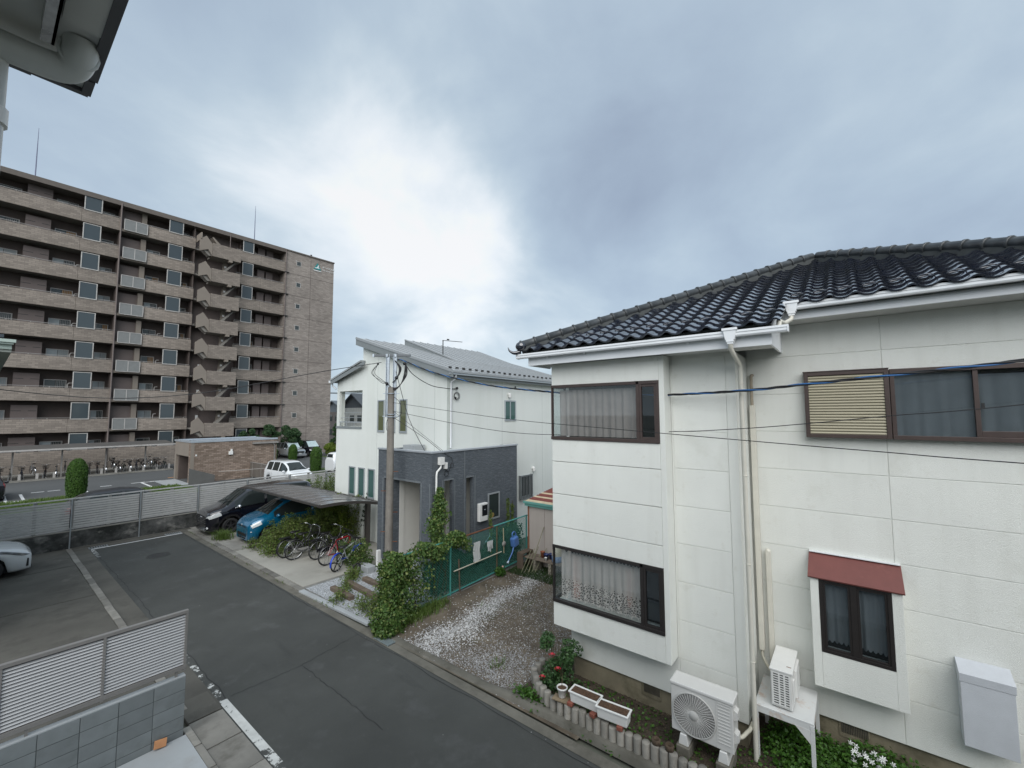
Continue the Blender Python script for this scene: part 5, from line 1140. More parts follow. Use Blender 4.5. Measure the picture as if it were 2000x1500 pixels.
far_house('far_house', 'distant brown and white house with slate roof seen beside the apartment gable', 43, 51, 73, 83, 5.6, 2.2, bfm, gf)
far_house('far_house', 'distant white house with dark gables seen through the balcony opening', 39, 47, 61, 68, 6.2, 2.4, wf, g2)
far_house('far_house', 'small distant white gabled house behind the balcony opening', 44, 52, 52, 59, 6.0, 2.6, wf, g2)
far_house('far_house', 'far pale house roof on the horizon left of the white house', 60, 70, 96, 108, 6, 2.5, wf, gf)
fp = thing('far_utility_pole', 'distant utility pole with crossarms behind the far gables', 'utility pole', (50, 70, 0))
MB().cyl((49, 71, 0), (49, 71, 10.2), .17, .12, 8).build('pole', iron, fp); b = MB(); [b.bar((48.1, 70.4, z), (49.9, 71.6, z), .1, .1) for z in (9.2, 8.5)]; b.build('crossarm', iron, fp)
for k in range(4): o = MB().tube([(20, 110, 9.6+k*.5), (49, 71, 9.3-k*.2), (90, 30, 9.4+k*.4)], .025, 4).build('far_wire', iron); tag(o, 'distant overhead wire near the horizon, %s from the top' % ORD[3-k], 'wire')
# ================================================================ vehicles
tyre_m = mat('tyre', (.014, .014, .015), .75, var=.2); rim_m = mat('alloy_rim', (.4, .41, .42), .3, .8, var=.05); rim_d = mat('dark_alloy_rim', (.12, .12, .125), .3, .8, var=.1)
cglass = glass('car_glass', solid=(.02, .026, .026), rough=.03); lamp_m = mat('headlamp_glass', (.62, .64, .64), .08, .0, var=.1, scale=14, spec=.9, coat=1.); redl = mat('tail_lamp', (.25, .008, .012), .15, var=.1, coat=1.)
plate_m = mat('number_plate', (.55, .57, .55), .5)
def lerp_t(tab, x):
    for (a, p), (c, q) in zip(tab, tab[1:]):
        if a <= x <= c: t = (x-a)/(c-a) if c > a else 0; return p+(q-p)*t
    return tab[0][1] if x < tab[0][0] else tab[-1][1]
def smooth_t(tab, x, h=.06): return sum(lerp_t(tab, x+d) for d in (-h, -h/2, 0, h/2, h))/5
def wheel(par, x, y, r, side, rim, wd=.19, ns=5):
    e = bpy.data.objects.new('wheel', None)
    b = MB(); b.lathe([(r*.62, -wd/2), (r*.9, -wd/2), (r, -wd/2+.03), (r, wd/2-.03), (r*.9, wd/2), (r*.62, wd/2), (r*.62, -wd/2)], (x, y, r), 26, 'y'); t = b.build('wheel', tyre_m, par, world=False)
    b = MB(); ys = y+side*(wd/2-.025); b.lathe([(r*.62, ys+side*.02), (r*.66, ys+side*.028), (r*.6, ys-side*.05)], (x, 0, r), 24, 'y'); b.lathe([(0, ys+side*.012), (r*.14, ys+side*.01), (r*.15, ys-side*.02)], (x, 0, r), 12, 'y')
    for k in range(ns):
        a = 2*pi*k/ns+.3; p, q = (x+r*.1*cos(a), ys, r+r*.1*sin(a)), (x+r*.62*cos(a), ys, r+r*.62*sin(a)); b.bar(p, q, .035, .05*r/.3)
    b.build('rim', rim, t, world=False)
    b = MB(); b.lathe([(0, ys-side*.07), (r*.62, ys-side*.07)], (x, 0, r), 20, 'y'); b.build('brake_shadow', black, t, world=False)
def car(name, label, loc, rz, L, W, H, top, belt, ws, rw, sides, paint, wheels=(.8, 2.9), r=.3, rim=None, zb=.17, cat='car', lights=True, grille=None, mirror=True, plate=True, tail=True, chrome_strip=False, group=None, lampz=None, mirror_m=None, lampm=None):
    """nose at x=0, tail at x=-L. top/belt tables run from the tail (-L) to the nose (0)."""
    t = thing(name, label, cat, loc, rz, group)
    xs = set([-L+L*i/46 for i in range(47)]+[-.02, -.06, -.12, -.2, -L+.03, -L+.08]+list(ws)+list(rw)+[q for s in sides for q in s]); xs = sorted(xs)
    def hw(x): return W/2*lerp_t([(-L, .90), (-L+.12, .96), (-L+.4, .995), (-L*.5, 1), (-.75, .985), (-.35, .94), (-.15, .865), (-.05, .77), (0, .68)], x)
    def ring(x):
        w = hw(x); tp = smooth_t(top, x); bl = min(smooth_t(belt, x), tp-.03); g = max(0, min(1, (tp-bl-.05)/.32))
        za = zb
        for xc in wheels:
            d = abs(x+xc)
            if d < r*1.2: za = max(za, r+sqrt(max(0, (r*1.2)**2-d*d)))
        wr = w*(.90-.16*g)
        zr = tp-.015-.055*g
        return [(0, zb if za == zb else min(za, .5)), (w*.90, za), (w*.975, za+.06 if za == zb else za+.012), (w, max(.50, za+.03)), (w*.995, max(bl-.10, za+.06)), (w*.965, bl), (wr, zr), (wr-.07*(.4+g)-.02, tp-.006), (wr*.5, tp+.012), (0, tp+.018)]
    R_ = [ring(x) for x in xs]; n = len(R_[0])
    bm, gl = MB(), {'windscreen': MB(), 'rear_window': MB(), 'side_window': MB()}
    def P(i, j, s): return (xs[i], s*R_[i][j][0], R_[i][j][1])
    for s in (1, -1):
        for i in range(len(xs)-1):
            xm = (xs[i]+xs[i+1])/2
            for j in range(n-1):
                q = [P(i, j, s), P(i+1, j, s), P(i+1, j+1, s), P(i, j+1, s)]
                if s < 0: q = q[::-1]
                dst = bm
                if j == 5 and any(a < xm < b_ for a, b_ in sides): dst = gl['side_window']
                elif j in (7, 8) and ws[0] < xm < ws[1]: dst = gl['windscreen']
                elif j in (7, 8) and rw[0] < xm < rw[1]: dst = gl['rear_window']
                dst.add(q, [(0, 1, 2, 3)], True)
    for i, rev in ((0, 1), (len(xs)-1, 0)):
        poly = [P(i, j, 1) for j in range(n)]+[P(i, j, -1) for j in range(n-2, 0, -1)]; bm.add(poly, [tuple(range(len(poly)))[::-1] if rev else tuple(range(len(poly)))])
    def weld(b, nm, m):
        o = b.build(nm, m, t, world=False); k = bmesh.new(); k.from_mesh(o.data); bmesh.ops.remove_doubles(k, verts=k.verts, dist=.0008); bmesh.ops.recalc_face_normals(k, faces=k.faces); k.to_mesh(o.data); k.free(); return o
    body = weld(bm, 'body', paint)
    for nm, b in gl.items():
        if b.f: weld(b, nm, cglass)
    def surf(x, u, off=0.):
        rg = ring(x); j = min(int(u), n-2); f = u-j; y = rg[j][0]+(rg[j+1][0]-rg[j][0])*f; z = rg[j][1]+(rg[j+1][1]-rg[j][1])*f; return Vector((x+off*.6, y+off, z+off*.3))
    def patch(xa, xb, ua, ub, nm, m, off=.008, sd=(1, -1), nx=6, nu=5, par=None, skew=0.):
        for s in sd:
            b = MB(); b.grid([[(lambda p: (p.x, s*p.y, p.z))(surf(xa+(xb-xa)*i/nx+skew*(k/nu-.5), ua+(ub-ua)*k/nu, off)) for k in range(nu+1)] for i in range(nx+1)]); b.build(nm, m, par or t, world=False)
    for xc in wheels:
        for s in (1, -1): wheel(t, -xc, s*(W/2-.115), r, s, rim or rim_m)
    b = MB(); b.box(-L+.2, -.2, -W/2+.25, W/2-.25, .16, .34); b.build('underbody', black, t, world=False)
    if lights:
        la, lb, ua, ub, sk = lights if isinstance(lights, tuple) else (-.42, -.03, 3.55, 4.7, .0)
        patch(la, lb, ua, ub, 'headlight', lampm or lamp_m, .010, skew=sk)
    if grille: grille(t)
    if tail: patch(-L+.01, -L+.16, 3.7, 5.9, 'tail_light', redl, .012)
    if mirror:
        xm = ws[1]+ (ws[0]-ws[1])*0-.0; xm = ws[1]-.0; xm = sides[-1][1]-.12
        for s in (1, -1):
            z = smooth_t(belt, xm)+.06; y = s*(hw(xm)+.10); b = MB(); b.ball((xm+.02, y, z), .115, 10, (.62, .95, .72)); b.bar((xm+.03, s*(hw(xm)-.06), z-.03), (xm+.02, y, z-.02), .05, .05); b.build('mirror', mirror_m or paint, t, world=False)
    if plate: b = MB(); b.box(.0, .022, -.165, .165, zb+.18, zb+.34); b.build('number_plate', plate_m, t, world=False)
    # shut lines, handles, wipers
    for s in sides[:-1] if len(sides) > 1 else []: pass
    for a, b_ in sides:
        patch(a-.012, a, 1.95 if abs(a+wheels[1]) > r*1.3 else 3.3, 4.95, 'shut_line', black, .002, nx=1, nu=8)
        patch(a+.10, a+.26, 4.40, 4.52, 'door_handle', chrome if chrome_strip else paint, .022, nx=2, nu=2)
    if chrome_strip:
        patch(sides[0][0], sides[-1][1], 4.93, 5.03, 'window_trim', chrome, .008, nx=18, nu=1)
    for y in (-.28, .25):
        xw = ws[1]-.04; b = MB(); zt = smooth_t(top, xw)+.03; zt2 = smooth_t(top, xw-.16)+.035; b.tube([(xw, y-.2, zt), (xw-.16, y+.25, zt2)], .010, 5); b.build('wiper', black, t, world=False)
    return t
car_black = mat('black_car_paint', (.008, .008, .013), .12, .2, var=.05, coat=1., spec=.6)
car_teal = mat('teal_car_paint', (.002, .115, .225), .2, .25, var=.03, coat=1., spec=.6)
car_white = mat('white_car_paint', (.7, .72, .73), .2, 0, var=.02, coat=1.)
car_silver = mat('silver_car_paint', (.36, .39, .41), .25, .5, var=.03, coat=1.)
# black minivan
def g_van(t):
    b = MB(); [b.box(-.015, .02, -.52, .52, z, z+.022) for z in (.50, .57, .64, .71)]; b.build('grille', mat('dark_chrome', (.1, .1, .11), .2, .9), t, world=False)
    b = MB(); b.box(-.08, .012, -.62, .62, .2, .24); b.build('chrome_lip', chrome, t, world=False)
    for s in (-1, 1): b = MB(); b.ball((-.06, s*.62, .33), .055, 10); b.build('fog_lamp', lamp_m, t, world=False)
    MB().ball((.018, 0, .74), .06, 10, (.25, 1, .7)).build('emblem', chrome, t, world=False)
car('black_minivan', 'black minivan parked nose-out in the corner by the boundary fence', (6.27, 22.0, .045), pi, 4.55, 1.73, 1.83,
    [(-4.55, .95), (-4.53, 1.2), (-4.40, 1.72), (-4.2, 1.80), (-3.2, 1.84), (-2.0, 1.81), (-1.55, 1.71), (-.70, 1.12), (-.42, 1.05), (-.15, .97), (-.04, .88), (0, .76)],
    [(-4.55, 1.08), (-2, 1.08), (-.9, 1.04), (-.5, 1.0), (0, .82)], (-1.53, -.76), (-4.5, -4.42), [(-4.2, -3.35), (-3.27, -2.3), (-2.2, -1.02)], car_black, (.86, 3.68), .32, rim_d, lights=(-.46, -.04, 3.75, 4.85, .10), grille=g_van, plate=False, chrome_strip=True, mirror_m=chrome)
# teal hatchback
def g_fiat(t):
    b = MB(); b.box(-.02, .016, -.40, .40, .30, .42); b.box(-.02, .014, -.36, .36, .21, .26); b.build('lower_grille', black, t, world=False)
    b = MB(); b.box(-.02, .014, -.38, .38, .66, .685); b.build('upper_slot', black, t, world=False)
    MB().ball((.012, 0, .70), .05, 12, (.3, 1, 1)).build('emblem', chrome, t, world=False)
    for s in (-1, 1): b = MB(); b.ball((-.10, s*.60, .50), .075, 10, (.5, 1.3, .35)); b.build('indicator_lamp', lamp_m, t, world=False); b = MB(); b.ball((-.09, s*.56, .30), .05, 10); b.build('fog_lamp', lamp_m, t, world=False)
car('teal_hatchback', 'bright teal blue small hatchback half under the carport', (6.88, 19.25, .045), pi, 3.6, 1.62, 1.55,
    [(-3.6, .85), (-3.57, 1.1), (-3.42, 1.42), (-3.2, 1.50), (-2.1, 1.56), (-1.65, 1.54), (-1.35, 1.46), (-.68, 1.05), (-.42, .99), (-.18, .90), (-.06, .80), (0, .68)],
    [(-3.6, 1.02), (-2, .97), (-.8, .95), (-.5, .90), (0, .70)], (-1.36, -.70), (-3.55, -3.42), [(-3.2, -2.5), (-2.42, -.90)], car_teal, (.72, 2.95), .29, None, lights=(-.42, -.10, 3.9, 5.35, .06), grille=g_fiat, plate=False)
b = MB(); b.box(6.975, 6.99, 19.0, 19.36, .26, .38)
# white sedan nose at the left edge
def g_sed(t):
    b = MB(); b.box(-.06, .016, -.55, .55, .20, .28); b.build('lower_grille', black, t, world=False)
    for s in (-1, 1): b = MB(); b.box(-.16, -.06, s*.55, s*.72, .28, .52); b.build('bumper_slot', black, t, world=False)
car('white_sedan', 'white low sedan with sharp headlights, only its nose in frame at left', (1.40, 21.75, .025), 0, 4.5, 1.76, 1.47,
    [(-4.5, .9), (-4.45, 1.05), (-3.9, 1.2), (-3.2, 1.40), (-2.5, 1.47), (-2.0, 1.42), (-1.05, 1.0), (-.6, .93), (-.25, .84), (-.08, .74), (0, .6)],
    [(-4.5, .95), (-2, .95), (-1.1, .92), (-.6, .86), (0, .62)], (-1.95, -1.08), (-4.2, -3.3), [(-3.4, -2.6), (-2.5, -1.35)], car_white, (.9, 3.6), .32, rim_d, lights=(-.78, -.10, 4.35, 5.15, .24), grille=g_sed, plate=False, lampm=mat('smoked_lamp', (.10, .11, .12), .08, .3, var=.5, scale=14, coat=1.))
# cars on the apartment forecourt
VT = [(-4.2, .95), (-4.17, 1.2), (-4.0, 1.58), (-3.8, 1.66), (-2.2, 1.70), (-1.75, 1.66), (-1.5, 1.56), (-.75, 1.05), (-.4, .98), (-.1, .85), (0, .70)]; VB = [(-4.2, 1.05), (-2, 1.02), (-.9, .98), (-.5, .9), (0, .72)]
def g_min(t):
    b = MB(); b.box(-.03, .014, -.5, .5, .26, .36); b.box(-.03, .012, -.55, .55, .62, .66); b.build('grille', black, t, world=False)
car('white_minivan', 'white compact minivan facing the fence next to the board screen', (15.0, 31.0, 0), -pi/2+.08, 4.2, 1.70, 1.7, VT, VB, (-1.55, -.8), (-4.15, -4.02), [(-3.7, -3.0), (-2.9, -2.1), (-2.0, -.98)], car_white, (.8, 3.4), .3, rim_m, lights=(-.5, -.08, 4.1, 5.1, .12), grille=g_min)
ST = [(-4.4, .95), (-4.36, 1.3), (-4.2, 1.75), (-4.0, 1.82), (-2.2, 1.84), (-1.85, 1.78), (-1.35, 1.18), (-.5, 1.08), (-.1, 1.0), (0, .8)]; SB = [(-4.4, 1.15), (-1.4, 1.1), (-.6, 1.0), (0, .82)]
shade = mat('teal_sun_shade', (.48, .58, .58), .3, .3, var=.2, scale=5)
def with_shade(z0, z1, x0, x1, w):
    def f(t):
        b = MB(); b.add([(x0, -w, z0), (x0, w, z0), (x1, w*.9, z1), (x1, -w*.9, z1)], [(0, 1, 2, 3)]); b.build('sun_shade', shade, t, world=False)
        b = MB(); b.box(-.03, .014, -.45, .45, .62, .84); b.build('grille', black, t, world=False)
        b = MB(); b.box(-.05, .02, -.8, .8, .3, .5); b.build('bumper', mat('grey_bumper', (.25, .26, .27), .5), t, world=False)
    return f
car('silver_suv', 'silver grey four-wheel drive with a sun shade behind its windscreen', (23.9, 50.6, 0), -pi/2+.05, 4.4, 1.74, 1.84, ST, SB, (-1.83, -1.38), (-4.3, -4.2), [(-4.0, -3.2), (-3.1, -2.4), (-2.3, -1.5)], car_silver, (.8, 3.5), .36, rim_m, lights=(-.35, -.05, 4.0, 5.0, 0), grille=with_shade(1.2, 1.74, -1.26, -1.72, .66), zb=.3)
car('black_van', 'black tall van with a bright sun shade beside the tree', (26.3, 51.4, 0), -pi/2+.05, 4.5, 1.7, 1.95, [(-4.5, .95), (-4.46, 1.3), (-4.35, 1.85), (-4.1, 1.93), (-1.9, 1.95), (-1.5, 1.88), (-.75, 1.12), (-.4, 1.03), (-.08, .92), (0, .75)], SB, (-1.48, -.8), (-4.45, -4.36), [(-4.2, -3.2), (-3.1, -2.2), (-2.1, -.95)], car_black, (.7, 3.4), .31, rim_m, lights=(-.3, -.05, 4.0, 5.0, 0), grille=with_shade(1.18, 1.84, -.68, -1.4, .66))
car('white_kei_van', 'white boxy small van half hidden behind the white house', (23.2, 36.6, 0), .05, 3.4, 1.48, 1.75, [(-3.4, .95), (-3.38, 1.3), (-3.28, 1.66), (-3.0, 1.74), (-1.5, 1.76), (-1.1, 1.70), (-.55, 1.1), (-.3, 1.0), (-.06, .9), (0, .72)], VB, (-1.08, -.6), (-3.36, -3.28), [(-3.1, -2.4), (-2.3, -1.6), (-1.5, -.75)], car_white, (.55, 2.95), .28, rim_m, tail=False)
car('dark_estate', 'dark car parked behind the fence with only its roof showing', (7.3, 28.2, 0), 0, 4.6, 1.75, 1.55, [(-4.6, .9), (-4.5, 1.1), (-4.0, 1.42), (-3.6, 1.53), (-2.6, 1.58), (-2.0, 1.50), (-1.1, 1.02), (-.3, .9), (0, .65)], [(-4.6, 1.0), (-1.2, .95), (0, .7)], (-1.95, -1.15), (-4.4, -3.9), [(-3.8, -2.7), (-2.6, -1.4)], mat('charcoal_paint', (.03, .032, .037), .45, .2, coat=.2), (.9, 3.6), .32)
car('red_black_car', 'dark car with red tail lamp cut off by the left frame edge', (1.62, 40.2, 0), -pi/2+pi, 3.9, 1.6, 1.5, [(-3.9, .85), (-3.85, 1.1), (-3.6, 1.42), (-3.3, 1.48), (-2, 1.5), (-1.5, 1.42), (-.8, 1.0), (0, .65)], [(-3.9, 1.0), (0, .7)], (-1.45, -.85), (-3.8, -3.6), [(-3.2, -2.3), (-2.2, -1.0)], car_black, (.8, 3.2), .3)
bpy.data.objects['red_black_car'].location = (.62, 43.9, 0)

# ================================================================ bicycles
spoke_m = mat('spoke', (.4, .4, .4), .35, .8)
def bike(name, label, loc, rz, fr, rw=.33, wb=1.08, basket=True, guard=None, step=True, detail=True, group=None, lean=.0, low=False, tyre_c=None, seatc=None, mag=False):
    """rear wheel contact at the origin, pointing along +x"""
    t = thing(name, label, 'bicycle', loc, rz, group)
    t.rotation_euler = (lean, 0, rz)
    B = lambda: MB()
    n, m = (28, 6) if detail else (14, 4)
    for x in (0, wb):
        w = B(); w.torus((x, 0, rw), rw-.018, .019, 'y', n, m); wo = w.build('wheel', tyre_m, t, world=False)
        w = B(); w.torus((x, 0, rw), rw-.045, .009, 'y', n, 4); w.cyl((x, -.035, rw), (x, .035, rw), .02, None, 8); w.build('rim', rim_m, wo, world=False)
        w = B()
        if mag:
            for k in range(5): a = 2*pi*k/5+.4; w.bar((x, 0, rw), (x+(rw-.05)*cos(a), 0, rw+(rw-.05)*sin(a)), .02, .035)
        elif detail:
            for k in range(16): a = 2*pi*k/16; w.tube([(x, .02*(-1)**k, rw), (x+(rw-.045)*cos(a), 0, rw+(rw-.045)*sin(a))], .0028, 3, False)
        if w.f: w.build('spokes', black if mag else spoke_m, wo, world=False)
    bb = (.44, 0, .29); st = (.30, 0, .76 if not low else .62); hd0 = (wb-.17, 0, .60 if not low else .56); hd1 = (wb-.22, 0, .80 if not low else .74)
    w = B()
    if step: w.tube(catmull([hd0, (.72, 0, .42), bb]), .021, 8); w.tube(catmull([hd1, (.74, 0, .55), (.46, 0, .42)]), .017, 8)
    else: w.tube([hd0, bb], .026, 8); w.tube([hd1, st], .024, 8)
    w.tube([bb, st], .018, 8); w.tube([hd0, hd1], .022, 8)
    for s in (-1, 1): w.tube([bb, (0, s*.06, rw)], .010, 6); w.tube([(st[0]+.02, 0, st[2]-.08), (0, s*.06, rw)], .009, 6)
    w.build('frame', fr, t, world=False)
    w = B(); [w.tube(catmull([(hd0[0], 0, hd0[2]), (hd0[0]+.03, s*.05, hd0[2]-.08), (wb, s*.05, rw)]), .012, 6) for s in (-1, 1)]; w.build('fork', chrome if not mag else white_paint, t, world=False)
    hz = 1.02 if not low else .92
    w = B(); w.tube([hd1, (hd1[0]-.03, 0, hz-.04)], .013, 6)
    if basket or step: w.tube(catmull([(hd1[0]-.27, -.27, hz), (hd1[0]-.1, -.24, hz+.01), (hd1[0]-.02, 0, hz-.03), (hd1[0]-.1, .24, hz+.01), (hd1[0]-.27, .27, hz)]), .012, 6)
    else: w.tube([(hd1[0]-.06, -.29, hz), (hd1[0], 0, hz-.03), (hd1[0]-.06, .29, hz)], .013, 6)
    ho = w.build('handlebar', chrome if step else black, t, world=False)
    w = B(); [w.cyl((hd1[0]-.27 if step else hd1[0]-.06, s*.27, hz), (hd1[0]-.17 if step else hd1[0]-.05, s*.255 if step else s*.18, hz), .017, None, 8) for s in (-1, 1)]; w.build('grips', black, ho, world=False)
    w = B(); w.tube([st, (st[0]-.02, 0, st[2]+.08)], .013, 6); w.build('seat_post', chrome, t, world=False)
    w = B(); z = st[2]+.11; w.ball((st[0]-.09, 0, z), .115, 10, (1.1, .9, .33)); w.ball((st[0]+.05, 0, z), .06, 10, (2.1, .6, .5)); w.build('saddle', seatc or black, t, world=False)
    if guard:
        for x in ((0, wb) if guard != 'rear' else (0,)):
            a0, a1 = (RAD(25), RAD(195)) if x == 0 else (RAD(40), RAD(165)); w = B(); rows = []
            for i in range(19): a = a0+(a1-a0)*i/18; rows.append([(x+(rw+.018-.012*abs(q))*cos(a), q*.03, rw+(rw+.018-.012*abs(q))*sin(a)) for q in (-1, -.5, 0, .5, 1)])
            w.grid(rows); w.build('mudguard', guard_m[guard], t, world=False)
    w = B(); w.torus(bb, .085, .008, 'y', 16, 4); w.bar((bb[0], -.06, bb[2]), (bb[0]+.12, -.06, bb[2]-.11), .018, .014); w.bar((bb[0], .06, bb[2]), (bb[0]-.12, .06, bb[2]+.11), .018, .014); w.box(bb[0]+.07, bb[0]+.17, -.14, -.06, bb[2]-.125, bb[2]-.10); w.box(bb[0]-.17, bb[0]-.07, .06, .14, bb[2]+.10, bb[2]+.125); w.build('crankset', chrome, t, world=False)
    if step and detail: w = B(); w.prism([(-.07, rw-.06), (-.07, rw+.05), (bb[0]+.02, bb[2]+.11), (bb[0]+.1, bb[2]+.02), (bb[0]+.05, bb[2]-.09)], 'y', -.075, -.045); w.build('chain_guard', chrome if guard == 'chrome' else fr, t, world=False)
    if basket: 
        w = B(); x0 = hd1[0]+.02
        for z, q in ((.66, .0), (.76, .02), (.86, .035), (.93, .045)): w.tube([(x0, -.14-q, z), (x0+.22+q, -.14-q, z), (x0+.22+q, .14+q, z), (x0, .14+q, z)], .005, 4, closed=True)
        for i in range(7): y = -.14+.28*i/6; w.tube([(x0+.22, y, .66), (x0+.265, y*1.3, .93)], .004, 4); w.tube([(x0+.03*i, -.14, .66), (x0+.04*i, -.185, .93)], .004, 4); w.tube([(x0+.03*i, .14, .66), (x0+.04*i, .185, .93)], .004, 4)
        if not detail: w.box(x0, x0+.2, -.12, .12, .67, .70)
        w.build('basket', black, t, world=False)
    w = B(); w.tube([(0, .08, rw-.02), (-.02, .10, .02)], .010, 5); w.tube([(0, -.08, rw-.02), (-.02, -.10, .02)], .010, 5); w.tube([(-.02, -.10, .02), (-.02, .10, .02)], .010, 5); w.build('stand', chrome, t, world=False)
    if step and detail: w = B(); w.box(-.28, .12, -.07, .07, 2*rw+.03, 2*rw+.045); [w.tube([(-.2, s*.06, 2*rw+.03), (0, s*.07, rw)], .006, 4) for s in (-1, 1)]; w.build('carrier', chrome if guard == 'chrome' else black, t, world=False)
    return t
guard_m = {'chrome': chrome, 'black': black, 'blue': mat('blue_guard', (.01, .05, .45), .35), 'rear': mat('blue_guard2', (.01, .05, .45), .35)}
bk = mat('black_bike_paint', (.014, .014, .018), .25, coat=.6); rd = mat('red_bike_paint', (.28, .008, .02), .25, coat=.6, var=.05); bs_ = mat('silver_blue_paint', (.45, .47, .48), .3, .3)
G5 = 'bicycles standing on the concrete slab'
bike('city_bicycle', 'black city bicycle with bright silver mudguards, nearest the weeds', (7.24, 15.55, .045), -.02, bk, .345, 1.1, False, 'chrome', group=G5, lean=.07)
bike('city_bicycle', 'black bicycle half hidden in weeds behind the silver mudguard one', (7.16, 16.0, .045), .04, bk, .34, 1.1, True, 'black', group=G5, lean=.07)
bike('city_bicycle', 'black bicycle without basket between the red and the silver mudguard bicycle', (7.76, 14.93, .045), .06, bk, .34, 1.1, False, None, group=G5, lean=.05)
bike('red_bicycle', 'red framed sports bicycle second from the grey entrance', (7.67, 14.11, .045), .10, rd, .34, 1.06, False, None, step=False, group=G5, lean=.05)
kb = bike('kids_bicycle', 'small silver and blue youth bicycle with blue mudguards', (7.57, 13.30, .045), .33, bs_, .29, 1.06, False, 'blue', step=False, low=True, mag=True, group=G5, lean=.05)
b = MB(); b.tube([(.72, -.0, .44), (.88, 0, .6)], .045, 10); b.tube([(.2, .0, .35), (.42, 0, .31)], .022, 8); b.build('blue_sleeve', guard_m['blue'], kb, world=False)
# bicycles in the apartment shelter
random.seed(21)
G20 = 'bicycles parked under the apartment shelter'
pr = None; cols = [bk, mat('dark_green_bike', (.012, .03, .02), .3), mat('dark_blue_bike', (.01, .015, .04), .3), mat('silver_bike', (.3, .31, .32), .35, .4), mat('brown_bike', (.06, .025, .018), .35)]
protos = []
xs_b = []; x = 1.45
while x < 11.5: xs_b.append(x); x += random.choice((.42, .5, .56, .62, .85)) if x < 6.5 else random.choice((.38, .42, .5))
for i, x in enumerate(xs_b):
    lab = 'dark bicycle in the apartment shelter row, %s from the left' % ORD[i]
    y, rz_, z = 50.95+random.uniform(-.1, .15), pi/2+random.uniform(-.15, .15), .10
    if random.random() < .3: z = .42
    if len(protos) < 5: o = bike('parked_bicycle', lab, (x, y, z), rz_, cols[len(protos)], .31, 1.06, len(protos) % 2 == 0, ['chrome', 'black', None, 'chrome', 'black'][len(protos)], detail=False, group=G20); protos.append(o)
    else: dup(random.choice(protos), (x, y, z), rz_, lab, G20)
# ================================================================ things in the neighbour's garden strip
ac_w = mat('ac_casing', (.6, .595, .575), .4, var=.03, scale=4, dirt=((.48, .46, .42), .66, 5))
ac_g = mat('ac_grille', (.5, .495, .475), .45, var=.03)
def outdoor_unit():
    t = thing('air_conditioner', 'large cream outdoor air conditioner with a round fan grille by the downpipe', 'air conditioner', (6.9, 1.9, .1))
    X0, X1, Y0, Y1, Z0, Z1 = 6.76, 7.06, 1.46, 2.31, .43, 1.12
    MB().box(X0, X1, Y0, Y1, Z0, Z1-.02).build('casing', ac_w, t, bevel=.012)
    MB().box(X0-.012, X1+.01, Y0-.012, Y1+.012, Z1-.045, Z1+.006).build('lid', ac_w, t, bevel=.014)
    yc, zc, r = 1.985, .745, .292
    b = MB(); b.lathe([(0, X0-.001), (r, X0-.001)], (0, yc, zc), 40, 'x'); b.build('fan_opening_shade', black, t)  # black disc on the casing stands in for shade inside the opening
    b = MB()
    for k in range(3):
        a = 2*pi*k/3; rows = [[Vector((X0-.003-.0015*j, yc+rr*cos(a+j*.16), zc+rr*sin(a+j*.16))) for j in range(5)] for rr in (.07, .15, .22, .27)]; b.grid(rows)
    b.build('fan_blades', mat('fan_blade', (.07, .07, .072), .5), t)
    b = MB(); xg = X0-.022
    for k in range(15): b.torus((xg+.004*(k/14)**2, yc, zc), .075+.0152*k, .0028, 'x', 48, 4)
    for k in range(44):
        a = 2*pi*k/44; b.tube([(xg-.002, yc+.06*cos(a), zc+.06*sin(a)), (xg-.002, yc+.15*cos(a+.06), zc+.15*sin(a+.06)), (xg+.004, yc+.287*cos(a+.14), zc+.287*sin(a+.14))], .0036, 4, False)
    b.torus((X0-.012, yc, zc), .296, .010, 'x', 48, 6); b.lathe([(0, xg-.010), (.062, xg-.008), (.068, xg-.002), (.068, xg+.01)], (0, yc, zc), 24, 'x'); b.build('fan_grille', ac_g, t)
    b = MB(); [b.box(X0-.006, X0-.001, 1.50, 1.655, z, z+.012) for z in [.52+.045*i for i in range(12)]]; b.box(X0-.007, X0-.001, 1.49, 1.66, 1.05, 1.066); b.box(X0-.004, X0-.001, 1.672, 1.678, Z0+.01, Z1-.05); b.build('front_ribs', ac_w, t)
    for z in (.86, .56): b = MB(); b.prism([(X0+.04, z), (X0+.16, z), (X0+.16, z+.15), (X0+.04, z+.15)], 'y', Y0-.005, Y0-.01); b.prism([(Y0, z+.15), (Y0-.05, z+.12), (Y0-.055, z+.03), (Y0, z)], 'x', X0+.04, X0+.17); b.build('side_cover', ac_w, t, bevel=.006)
    for y in (2.14, 1.60):
        b = MB(); b.prism([(y-.07, .27), (y+.07, .27), (y+.045, .42), (y-.045, .42)], 'x', X0-.02, X1+.03); b.build('foot', white_pl, t, bevel=.006); b = MB(); b.box(X0-.06, X1+.07, y-.095, y+.095, .10, .269); b.build('base_block', mat('dirty_block', (.15, .14, .115), .92, var=.25, scale=6, bump=.4), t, bevel=.01)
    b = MB(); b.tube(catmull([(6.92, 1.45, .58), (6.95, 1.39, .60), (7.08, 1.355, .60), (7.25, 1.34, .56), (7.45, 1.34, .54)]), .026, 8); b.build('insulated_pipe', mat('cream_tape', (.5, .48, .4), .7, var=.1, scale=20), t)
outdoor_unit()
rust_w = mat('rusty_white_paint', (.62, .63, .62), .55, var=.05, dirt=[((.42, .22, .1), .56, 3.2), ((.16, .05, .025), .62, 3.4), ((.3, .3, .28), .66, 7)])
tb = thing('steel_table', 'rusty white steel table holding the smaller outdoor unit', 'table', (7.85, .93, .05))
b = MB(); b.box(7.40, 8.30, .58, 1.30, .84, .865); tt = b.build('tabletop', rust_w, tb, bevel=.006)
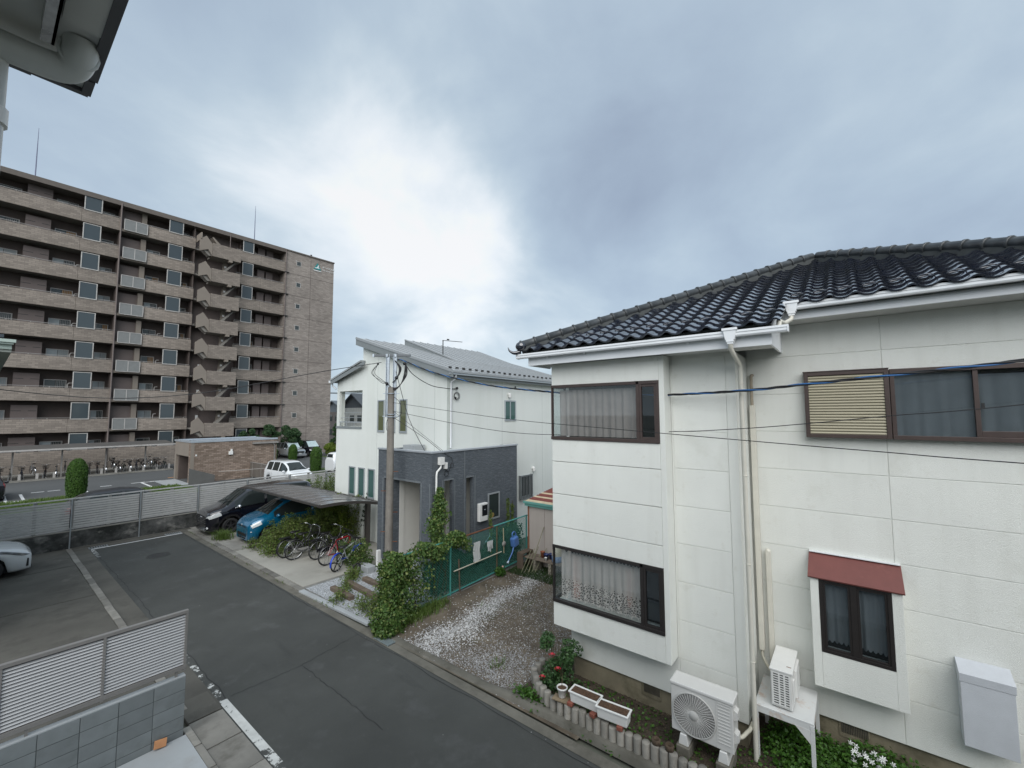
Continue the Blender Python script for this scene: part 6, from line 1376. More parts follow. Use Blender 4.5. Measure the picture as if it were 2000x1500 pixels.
b = MB(); b.box(7.40, 7.42, .58, 1.30, .765, .84); b.box(8.28, 8.30, .58, 1.30, .765, .84); b.box(7.42, 8.28, .58, .60, .765, .84); b.box(7.42, 8.28, 1.28, 1.30, .765, .84); b.build('apron', rust_w, tb)
for x in (7.395, 8.26):
    for y in (.575, 1.255): b = MB(); b.box(x, x+.05, y, y+.05, .03, .835); b.build('leg', rust_w, tb, bevel=.004)
b = MB(); b.add([(7.397, .62, .77), (7.397, .80, .77), (7.397, .62, .58), (7.41, .62, .77), (7.41, .80, .77), (7.41, .62, .58)], [(0, 1, 2), (3, 5, 4), (0, 3, 4, 1), (1, 4, 5, 2), (2, 5, 3, 0)]); b.build('gusset', rust_w, tb)
a2 = thing('air_conditioner', 'small white outdoor unit standing sideways on the rusty table', 'air conditioner', (7.85, .95, .87))
MB().box(7.48, 8.22, .825, 1.09, .89, 1.40).build('casing', white_pl, a2, bevel=.008); MB().box(7.465, 8.235, .81, 1.10, 1.385, 1.415).build('lid', white_pl, a2, bevel=.008)
MB().box(7.472, 7.479, .85, 1.065, .93, 1.36).build('intake_shade_plate', black, a2)  # black plate proud of the casing stands in for shade in the intake
b = MB(); [b.box(7.462, 7.4715, y, y+.022, .92, 1.37) for y in (.84, .905, .97, 1.053)]; [b.box(7.464, 7.4712, .85, 1.065, z, z+.014) for z in [.925+.0332*i for i in range(14)]]; b.build('intake_grille', white_pl, a2)
b = MB(); b.box(7.75, 8.15, .79, .825, .95, 1.33); b.box(7.52, 7.6, .80, .825, 1.0, 1.3); b.build('service_cover', white_pl, a2, bevel=.006); b = MB(); b.box(7.54, 7.66, .83, .90, .866, .89); b.box(8.04, 8.16, .83, .90, .866, .89); b.box(7.54, 7.66, 1.02, 1.08, .866, .89); b.box(8.04, 8.16, 1.02, 1.08, .866, .89); b.build('feet', black, a2)
MB().box(7.62, 7.64, .84, .90, 1.415, 1.4165).build('badge', mat('brown_badge', (.2, .1, .06), .5), a2)
b = MB(); b.tube(catmull([(8.30, 1.30, 1.27), (8.27, 1.30, 1.17), (8.2, 1.24, 1.09), (8.08, 1.16, 1.05), (8.0, 1.10, 1.04)]), .022, 8); b.build('insulated_pipe', MATS['cream_tape'], a2)

# log edging
logc = [mat('grey_log', (.27, .255, .225), .9, var=.2, scale=5, bump=.5, bscale=40, dirt=[((.12, .115, .09), .55, 6), ((.09, .1, .05), .68, 9)], rnd=.22)]
lp = [(7.19, 4.95), (7.03, 4.94), (6.88, 4.93), (6.77, 4.84), (6.67, 4.73), (6.58, 4.61), (6.52, 4.48), (6.45, 4.34), (6.41, 4.19), (6.39, 4.04), (6.385, 3.89)]
lp += [(6.385+.002*i, 3.75-.131*i) for i in range(20)]
lp = lp[:30]; proto = None
G = 'log shaped edging posts round the flower bed'
for i, (x, y) in enumerate(lp):
    h = .33+random.uniform(-.02, .015)
    lab = 'round grey edging post, %s from the back end of the curved row' % ORD[i]
    b = MB(); r = .064+random.uniform(-.003, .003); b.lathe([(0, h), (r*.9, h), (r, h-.012), (r, 0)], (x, y, 0), 14)
    o = b.build('edging_post', logc[0]); tag(o, lab, 'edging post', G)
for (x, y, nm, lab) in ((6.43, 2.43, 'rotten_stump', 'brown hollow stump piece lying on top of the edging posts'), (6.44, 2.24, 'rotten_stump', 'smaller ring of rotten wood on an edging post near the big unit')):
    b = MB(); b.lathe([(.045, .33), (.06, .335), (.068, .40), (.05, .415), (.035, .36)], (x, y, 0), 12); o = b.build(nm, mat('rotten_wood', (.085, .06, .04), .95, var=.4, scale=20, bump=.8)); tag(o, lab, 'wood piece')
brick_m = mat('red_brick', (.23, .075, .05), .9, var=.2, scale=10)
for i, (x, y) in enumerate(((6.37, 3.83), (6.36, 3.41), (6.36, 2.96))):
    o = MB().obox((x, y, .375), (.10, .09, .055), random.uniform(-.3, .3)).build('red_brick', brick_m, bevel=.004); tag(o, 'small red brick packed under the %s end of the white planters' % ('back', 'middle', 'front')[i], 'brick')
bd = MB().obox((6.40, 4.02, .352), (.16, .30, .022), .15).build('wood_board', mat('weathered_board', (.22, .17, .11), .9, var=.25, scale=8, bump=.3), bevel=.003); tag(bd, 'small weathered board on the edging posts under the round pot', 'board')
pot_soil = mat('potting_soil', (.09, .05, .028), .95, var=.5, scale=30, bump=1., bscale=60)
pt = thing('flower_pot', 'round white flower pot on a board beside the rose bush', 'flower pot', (6.43, 4.03, .365)); pt_x, pt_y = 6.43, 4.03
b = MB(); b.lathe([(.0, .37), (.055, .37), (.06, .38), (.078, .50), (.092, .505), (.094, .53), (.082, .532), (.078, .505)], (pt_x, pt_y, 0), 20); b.build('pot', white_pl, pt); b = MB(); b.lathe([(0, .512), (.08, .508)], (pt_x, pt_y, 0), 16); b.build('soil', pot_soil, pt)
b = MB(); [b.tube([(pt_x+q, pt_y, .5), (pt_x+q*2, pt_y+q, .72)], .004, 4) for q in (-.02, .02)]; b.build('bare_stem', mat('stem_brown', (.1, .07, .04), .9), pt)
def planter(x, y, rz, label):
    t = thing('planter', label, 'planter', (x, y, .40), rz); L, W, h, q = .5, .205, .17, .82
    b = MB(); v = []
    for z, s in ((0, q), (h, 1)): v += [(-W/2*s, -L/2*(1-(1-s)*.35), z), (W/2*s, -L/2*(1-(1-s)*.35), z), (W/2*s, L/2*(1-(1-s)*.35), z), (-W/2*s, L/2*(1-(1-s)*.35), z)]
    b.add(v, [(3, 2, 1, 0), (0, 1, 5, 4), (1, 2, 6, 5), (2, 3, 7, 6), (3, 0, 4, 7)]); b.build('tub', white_pl, t, world=False, bevel=.015)
    b = MB(); w = .016
    for x0, x1, y0, y1 in ((-W/2-.012, -W/2+w, -L/2-.012, L/2+.012), (W/2-w, W/2+.012, -L/2-.012, L/2+.012), (-W/2+w, W/2-w, -L/2-.012, -L/2+w), (-W/2+w, W/2-w, L/2-w, L/2+.012)): b.box(x0, x1, y0, y1, h-.012, h+.012)
    b.build('rim', white_pl, t, world=False, bevel=.005); b = MB(); b.box(-W/2+w, W/2-w, -L/2+w, L/2-w, h-.03, h+.001); b.build('soil', pot_soil, t, world=False)
planter(6.46, 3.60, .04, 'oblong white planter with bare soil next to the round pot'); planter(6.42, 3.09, .10, 'oblong white planter with bare soil nearer the large outdoor unit')
o = MB().lathe([(0, .05), (.09, .05), (.11, .3), (.12, .31), (.1, .31)], (7.28, 4.72, 0), 14).build('red_pot', mat('dark_red_pot', (.16, .025, .02), .6)); tag(o, 'dark red pot half hidden behind the rose bush at the house corner', 'flower pot')

# ================================================================ shed and bench at the back of the gravel plot
shd = thing('garden_shed', 'small pale board shed with teal gutter and rusty corrugated roof', 'shed', (12.1, 8, 0))
shw = mat('pinkish_board', (.42, .375, .34), .8, var=.06, scale=1, bump=.2, bscale=50, aniso=(6, 6, .3), streak=((.3, .25, .22), .3, 3))
MB().box(12.1, 14.4, 6.6, 8.86, 0, 1.98).build('wall', shw, shd); b = MB(); [b.box(12.094, 12.1, y, y+.01, .05, 1.97) for y in (8.2, 7.6)]; b.build('board_joint', mat('shed_joint', (.25, .2, .18), .8), shd)
MB().box(12.075, 12.13, 8.84, 8.89, 0, 1.98).build('corner_post', mat('orange_rust_post', (.22, .09, .045), .8, var=.2, scale=9), shd)
b = MB(); b.box(12.02, 12.10, 6.4, 8.98, 1.97, 2.07); b.box(11.98, 12.03, 6.4, 9.02, 2.06, 2.13); b.build('gutter', mat('teal_gutter', (.13, .33, .29), .5, var=.08), shd)
rr_ = [mat('rust_red_sheet', (.18, .045, .035), .7, var=.25, scale=5), mat('cream_sheet', (.52, .43, .29), .8, var=.25, scale=4)]
for k in range(16):
    x = 12.0+k*.15; z = 2.10+k*.018; b = MB(); rows = [[Vector((x+.16*j/6, y, z+.022*sin(pi*j/6)+.003*j)) for j in range(7)] for y in (6.3, 9.0)]; b.grid(rows); b.build('roof_sheet', rr_[1 if k in (0, 1, 4, 7) else 0], shd)
bn = thing('plank_bench', 'weathered plank bench on concrete blocks in front of the shed', 'bench', (11.8, 7.9, 0))
pk = mat('weathered_plank', (.17, .135, .105), .9, var=.25, scale=6, bump=.4, bscale=30)
for x in (11.55, 11.80): MB().box(x, x+.235, 6.7, 8.72, .40, .435).build('plank', pk, bn, bevel=.004)
cind = mat('cinder_block', (.33, .3, .24), .95, var=.15, scale=9, bump=.4)
for y in (8.22, 7.62):
    b = MB(); b.box(11.56, 11.96, y, y+.10, .0, .03); b.box(11.56, 11.96, y, y+.1, .37, .398)
    for z in (.13, .25): b.box(11.56, 11.96, y, y+.10, z, z+.03)
    b.box(11.56, 11.585, y, y+.022, .03, .37); b.box(11.56, 11.585, y+.078, y+.1, .03, .37); b.box(11.6, 11.96, y+.005, y+.095, .03, .37); b.build('concrete_block', cind, bn)
terr = mat('terracotta', (.28, .1, .055), .85, var=.15); bl_d = mat('dark_blue_glaze', (.015, .03, .12), .3); bl_l = mat('pale_blue_plastic2', (.2, .3, .5), .45, var=.1, scale=7)
def pot(nm, label, x, y, r, h, m, cat='pot'):
    b = MB(); b.lathe([(0, .437), (r*.75, .437), (r, .437+h*.9), (r*1.08, .437+h*.92), (r*1.08, .437+h), (r*.9, .437+h), (r*.85, .437+h*.7), (0, .437+h*.7)], (x, y, 0), 14); o = b.build(nm, m); tag(o, label, cat); return o
pot('clay_pot', 'small terracotta pot on the plank bench', 11.85, 8.12, .075, .19, terr); pot('blue_pot', 'dark blue glazed pot on the bench beside the terracotta one', 11.78, 7.93, .085, .16, bl_d); pot('blue_pot', 'dark blue glazed pot touching the big jar on the bench', 11.88, 7.80, .085, .17, bl_d); pot('white_cup', 'tiny white cup at the front edge of the bench', 11.64, 7.86, .045, .10, white_pl, 'cup')
jr = thing('storage_jar', 'big round jar with cream top and blue base on the bench', 'jar', (11.78, 7.52, .437))
b = MB(); b.lathe([(0, .437), (.155, .437), (.17, .46), (.17, .62), (.165, .63)], (11.78, 7.52, 0), 20); b.build('base', bl_l, jr); b = MB(); b.lathe([(.165, .63), (.17, .66), (.16, .80), (.12, .85), (.115, .88), (0, .89)], (11.78, 7.52, 0), 20); b.build('jar_top', mat('cream_jar', (.55, .5, .4), .4, var=.1), jr)
stk = mat('green_bamboo', (.2, .2, .12), .7, var=.25, scale=9)
gs = [((11.28, 8.30, .02), (12.08, 8.22, 1.35), 'longest thin bamboo cane leaning on the shed wall')]
gs += [((11.18+.06*i, 8.52-.09*i, .02), (11.72+.08*i, 8.50-.10*i, .62+.06*(i % 3)), 'grey green bamboo cane leaning on the bench end, %s from the left' % ORD[i]) for i in range(5)]
for a, c_, lab in gs: o = MB().tube([a, c_], .011, 6).build('bamboo_cane', stk); tag(o, lab, 'cane', None if 'longest' in lab else 'canes leaning on the bench')
b = MB(); b.box(11.42, 11.47, 8.62, 8.86, 0, .52); b.box(11.42, 12.0, 8.62, 8.86, .52, .56); b.box(11.95, 12.0, 8.62, 8.86, 0, .52); o = b.build('board_frame', mat('brown_board_frame', (.1, .075, .055), .9, var=.2), bevel=.004); tag(o, 'dark wooden board frame standing between fence and bench', 'board frame')

# ================================================================ sleepers by the entrance, odd bits
slp = mat('sleeper_wood', (.13, .10, .075), .92, var=.3, scale=5, bump=.6, bscale=40, dirt=((.22, .19, .15), .6, 4))
for (a, c_, lab) in (((7.28, 12.15), (7.18, 10.40), 'long weathered sleeper step nearest the road end of the gravel'), ((7.76, 12.0), (7.70, 10.3), 'weathered sleeper step closest to the grey entrance'), ((6.78, 12.1), (6.74, 11.0), 'sunken sleeper among the weeds beside the pale kerb')):
    b = MB(); b.bar((*a, .075), (*c_, .075), .16, .13); o = b.build('sleeper_step', slp, bevel=.01); tag(o, lab, 'timber step')
ti = thing('black_junk', 'small black wheeled junk left in the weeds by the porch', 'junk', (7.95, 12.75, .15)); b = MB(); b.torus((7.95, 12.75, .17), .13, .022, 'y', 20, 6); b.build('tyre', tyre_m, ti); b = MB(); b.torus((7.95, 12.75, .17), .16, .012, 'y', 14, 5, .3, 2.6); b.tube([(7.95, 12.75, .17), (8.15, 12.72, .42)], .012, 5); b.build('mudguard', black, ti)
mp = MB().obox((8.42, 12.25, .45), (.12, .10, .55)).build('white_post_box', white_pl, bevel=.008); tag(mp, 'narrow white utility box standing at the corner of the porch', 'utility box')
# gravel: white stones along the chain-link side, grey ones by the flower bed
def scatter(n, xr, yr, dens):
    P = np.stack([rng.uniform(*xr, n), rng.uniform(*yr, n)], 1); return P[rng.uniform(0, 1, n) < dens(P[:, 0], P[:, 1])]
def wob(x, y): return .25*np.sin(x*2.1+1)+.2*np.sin(y*3.3+x)+.15*np.sin(x*5.1-y*2)
P = scatter(60000, (6.2, 12), (5.0, 9), lambda x, y: np.clip(.95*np.exp(-((y-(7.55+.12*(x-7)+wob(x, y)*.4))/(.36-.03*(x-7)))**2)*(1-.6*np.clip((x-9)/2.5, 0, 1))+.018, 0, 1))
V, F = ico(np.concatenate([P, np.full((len(P), 1), .022)], 1), rng.uniform(.007, .021, len(P))); np_mesh('white_gravel', V, F, stone_white, kind='stuff')
P = scatter(60000, (6.2, 12), (4.6, 8.2), lambda x, y: np.clip(.8*np.exp(-((x-6.7-wob(x, y))/.9)**2)*np.exp(-((y-5.9)/.9)**2)+.10+.10*(wob(x, y) > .1), 0, 1))
V, F = ico(np.concatenate([P, np.full((len(P), 1), .02)], 1), rng.uniform(.006, .017, len(P))); np_mesh('grey_gravel', V, F, stone_grey, kind='stuff')
P = scatter(30000, (6.35, 8.75), (9.25, 12.8), lambda x, y: .85+0*x)
V, F = ico(np.concatenate([P, np.full((len(P), 1), .024)], 1), rng.uniform(.008, .018, len(P))); np_mesh('entrance_gravel', V, F, mat('gravel_bluegrey', (.34, .36, .38), .9, var=.1, island=.35), kind='stuff')
P = scatter(2600, (2.9, 6.1), (0, 23), lambda x, y: np.clip(.02+.5*(np.abs(x-5.95) < .12)+.3*(np.abs(x-3.1) < .08), 0, 1))
V, F = ico(np.concatenate([P, np.full((len(P), 1), .006)], 1), rng.uniform(.003, .010, len(P))); np_mesh('road_grit', V, F, stone_grey, kind='stuff')
P = scatter(9000, (6.45, 7.5), (-1, 4.9), lambda x, y: .5+0*x); V, F = ico(np.concatenate([P, np.full((len(P), 1), .13)], 1), rng.uniform(.006, .022, len(P))); np_mesh('soil_clods', V, F, mat('soil_clod', (.06, .045, .03), .95, var=.3, island=.5), kind='stuff')
# ================================================================ plants
lf_vine = leafmat('vine_leaf', [(.04, .085, .02), (.06, .12, .025), (.095, .16, .035), (.06, .12, .03), (.22, .26, .08)], .45)
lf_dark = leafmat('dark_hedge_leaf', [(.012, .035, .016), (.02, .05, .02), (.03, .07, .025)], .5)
lf_weed = leafmat('weed_leaf', [(.07, .12, .025), (.11, .17, .035), (.15, .21, .05), (.08, .13, .03), (.22, .25, .08)], .5)
lf_tall = leafmat('tall_weed_leaf', [(.08, .13, .015), (.12, .18, .02), (.16, .2, .03)], .5)
lf_hedge = leafmat('cypress_leaf', [(.03, .075, .008), (.045, .11, .012), (.065, .135, .018), (.02, .05, .008)], .55, .1)
lf_tree = leafmat('tree_leaf', [(.022, .055, .025), (.035, .085, .032), (.05, .11, .04), (.08, .12, .05)], .5)
lf_rose = leafmat('rose_leaf', [(.03, .075, .025), (.05, .11, .035), (.07, .14, .045)], .4)
lf_ground = leafmat('groundcover_leaf', [(.03, .085, .01), (.05, .13, .015), (.08, .17, .03)], .45)
grass_m = leafmat('grass_blade', [(.07, .13, .02), (.1, .16, .03), (.13, .18, .05)], .6)
lawn_m = mat('lawn_soil', (.05, .085, .018), .95, var=.35, scale=3)
bark = mat('bark', (.075, .06, .045), .95, var=.25, scale=8, bump=.7)
U = rng.uniform
def blob(n, c, r, shell=.55):
    d = rng.normal(0, 1, (n, 3)); d /= np.linalg.norm(d, axis=1)[:, None]; q = (shell+(1-shell)*U(0, 1, n)**.6)[:, None]
    return np.array(c)+d*q*np.array(r), d
def clumps(cs, n):
    P, D = [], []
    for c, r in cs: p, d = blob(n, c, r); P.append(p); D.append(d*.6+np.array((0, 0, .6)))
    return np.concatenate(P), np.concatenate(D)
# clipped conical hedges
def column(x, y, h, r, label, n=5200):
    t = thing('cypress_column', label, 'conifer', (x, y, 0)); z = U(0, 1, n)*h; prof = r*np.where(z < h*.6, .82+.18*np.sin(np.clip(z/(h*.6), 0, 1)*pi*.7), np.sqrt(np.clip(1-((z-h*.6)/(h*.41))**2, 0, 1)))
    a = U(0, 2*pi, n); k = prof*(.86+.14*U(0, 1, n))+.02*np.sin(a*7+z*5); P = np.stack([x+k*np.cos(a), y+k*np.sin(a), z+.04], 1); D = np.stack([np.cos(a), np.sin(a), np.full(n, .7)], 1)
    leaves('crown', P, D, .095, lf_hedge, t, jit=.5, aspect=.45)
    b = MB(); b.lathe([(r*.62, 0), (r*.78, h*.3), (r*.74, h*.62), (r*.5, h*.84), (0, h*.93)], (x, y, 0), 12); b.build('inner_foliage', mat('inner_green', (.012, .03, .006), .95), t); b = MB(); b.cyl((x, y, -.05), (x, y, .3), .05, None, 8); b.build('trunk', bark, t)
column(4.18, 38.0, 2.38, .50, 'tall clipped conical cypress behind the fence in front of the bicycles', 9000)
column(19.6, 38.4, 2.15, .52, 'clipped columnar cypress standing alone beside the white minivan'); column(22.25, 48.8, 1.75, .46, 'clipped columnar cypress in front of the silver four-wheel drive'); column(22.9, 50.2, 1.7, .44, 'clipped cypress half behind another one by the silver car', 3000); column(20.6, 50.0, 1.6, .5, 'short clipped cypress at the corner of the tiled annex')
def tree(nm, x, y, h, r, z0, label, n=420, k=16, seed=1, leaf=.17, m=None, cat='tree'):
    random.seed(seed); t = thing(nm, label, cat, (x, y, 0)); cs = []; b = MB(); b.tube([(x, y, -.05), (x+.05, y, z0*.7), (x, y+.05, z0+(h-z0)*.5)], [.09, .075, .04], 8)
    for i in range(k):
        a = random.uniform(0, 2*pi); zz = random.uniform(z0, h-.25); f = sin(pi*min(1, max(0, (zz-z0)/(h-z0)))*.82+.35)
        q = r*f*random.uniform(.35, .85); c = (x+q*cos(a), y+q*sin(a), zz); s = r*random.uniform(.28, .45); cs.append((c, (s, s, s*.8))); b.tube([(x, y, max(z0*.6, zz-.7)), c], [.03, .012], 5)
    b.build('trunk', bark, t); P, D = clumps(cs, n); leaves('crown', P, D, leaf, m or lf_tree, t)
tree('round_tree', 18.9, 52.4, 3.9, 1.0, 1.2, 'bushy green tree in front of the apartment, nearest the staircase', seed=4)
tree('round_tree', 21.3, 52.6, 4.0, 1.15, 1.2, 'middle bushy green tree in front of the apartment', seed=5)
tree('round_tree', 24.0, 53.4, 3.9, 1.35, 1.0, 'widest bushy green tree at the foot of the tiled gable', 520, 20, seed=6)
tree('slim_tree', 29.2, 52, 4.2, .8, .8, 'slim dark tree just right of the apartment gable', seed=7); tree('slim_tree', 33, 55, 3.2, 1.3, .4, 'dark shrubby tree behind the slim one by the gable', seed=9)
tree('round_bush', 28.3, 51.5, 1.5, 1.15, .3, 'low yellow green rounded bush at the gable corner', 500, 14, seed=8, m=lf_tall, cat='bush')
# forecourt grass strip
sheet('lawn_strip', -12, 10, 34.5, 38.9, .01, lawn_m); sheet('lawn_patch', 26.5, 34, 47, 51, .012, lawn_m); sheet('lawn_patch', 16, 24, 37, 40, .012, lawn_m)
P = np.stack([U(-3, 9.5, 16000), U(35.2, 38.9, 16000), np.full(16000, .01)], 1); blades('lawn_grass', P, .14, .03, grass_m)
# climbing vine on the chain-link fence
vn = thing('climbing_vine', 'leafy vine smothering the street end of the green chain-link fence', 'vine', (7, 9.1, 0))
n = 17000; x = 6.35+U(0, 1, n)**1.2*2.9; top = 1.62+.1*np.sin(x*6)-.35*np.clip((6.55-x)/.25, 0, 1); z = U(0, 1, n)*top; y = 9.1+rng.normal(0, .14, n)-.05
thick = np.clip(1.25-(x-6.4)/1.25, 0, 1); keep = U(0, 1, n) < np.where(z > top-.30-.12*np.sin(x*4.2), np.where(x < 8.6, 1, .55), thick*np.where(x < 6.95, 1, .55+.3*np.sin(x*9+z*6))); x, y, z = x[keep], y[keep], z[keep]
P1 = np.stack([x, y, z+.03], 1); D1 = np.stack([rng.normal(-.3, .5, len(x)), np.where(y < 9.1, -1, .6), np.full(len(x), .5)], 1)
P2, D2 = blob(1700, (6.38, 8.85, .22), (.42, .5, .42), .2); P2[:, 2] = np.abs(P2[:, 2]); P3, D3 = blob(900, (6.2, 8.75, .10), (.28, .35, .16), .2); P3[:, 2] = np.abs(P3[:, 2])+.02
P4, D4 = blob(1400, (6.75, 9.05, 1.2), (.42, .3, .5), .4); P5, D5 = blob(1200, (8.9, 9.15, 1.5), (.35, .25, .25), .3)
leaves('foliage', np.concatenate([P1, P2, P3, P4, P5]), np.concatenate([D1, D2, D3, D4, D5]), .074, lf_vine, vn, aspect=.8, jit=.8)
b = MB()
for i in range(26):
    xx = random.uniform(6.5, 8.4); b.tube(catmull([(xx, 9.1+random.uniform(-.05, .05), 0), (xx+random.uniform(-.2, .2), 9.08, .6), (xx+random.uniform(-.3, .3), 9.1, 1.2), (xx+random.uniform(-.4, .4), 9.08, 1.6)], 4), .006, 4)
b.build('stems', mat('vine_stem', (.07, .06, .03), .9), vn)
dv = thing('pipe_creeper', 'leafy creeper climbing the white entrance downpipe above the fence', 'creeper', (8.93, 10.0, 0))
n = 3000; z = .2+U(0, 1, n)**.8*2.7; w = np.where(z < 2.1, .20+.10*np.sin(z*4), .2*(3.0-z)/.9+.04); a = U(0, 2*pi, n); P = np.stack([8.95+.12*(z < 2)*np.sin(z*3)+w*rng.normal(0, .6, n), 9.93+w*rng.normal(0, .35, n), z], 1)
D = np.stack([rng.normal(-.4, .5, n), np.full(n, -.8), np.full(n, .5)], 1); leaves('foliage', P, D, .085, lf_vine, dv, aspect=.75); b = MB(); [b.tube(catmull([(8.9, 10.0, 0), (9.0, 9.95, .8), (8.9, 9.97, 1.6), (8.85, 10.0, 2.6)]), .012, 5)]; b.build('stem', MATS['vine_stem'], dv)
hd = thing('dark_hedge', 'dense dark shrubs behind the green chain-link mesh', 'hedge', (10.5, 9.6, 0))
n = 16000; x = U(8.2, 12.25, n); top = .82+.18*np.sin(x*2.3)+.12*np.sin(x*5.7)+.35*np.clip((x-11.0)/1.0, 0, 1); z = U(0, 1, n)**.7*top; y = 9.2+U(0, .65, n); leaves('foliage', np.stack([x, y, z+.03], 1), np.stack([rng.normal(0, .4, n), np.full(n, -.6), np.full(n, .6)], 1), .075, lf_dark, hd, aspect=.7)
tl = thing('upright_shrub', 'two narrow upright leafy stems behind the far end of the chain-link fence', 'shrub', (12.2, 9.7, 0))
P, D = clumps([((12.05+.26*i, 9.75, .9+.22*k), (.07, .07, .14)) for i in range(2) for k in range(6-i)], 90); leaves('foliage', P, D, .07, lf_weed, tl); b = MB(); [b.tube([(12.05+.26*i, 9.75, 0), (12.05+.26*i, 9.75, 2)], .012, 5) for i in range(2)]; b.build('stems', bark, tl)
ws_ = thing('slim_weed', 'single tall weed stalk rising before the small entrance window', 'weed', (10.55, 9.3, 0)); P, D = clumps([((10.62, 9.32, .7+.15*k), (.06, .06, .12)) for k in range(9)], 60); leaves('foliage', P, D, .06, lf_weed, ws_); MB().tube([(10.62, 9.32, 0), (10.62, 9.32, 1.95)], .009, 5).build('stem', bark, ws_)
# tall weeds between the cars and the bicycles
def stalks(nm, label, cs, n, leaf, m, hmin, hmax, spread=.12):
    t = thing(nm, label, 'weeds', (cs[0][0], cs[0][1], 0)); P, D = [], []; b = MB()
    for x, y, h in cs:
        lx, ly = rng.normal(0, .12), rng.normal(0, .12); k = max(6, int(n*h)); f = U(.08, 1, k); w = spread*(1-f*.6)
        P.append(np.stack([x+lx*f*h+rng.normal(0, 1, k)*w, y+ly*f*h+rng.normal(0, 1, k)*w, f*h], 1)); D.append(np.stack([rng.normal(0, .4, k), rng.normal(0, .4, k), np.ones(k)], 1)); b.tube([(x, y, 0), (x+lx*h*.5, y+ly*h*.5, h*.5), (x+lx*h, y+ly*h, h)], .006, 3)
    leaves('foliage', np.concatenate(P), np.concatenate(D), leaf, m, t, aspect=.42); b.build('stems', MATS['vine_stem'], t); return t
cs = []
for i in range(330):
    x = U(6.75, 10.0); y = U(15.95, 18.35); lim = 16.15-.05*(x-6.75)+.35*max(0, 7.4-x)
    if y < lim: continue
    edge = min(1, (x-6.6)/1.1)*min(1, max(.25, (18.5-y)/.5))*min(1, max(.3, (y-lim)/.5))
    cs.append((x, y, (.28+.75*edge+.25*max(0, x-8.6))*U(.75, 1.2)))
stalks('weed_thicket', 'thicket of tall green weeds between the teal car and the bicycles', cs, 75, .095, lf_weed, .3, 1.4)
stalks('tall_weeds', 'yellow green tall weeds against the white wall under the carport', [(U(9.3, 10.05), U(16.0, 18.1), U(1.3, 1.9)) for _ in range(46)], 80, .10, lf_tall, 1, 2)
cw = thing('wall_creeper', 'thin dark creeper on the white wall under the carport', 'creeper', (10.15, 15.9, 0)); n = 260; k = np.round(U(0, 7, n))/7; P = np.stack([np.full(n, 10.17), 15.6+.45*U(0, 1, n)*(1.2-k), .6+1.3*k+rng.normal(0, .03, n)], 1); leaves('foliage', P, np.tile((-1., 0, .2), (n, 1)), .07, lf_dark, cw)
MB().tube(catmull([(10.18, 15.9, 0), (10.18, 15.85, 1), (10.18, 15.95, 1.9)]), .006, 4).build('stem', bark, cw)
stalks('corner_weeds', 'leafy weeds round the last bicycle at the grey entrance corner', [(U(8.0, 8.72), U(12.8, 14.2), U(.3, .9)) for _ in range(52)], 80, .095, lf_vine, .3, .9)
stalks('path_weeds', 'low spreading weeds along the edge of the pale slab and gravel', [(6.4+U(0, .3)+.9*max(0, (y-11.3))+U(-.1, .15), y, U(.12, .36)) for y in U(11.0, 12.75, 46)], 130, .075, lf_weed, .1, .4, .14)
stalks('path_weeds', 'clump of weeds beside the pale kerb near the vine', [(U(6.45, 6.95), U(9.5, 10.5), U(.15, .42)) for _ in range(30)], 130, .075, lf_weed, .1, .4, .13)
stalks('fence_weeds', 'tall leafy weeds along the boundary fence behind the black minivan', [(U(11.2, 13.3), U(22.2, 23.6), U(1.0, 1.9)) for _ in range(46)], 75, .11, lf_weed, 1, 2, .16)
P = np.stack([rng.normal(6.62, .12, 500), rng.normal(20.5, .16, 500), np.full(500, .03)], 1); blades('kerb_tuft', P, .30, .018, grass_m, lean=.7)
P = scatter(7000, (5.95, 6.45), (9.2, 23), lambda x, y: np.clip(.25*np.exp(-((x-6.12)/.05)**2)*(np.sin(y*2.3)+np.sin(y*5.1) > .6), 0, 1)); blades('kerb_grass', np.concatenate([P, np.full((len(P), 1), .0)], 1), .08, .012, grass_m, lean=.8)
P = scatter(9000, (6.3, 8.4), (8.4, 9.05), lambda x, y: np.clip(.9*np.exp(-((y-8.95)/.25)**2)*(1-(x-6.3)/2.2), 0, 1)); blades('fence_grass', np.concatenate([P, np.full((len(P), 1), .02)], 1), .16, .014, grass_m, lean=.8)
P = scatter(5000, (6.6, 9), (5.4, 8), lambda x, y: np.clip(np.exp(-((x-6.9)**2+(y-5.9)**2)/.02)+np.exp(-((x-9.2)**2+(y-8.4)**2)/.2)*.6, 0, 1)); blades('gravel_grass', np.concatenate([P, np.full((len(P), 1), .02)], 1), .10, .014, grass_m, lean=.9)
P = scatter(9000, (11, 12.1), (7, 9), lambda x, y: np.clip(.5+0*x, 0, 1)); blades('shed_grass', np.concatenate([P, np.full((len(P), 1), .02)], 1), .07, .012, leafmat('dark_grass', [(.02, .05, .012), (.04, .08, .02)], .6), lean=.8)
fw = thing('pink_flower_plant', 'small leafy plant with a pink bloom at the foot of the fence post', 'plant', (10.6, 8.95, 0)); P, D = blob(300, (10.62, 8.92, .16), (.2, .18, .16), .2); leaves('foliage', P, D, .08, lf_ground, fw); MB().ball((10.68, 8.86, .30), .035, 8).build('bloom', mat('pale_pink', (.6, .35, .3), .7), fw)
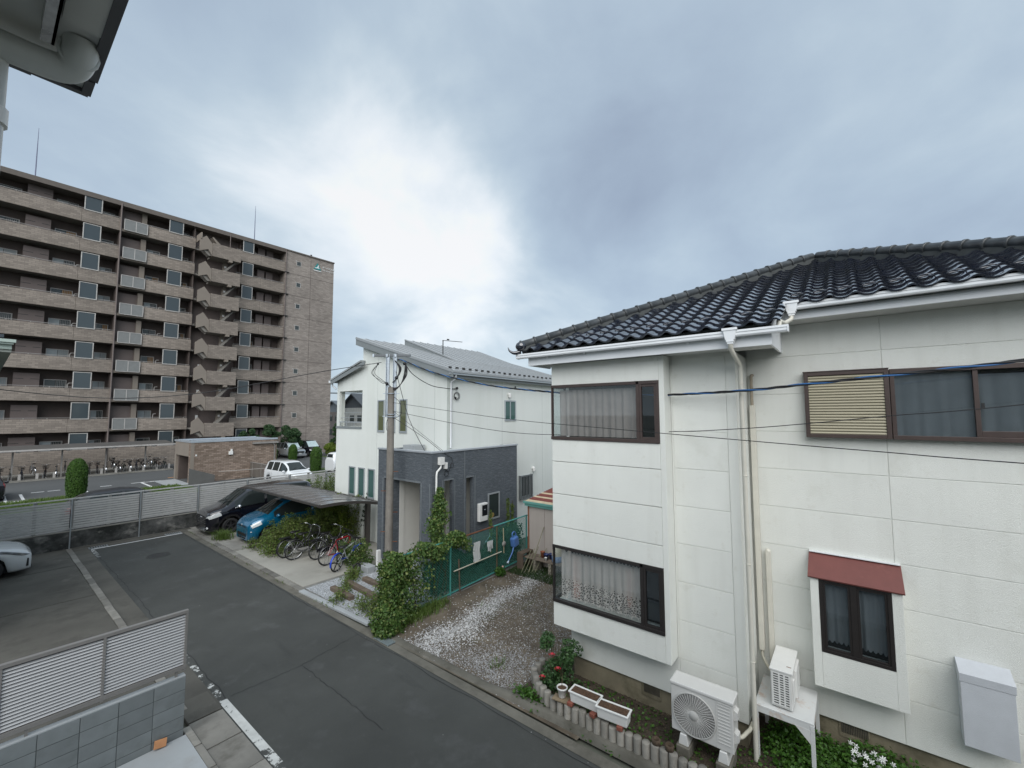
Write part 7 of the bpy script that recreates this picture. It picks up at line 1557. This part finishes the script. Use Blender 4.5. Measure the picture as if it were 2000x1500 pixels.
# rose bush with red blooms
rb = thing('rose_bush', 'green rose bush with three red blooms at the house corner', 'rose bush', (6.95, 4.45, 0))
P, D = clumps([((6.95+U(-.24, .2), 4.42+U(-.3, .28), U(.15, .92)), (.14, .14, .13)) for _ in range(22)], 130); leaves('foliage', P, D, .055, lf_rose, rb, aspect=.7)
b = MB(); [b.tube([(6.95, 4.45, 0), (6.95+U(-.25, .25), 4.45+U(-.3, .3), U(.5, .95))], .007, 4) for _ in range(12)]; b.build('stems', MATS['vine_stem'], rb)
rose = mat('red_petal', (.42, .012, .03), .6, var=.25, scale=20)
for x, y, z in ((6.72, 4.42, .78), (6.60, 4.22, .66), (6.55, 4.52, .44)):
    b = MB()
    for k in range(9):
        a = k*2.4; r_ = .012+.004*k; c = Vector((x+r_*cos(a), y+r_*sin(a), z)); b.grid([[c+Vector((.028*cos(a+u)*v, .028*sin(a+u)*v, .035*v-.010*k*.3)) for u in (-.7, 0, .7)] for v in (.2, .7, 1.)])
    b.build('bloom', rose, rb)
# ground cover along the foundation and under the table, white lilies
gc = []
for c, r, n in (((7.85, .75, .12), (.62, .6, .22), 2600), ((8.0, -.2, .12), (.5, .7, .28), 2600), ((7.3, .2, .08), (.6, .6, .16), 1500), ((7.7, -1.2, .1), (.7, .7, .2), 1200)):
    p, d = blob(n, c, r, .3); p[:, 2] = np.abs(p[:, 2]-.05)+.12; gc.append((p, d*.4+np.array((0, 0, 1))))
p = np.stack([rng.normal(6.53, .05, 1500)-.16, U(1.2, 4.6, 1500), U(.02, .10, 1500)], 1); gc.append((p[np.sin(p[:, 1]*9)+np.sin(p[:, 1]*4.3) > .1], np.tile((0, 0, 1.), (int((np.sin(p[:, 1]*9)+np.sin(p[:, 1]*4.3) > .1).sum()), 1))))
p = np.stack([U(6.55, 7.4, 700), U(1.0, 4.3, 700), U(.13, .19, 700)], 1); gc.append((p, np.tile((0, 0, 1.), (700, 1))))
p = np.stack([rng.normal(6.42, .07, 420), rng.normal(4.75, .16, 420), U(.02, .22, 420)], 1); gc.append((p, np.tile((0, 0, 1.), (420, 1))))
leaves('ground_cover', np.concatenate([a for a, _ in gc]), np.concatenate([d for _, d in gc]), .055, lf_ground, kind='stuff', aspect=.75)
ly = thing('white_lilies', 'cluster of white star-shaped flowers by the wall in the lower right', 'flowers', (8.0, -.05, .05)); petal = mat('white_petal', (.75, .76, .74), .6, var=.04)
st_ = MB()
def star(c, nv, r, n, rot, par):
    u, v = frame(nv); V, F = [c], []
    for k in range(n):
        a = 2*pi*k/n+rot; d = u*cos(a)+v*sin(a); s = u*-sin(a)+v*cos(a); q = len(V)
        V += [c+d*r*.5+s*r*.2+nv*.004, c+d*r-nv*.003, c+d*r*.5-s*r*.2+nv*.004]; F.append((0, q, q+1, q+2))
    MB().add(V, F).build('bloom', petal, par)
for i in range(26):
    x, y, z = U(7.85, 8.2), U(-.30, .22), U(.24, .5); c = Vector((x, y, z)); star(c, Vector((-.7+U(-.4, .4), U(-.3, .3), .6)).normalized(), .042, 6, i, ly); st_.tube([(x+.05, y, .05), c], .003, 3)
st_.build('stems', MATS['vine_stem'], ly)
fs_ = thing('small_white_flower', 'single white flower beside the big outdoor unit in the soil', 'flower', (6.95, 1.35, .05)); c = Vector((6.93, 1.33, .16)); star(c, Vector((-.3, 0, 1)).normalized(), .05, 7, 0, fs_); MB().tube([(6.95, 1.35, .05), c], .003, 3).build('stem', MATS['vine_stem'], fs_)

# ================================================================ pieces that stand apart become parts of their own
SKIP = {'foliage', 'crown', 'petals', 'stems', 'stem', 'chain_link_mesh', 'bloom', 'fan_grille', 'fan_blades', 'spokes', 'basket', 'roof_tile', 'relief', 'edge_marking', 'crack', 'cloths', 'jumper_cables', 'shut_line', 'frame', 'fork', 'crankset', 'stand', 'carrier', 'rim', 'sign_lettering', 'intake_grille', 'front_ribs', 'vent_grille', 'slots', 'bars', 'relief', 'cable_coil', 'cable_loop', 'window_grille', 'panel_slot', 'saddle', 'corner_finial', 'stair_steps', 'grille', 'body', 'trunk', 'sliding_window', 'bay_window'}
def clusters(me):
    n = len(me.vertices); par = list(range(n))
    def find(a):
        while par[a] != a: par[a] = par[par[a]]; a = par[a]
        return a
    for e in me.edges:
        a, b = find(e.vertices[0]), find(e.vertices[1])
        if a != b: par[a] = b
    isl = {}
    for v in me.vertices: isl.setdefault(find(v.index), []).append(v.index)
    co = [v.co for v in me.vertices]; bx = []
    for k, vs in isl.items():
        lo = [min(co[i][d] for i in vs)-.012 for d in range(3)]; hi = [max(co[i][d] for i in vs)+.012 for d in range(3)]; bx.append([[k], lo, hi])
    ch = True
    while ch:
        ch = False
        for i in range(len(bx)):
            for j in range(i+1, len(bx)):
                if all(bx[i][1][d] <= bx[j][2][d] and bx[j][1][d] <= bx[i][2][d] for d in range(3)):
                    bx[i][0] += bx[j][0]; bx[i][1] = [min(a, b) for a, b in zip(bx[i][1], bx[j][1])]; bx[i][2] = [max(a, b) for a, b in zip(bx[i][2], bx[j][2])]; bx.pop(j); ch = True; break
            if ch: break
    return bx, find
def split_parts():
    done = {}; bpy.context.view_layer.update(); cam = Vector((0, 0, 5.15))
    for o in [q for q in bpy.data.objects if q.type == 'MESH']:
        nm = o.name.split('.')[0]; me = o.data
        if o.parent is None or nm in SKIP or o.get('kind') == 'stuff' or len(me.vertices) > 2500 or len(me.vertices) < 16: continue
        if me.name not in done:
            bx, find = clusters(me); parts = None
            if 2 <= len(bx) <= 40:
                sz = sorted(max(b - a for a, b in zip(x[1], x[2]))-.024 for x in bx)
                d = max(1, (o.matrix_world @ (sum((v.co for v in me.vertices), Vector())/len(me.vertices))-cam).length)
                if sz[len(sz)//2]*830/d >= 9:
                    parts = []
                    for b in bx:
                        ks = set(b[0]); m2 = me.copy(); bm = bmesh.new(); bm.from_mesh(m2); bm.verts.ensure_lookup_table()
                        bmesh.ops.delete(bm, geom=[v for v in bm.verts if find(v.index) not in ks], context='VERTS'); bm.to_mesh(m2); bm.free(); parts.append(m2)
            done[me.name] = parts
        parts = done[me.name]
        if not parts: continue
        chs = list(o.children)
        for m2 in parts[1:]:
            c = o.copy(); c.data = m2; COL.objects.link(c)
        o.data = parts[0]
split_parts()
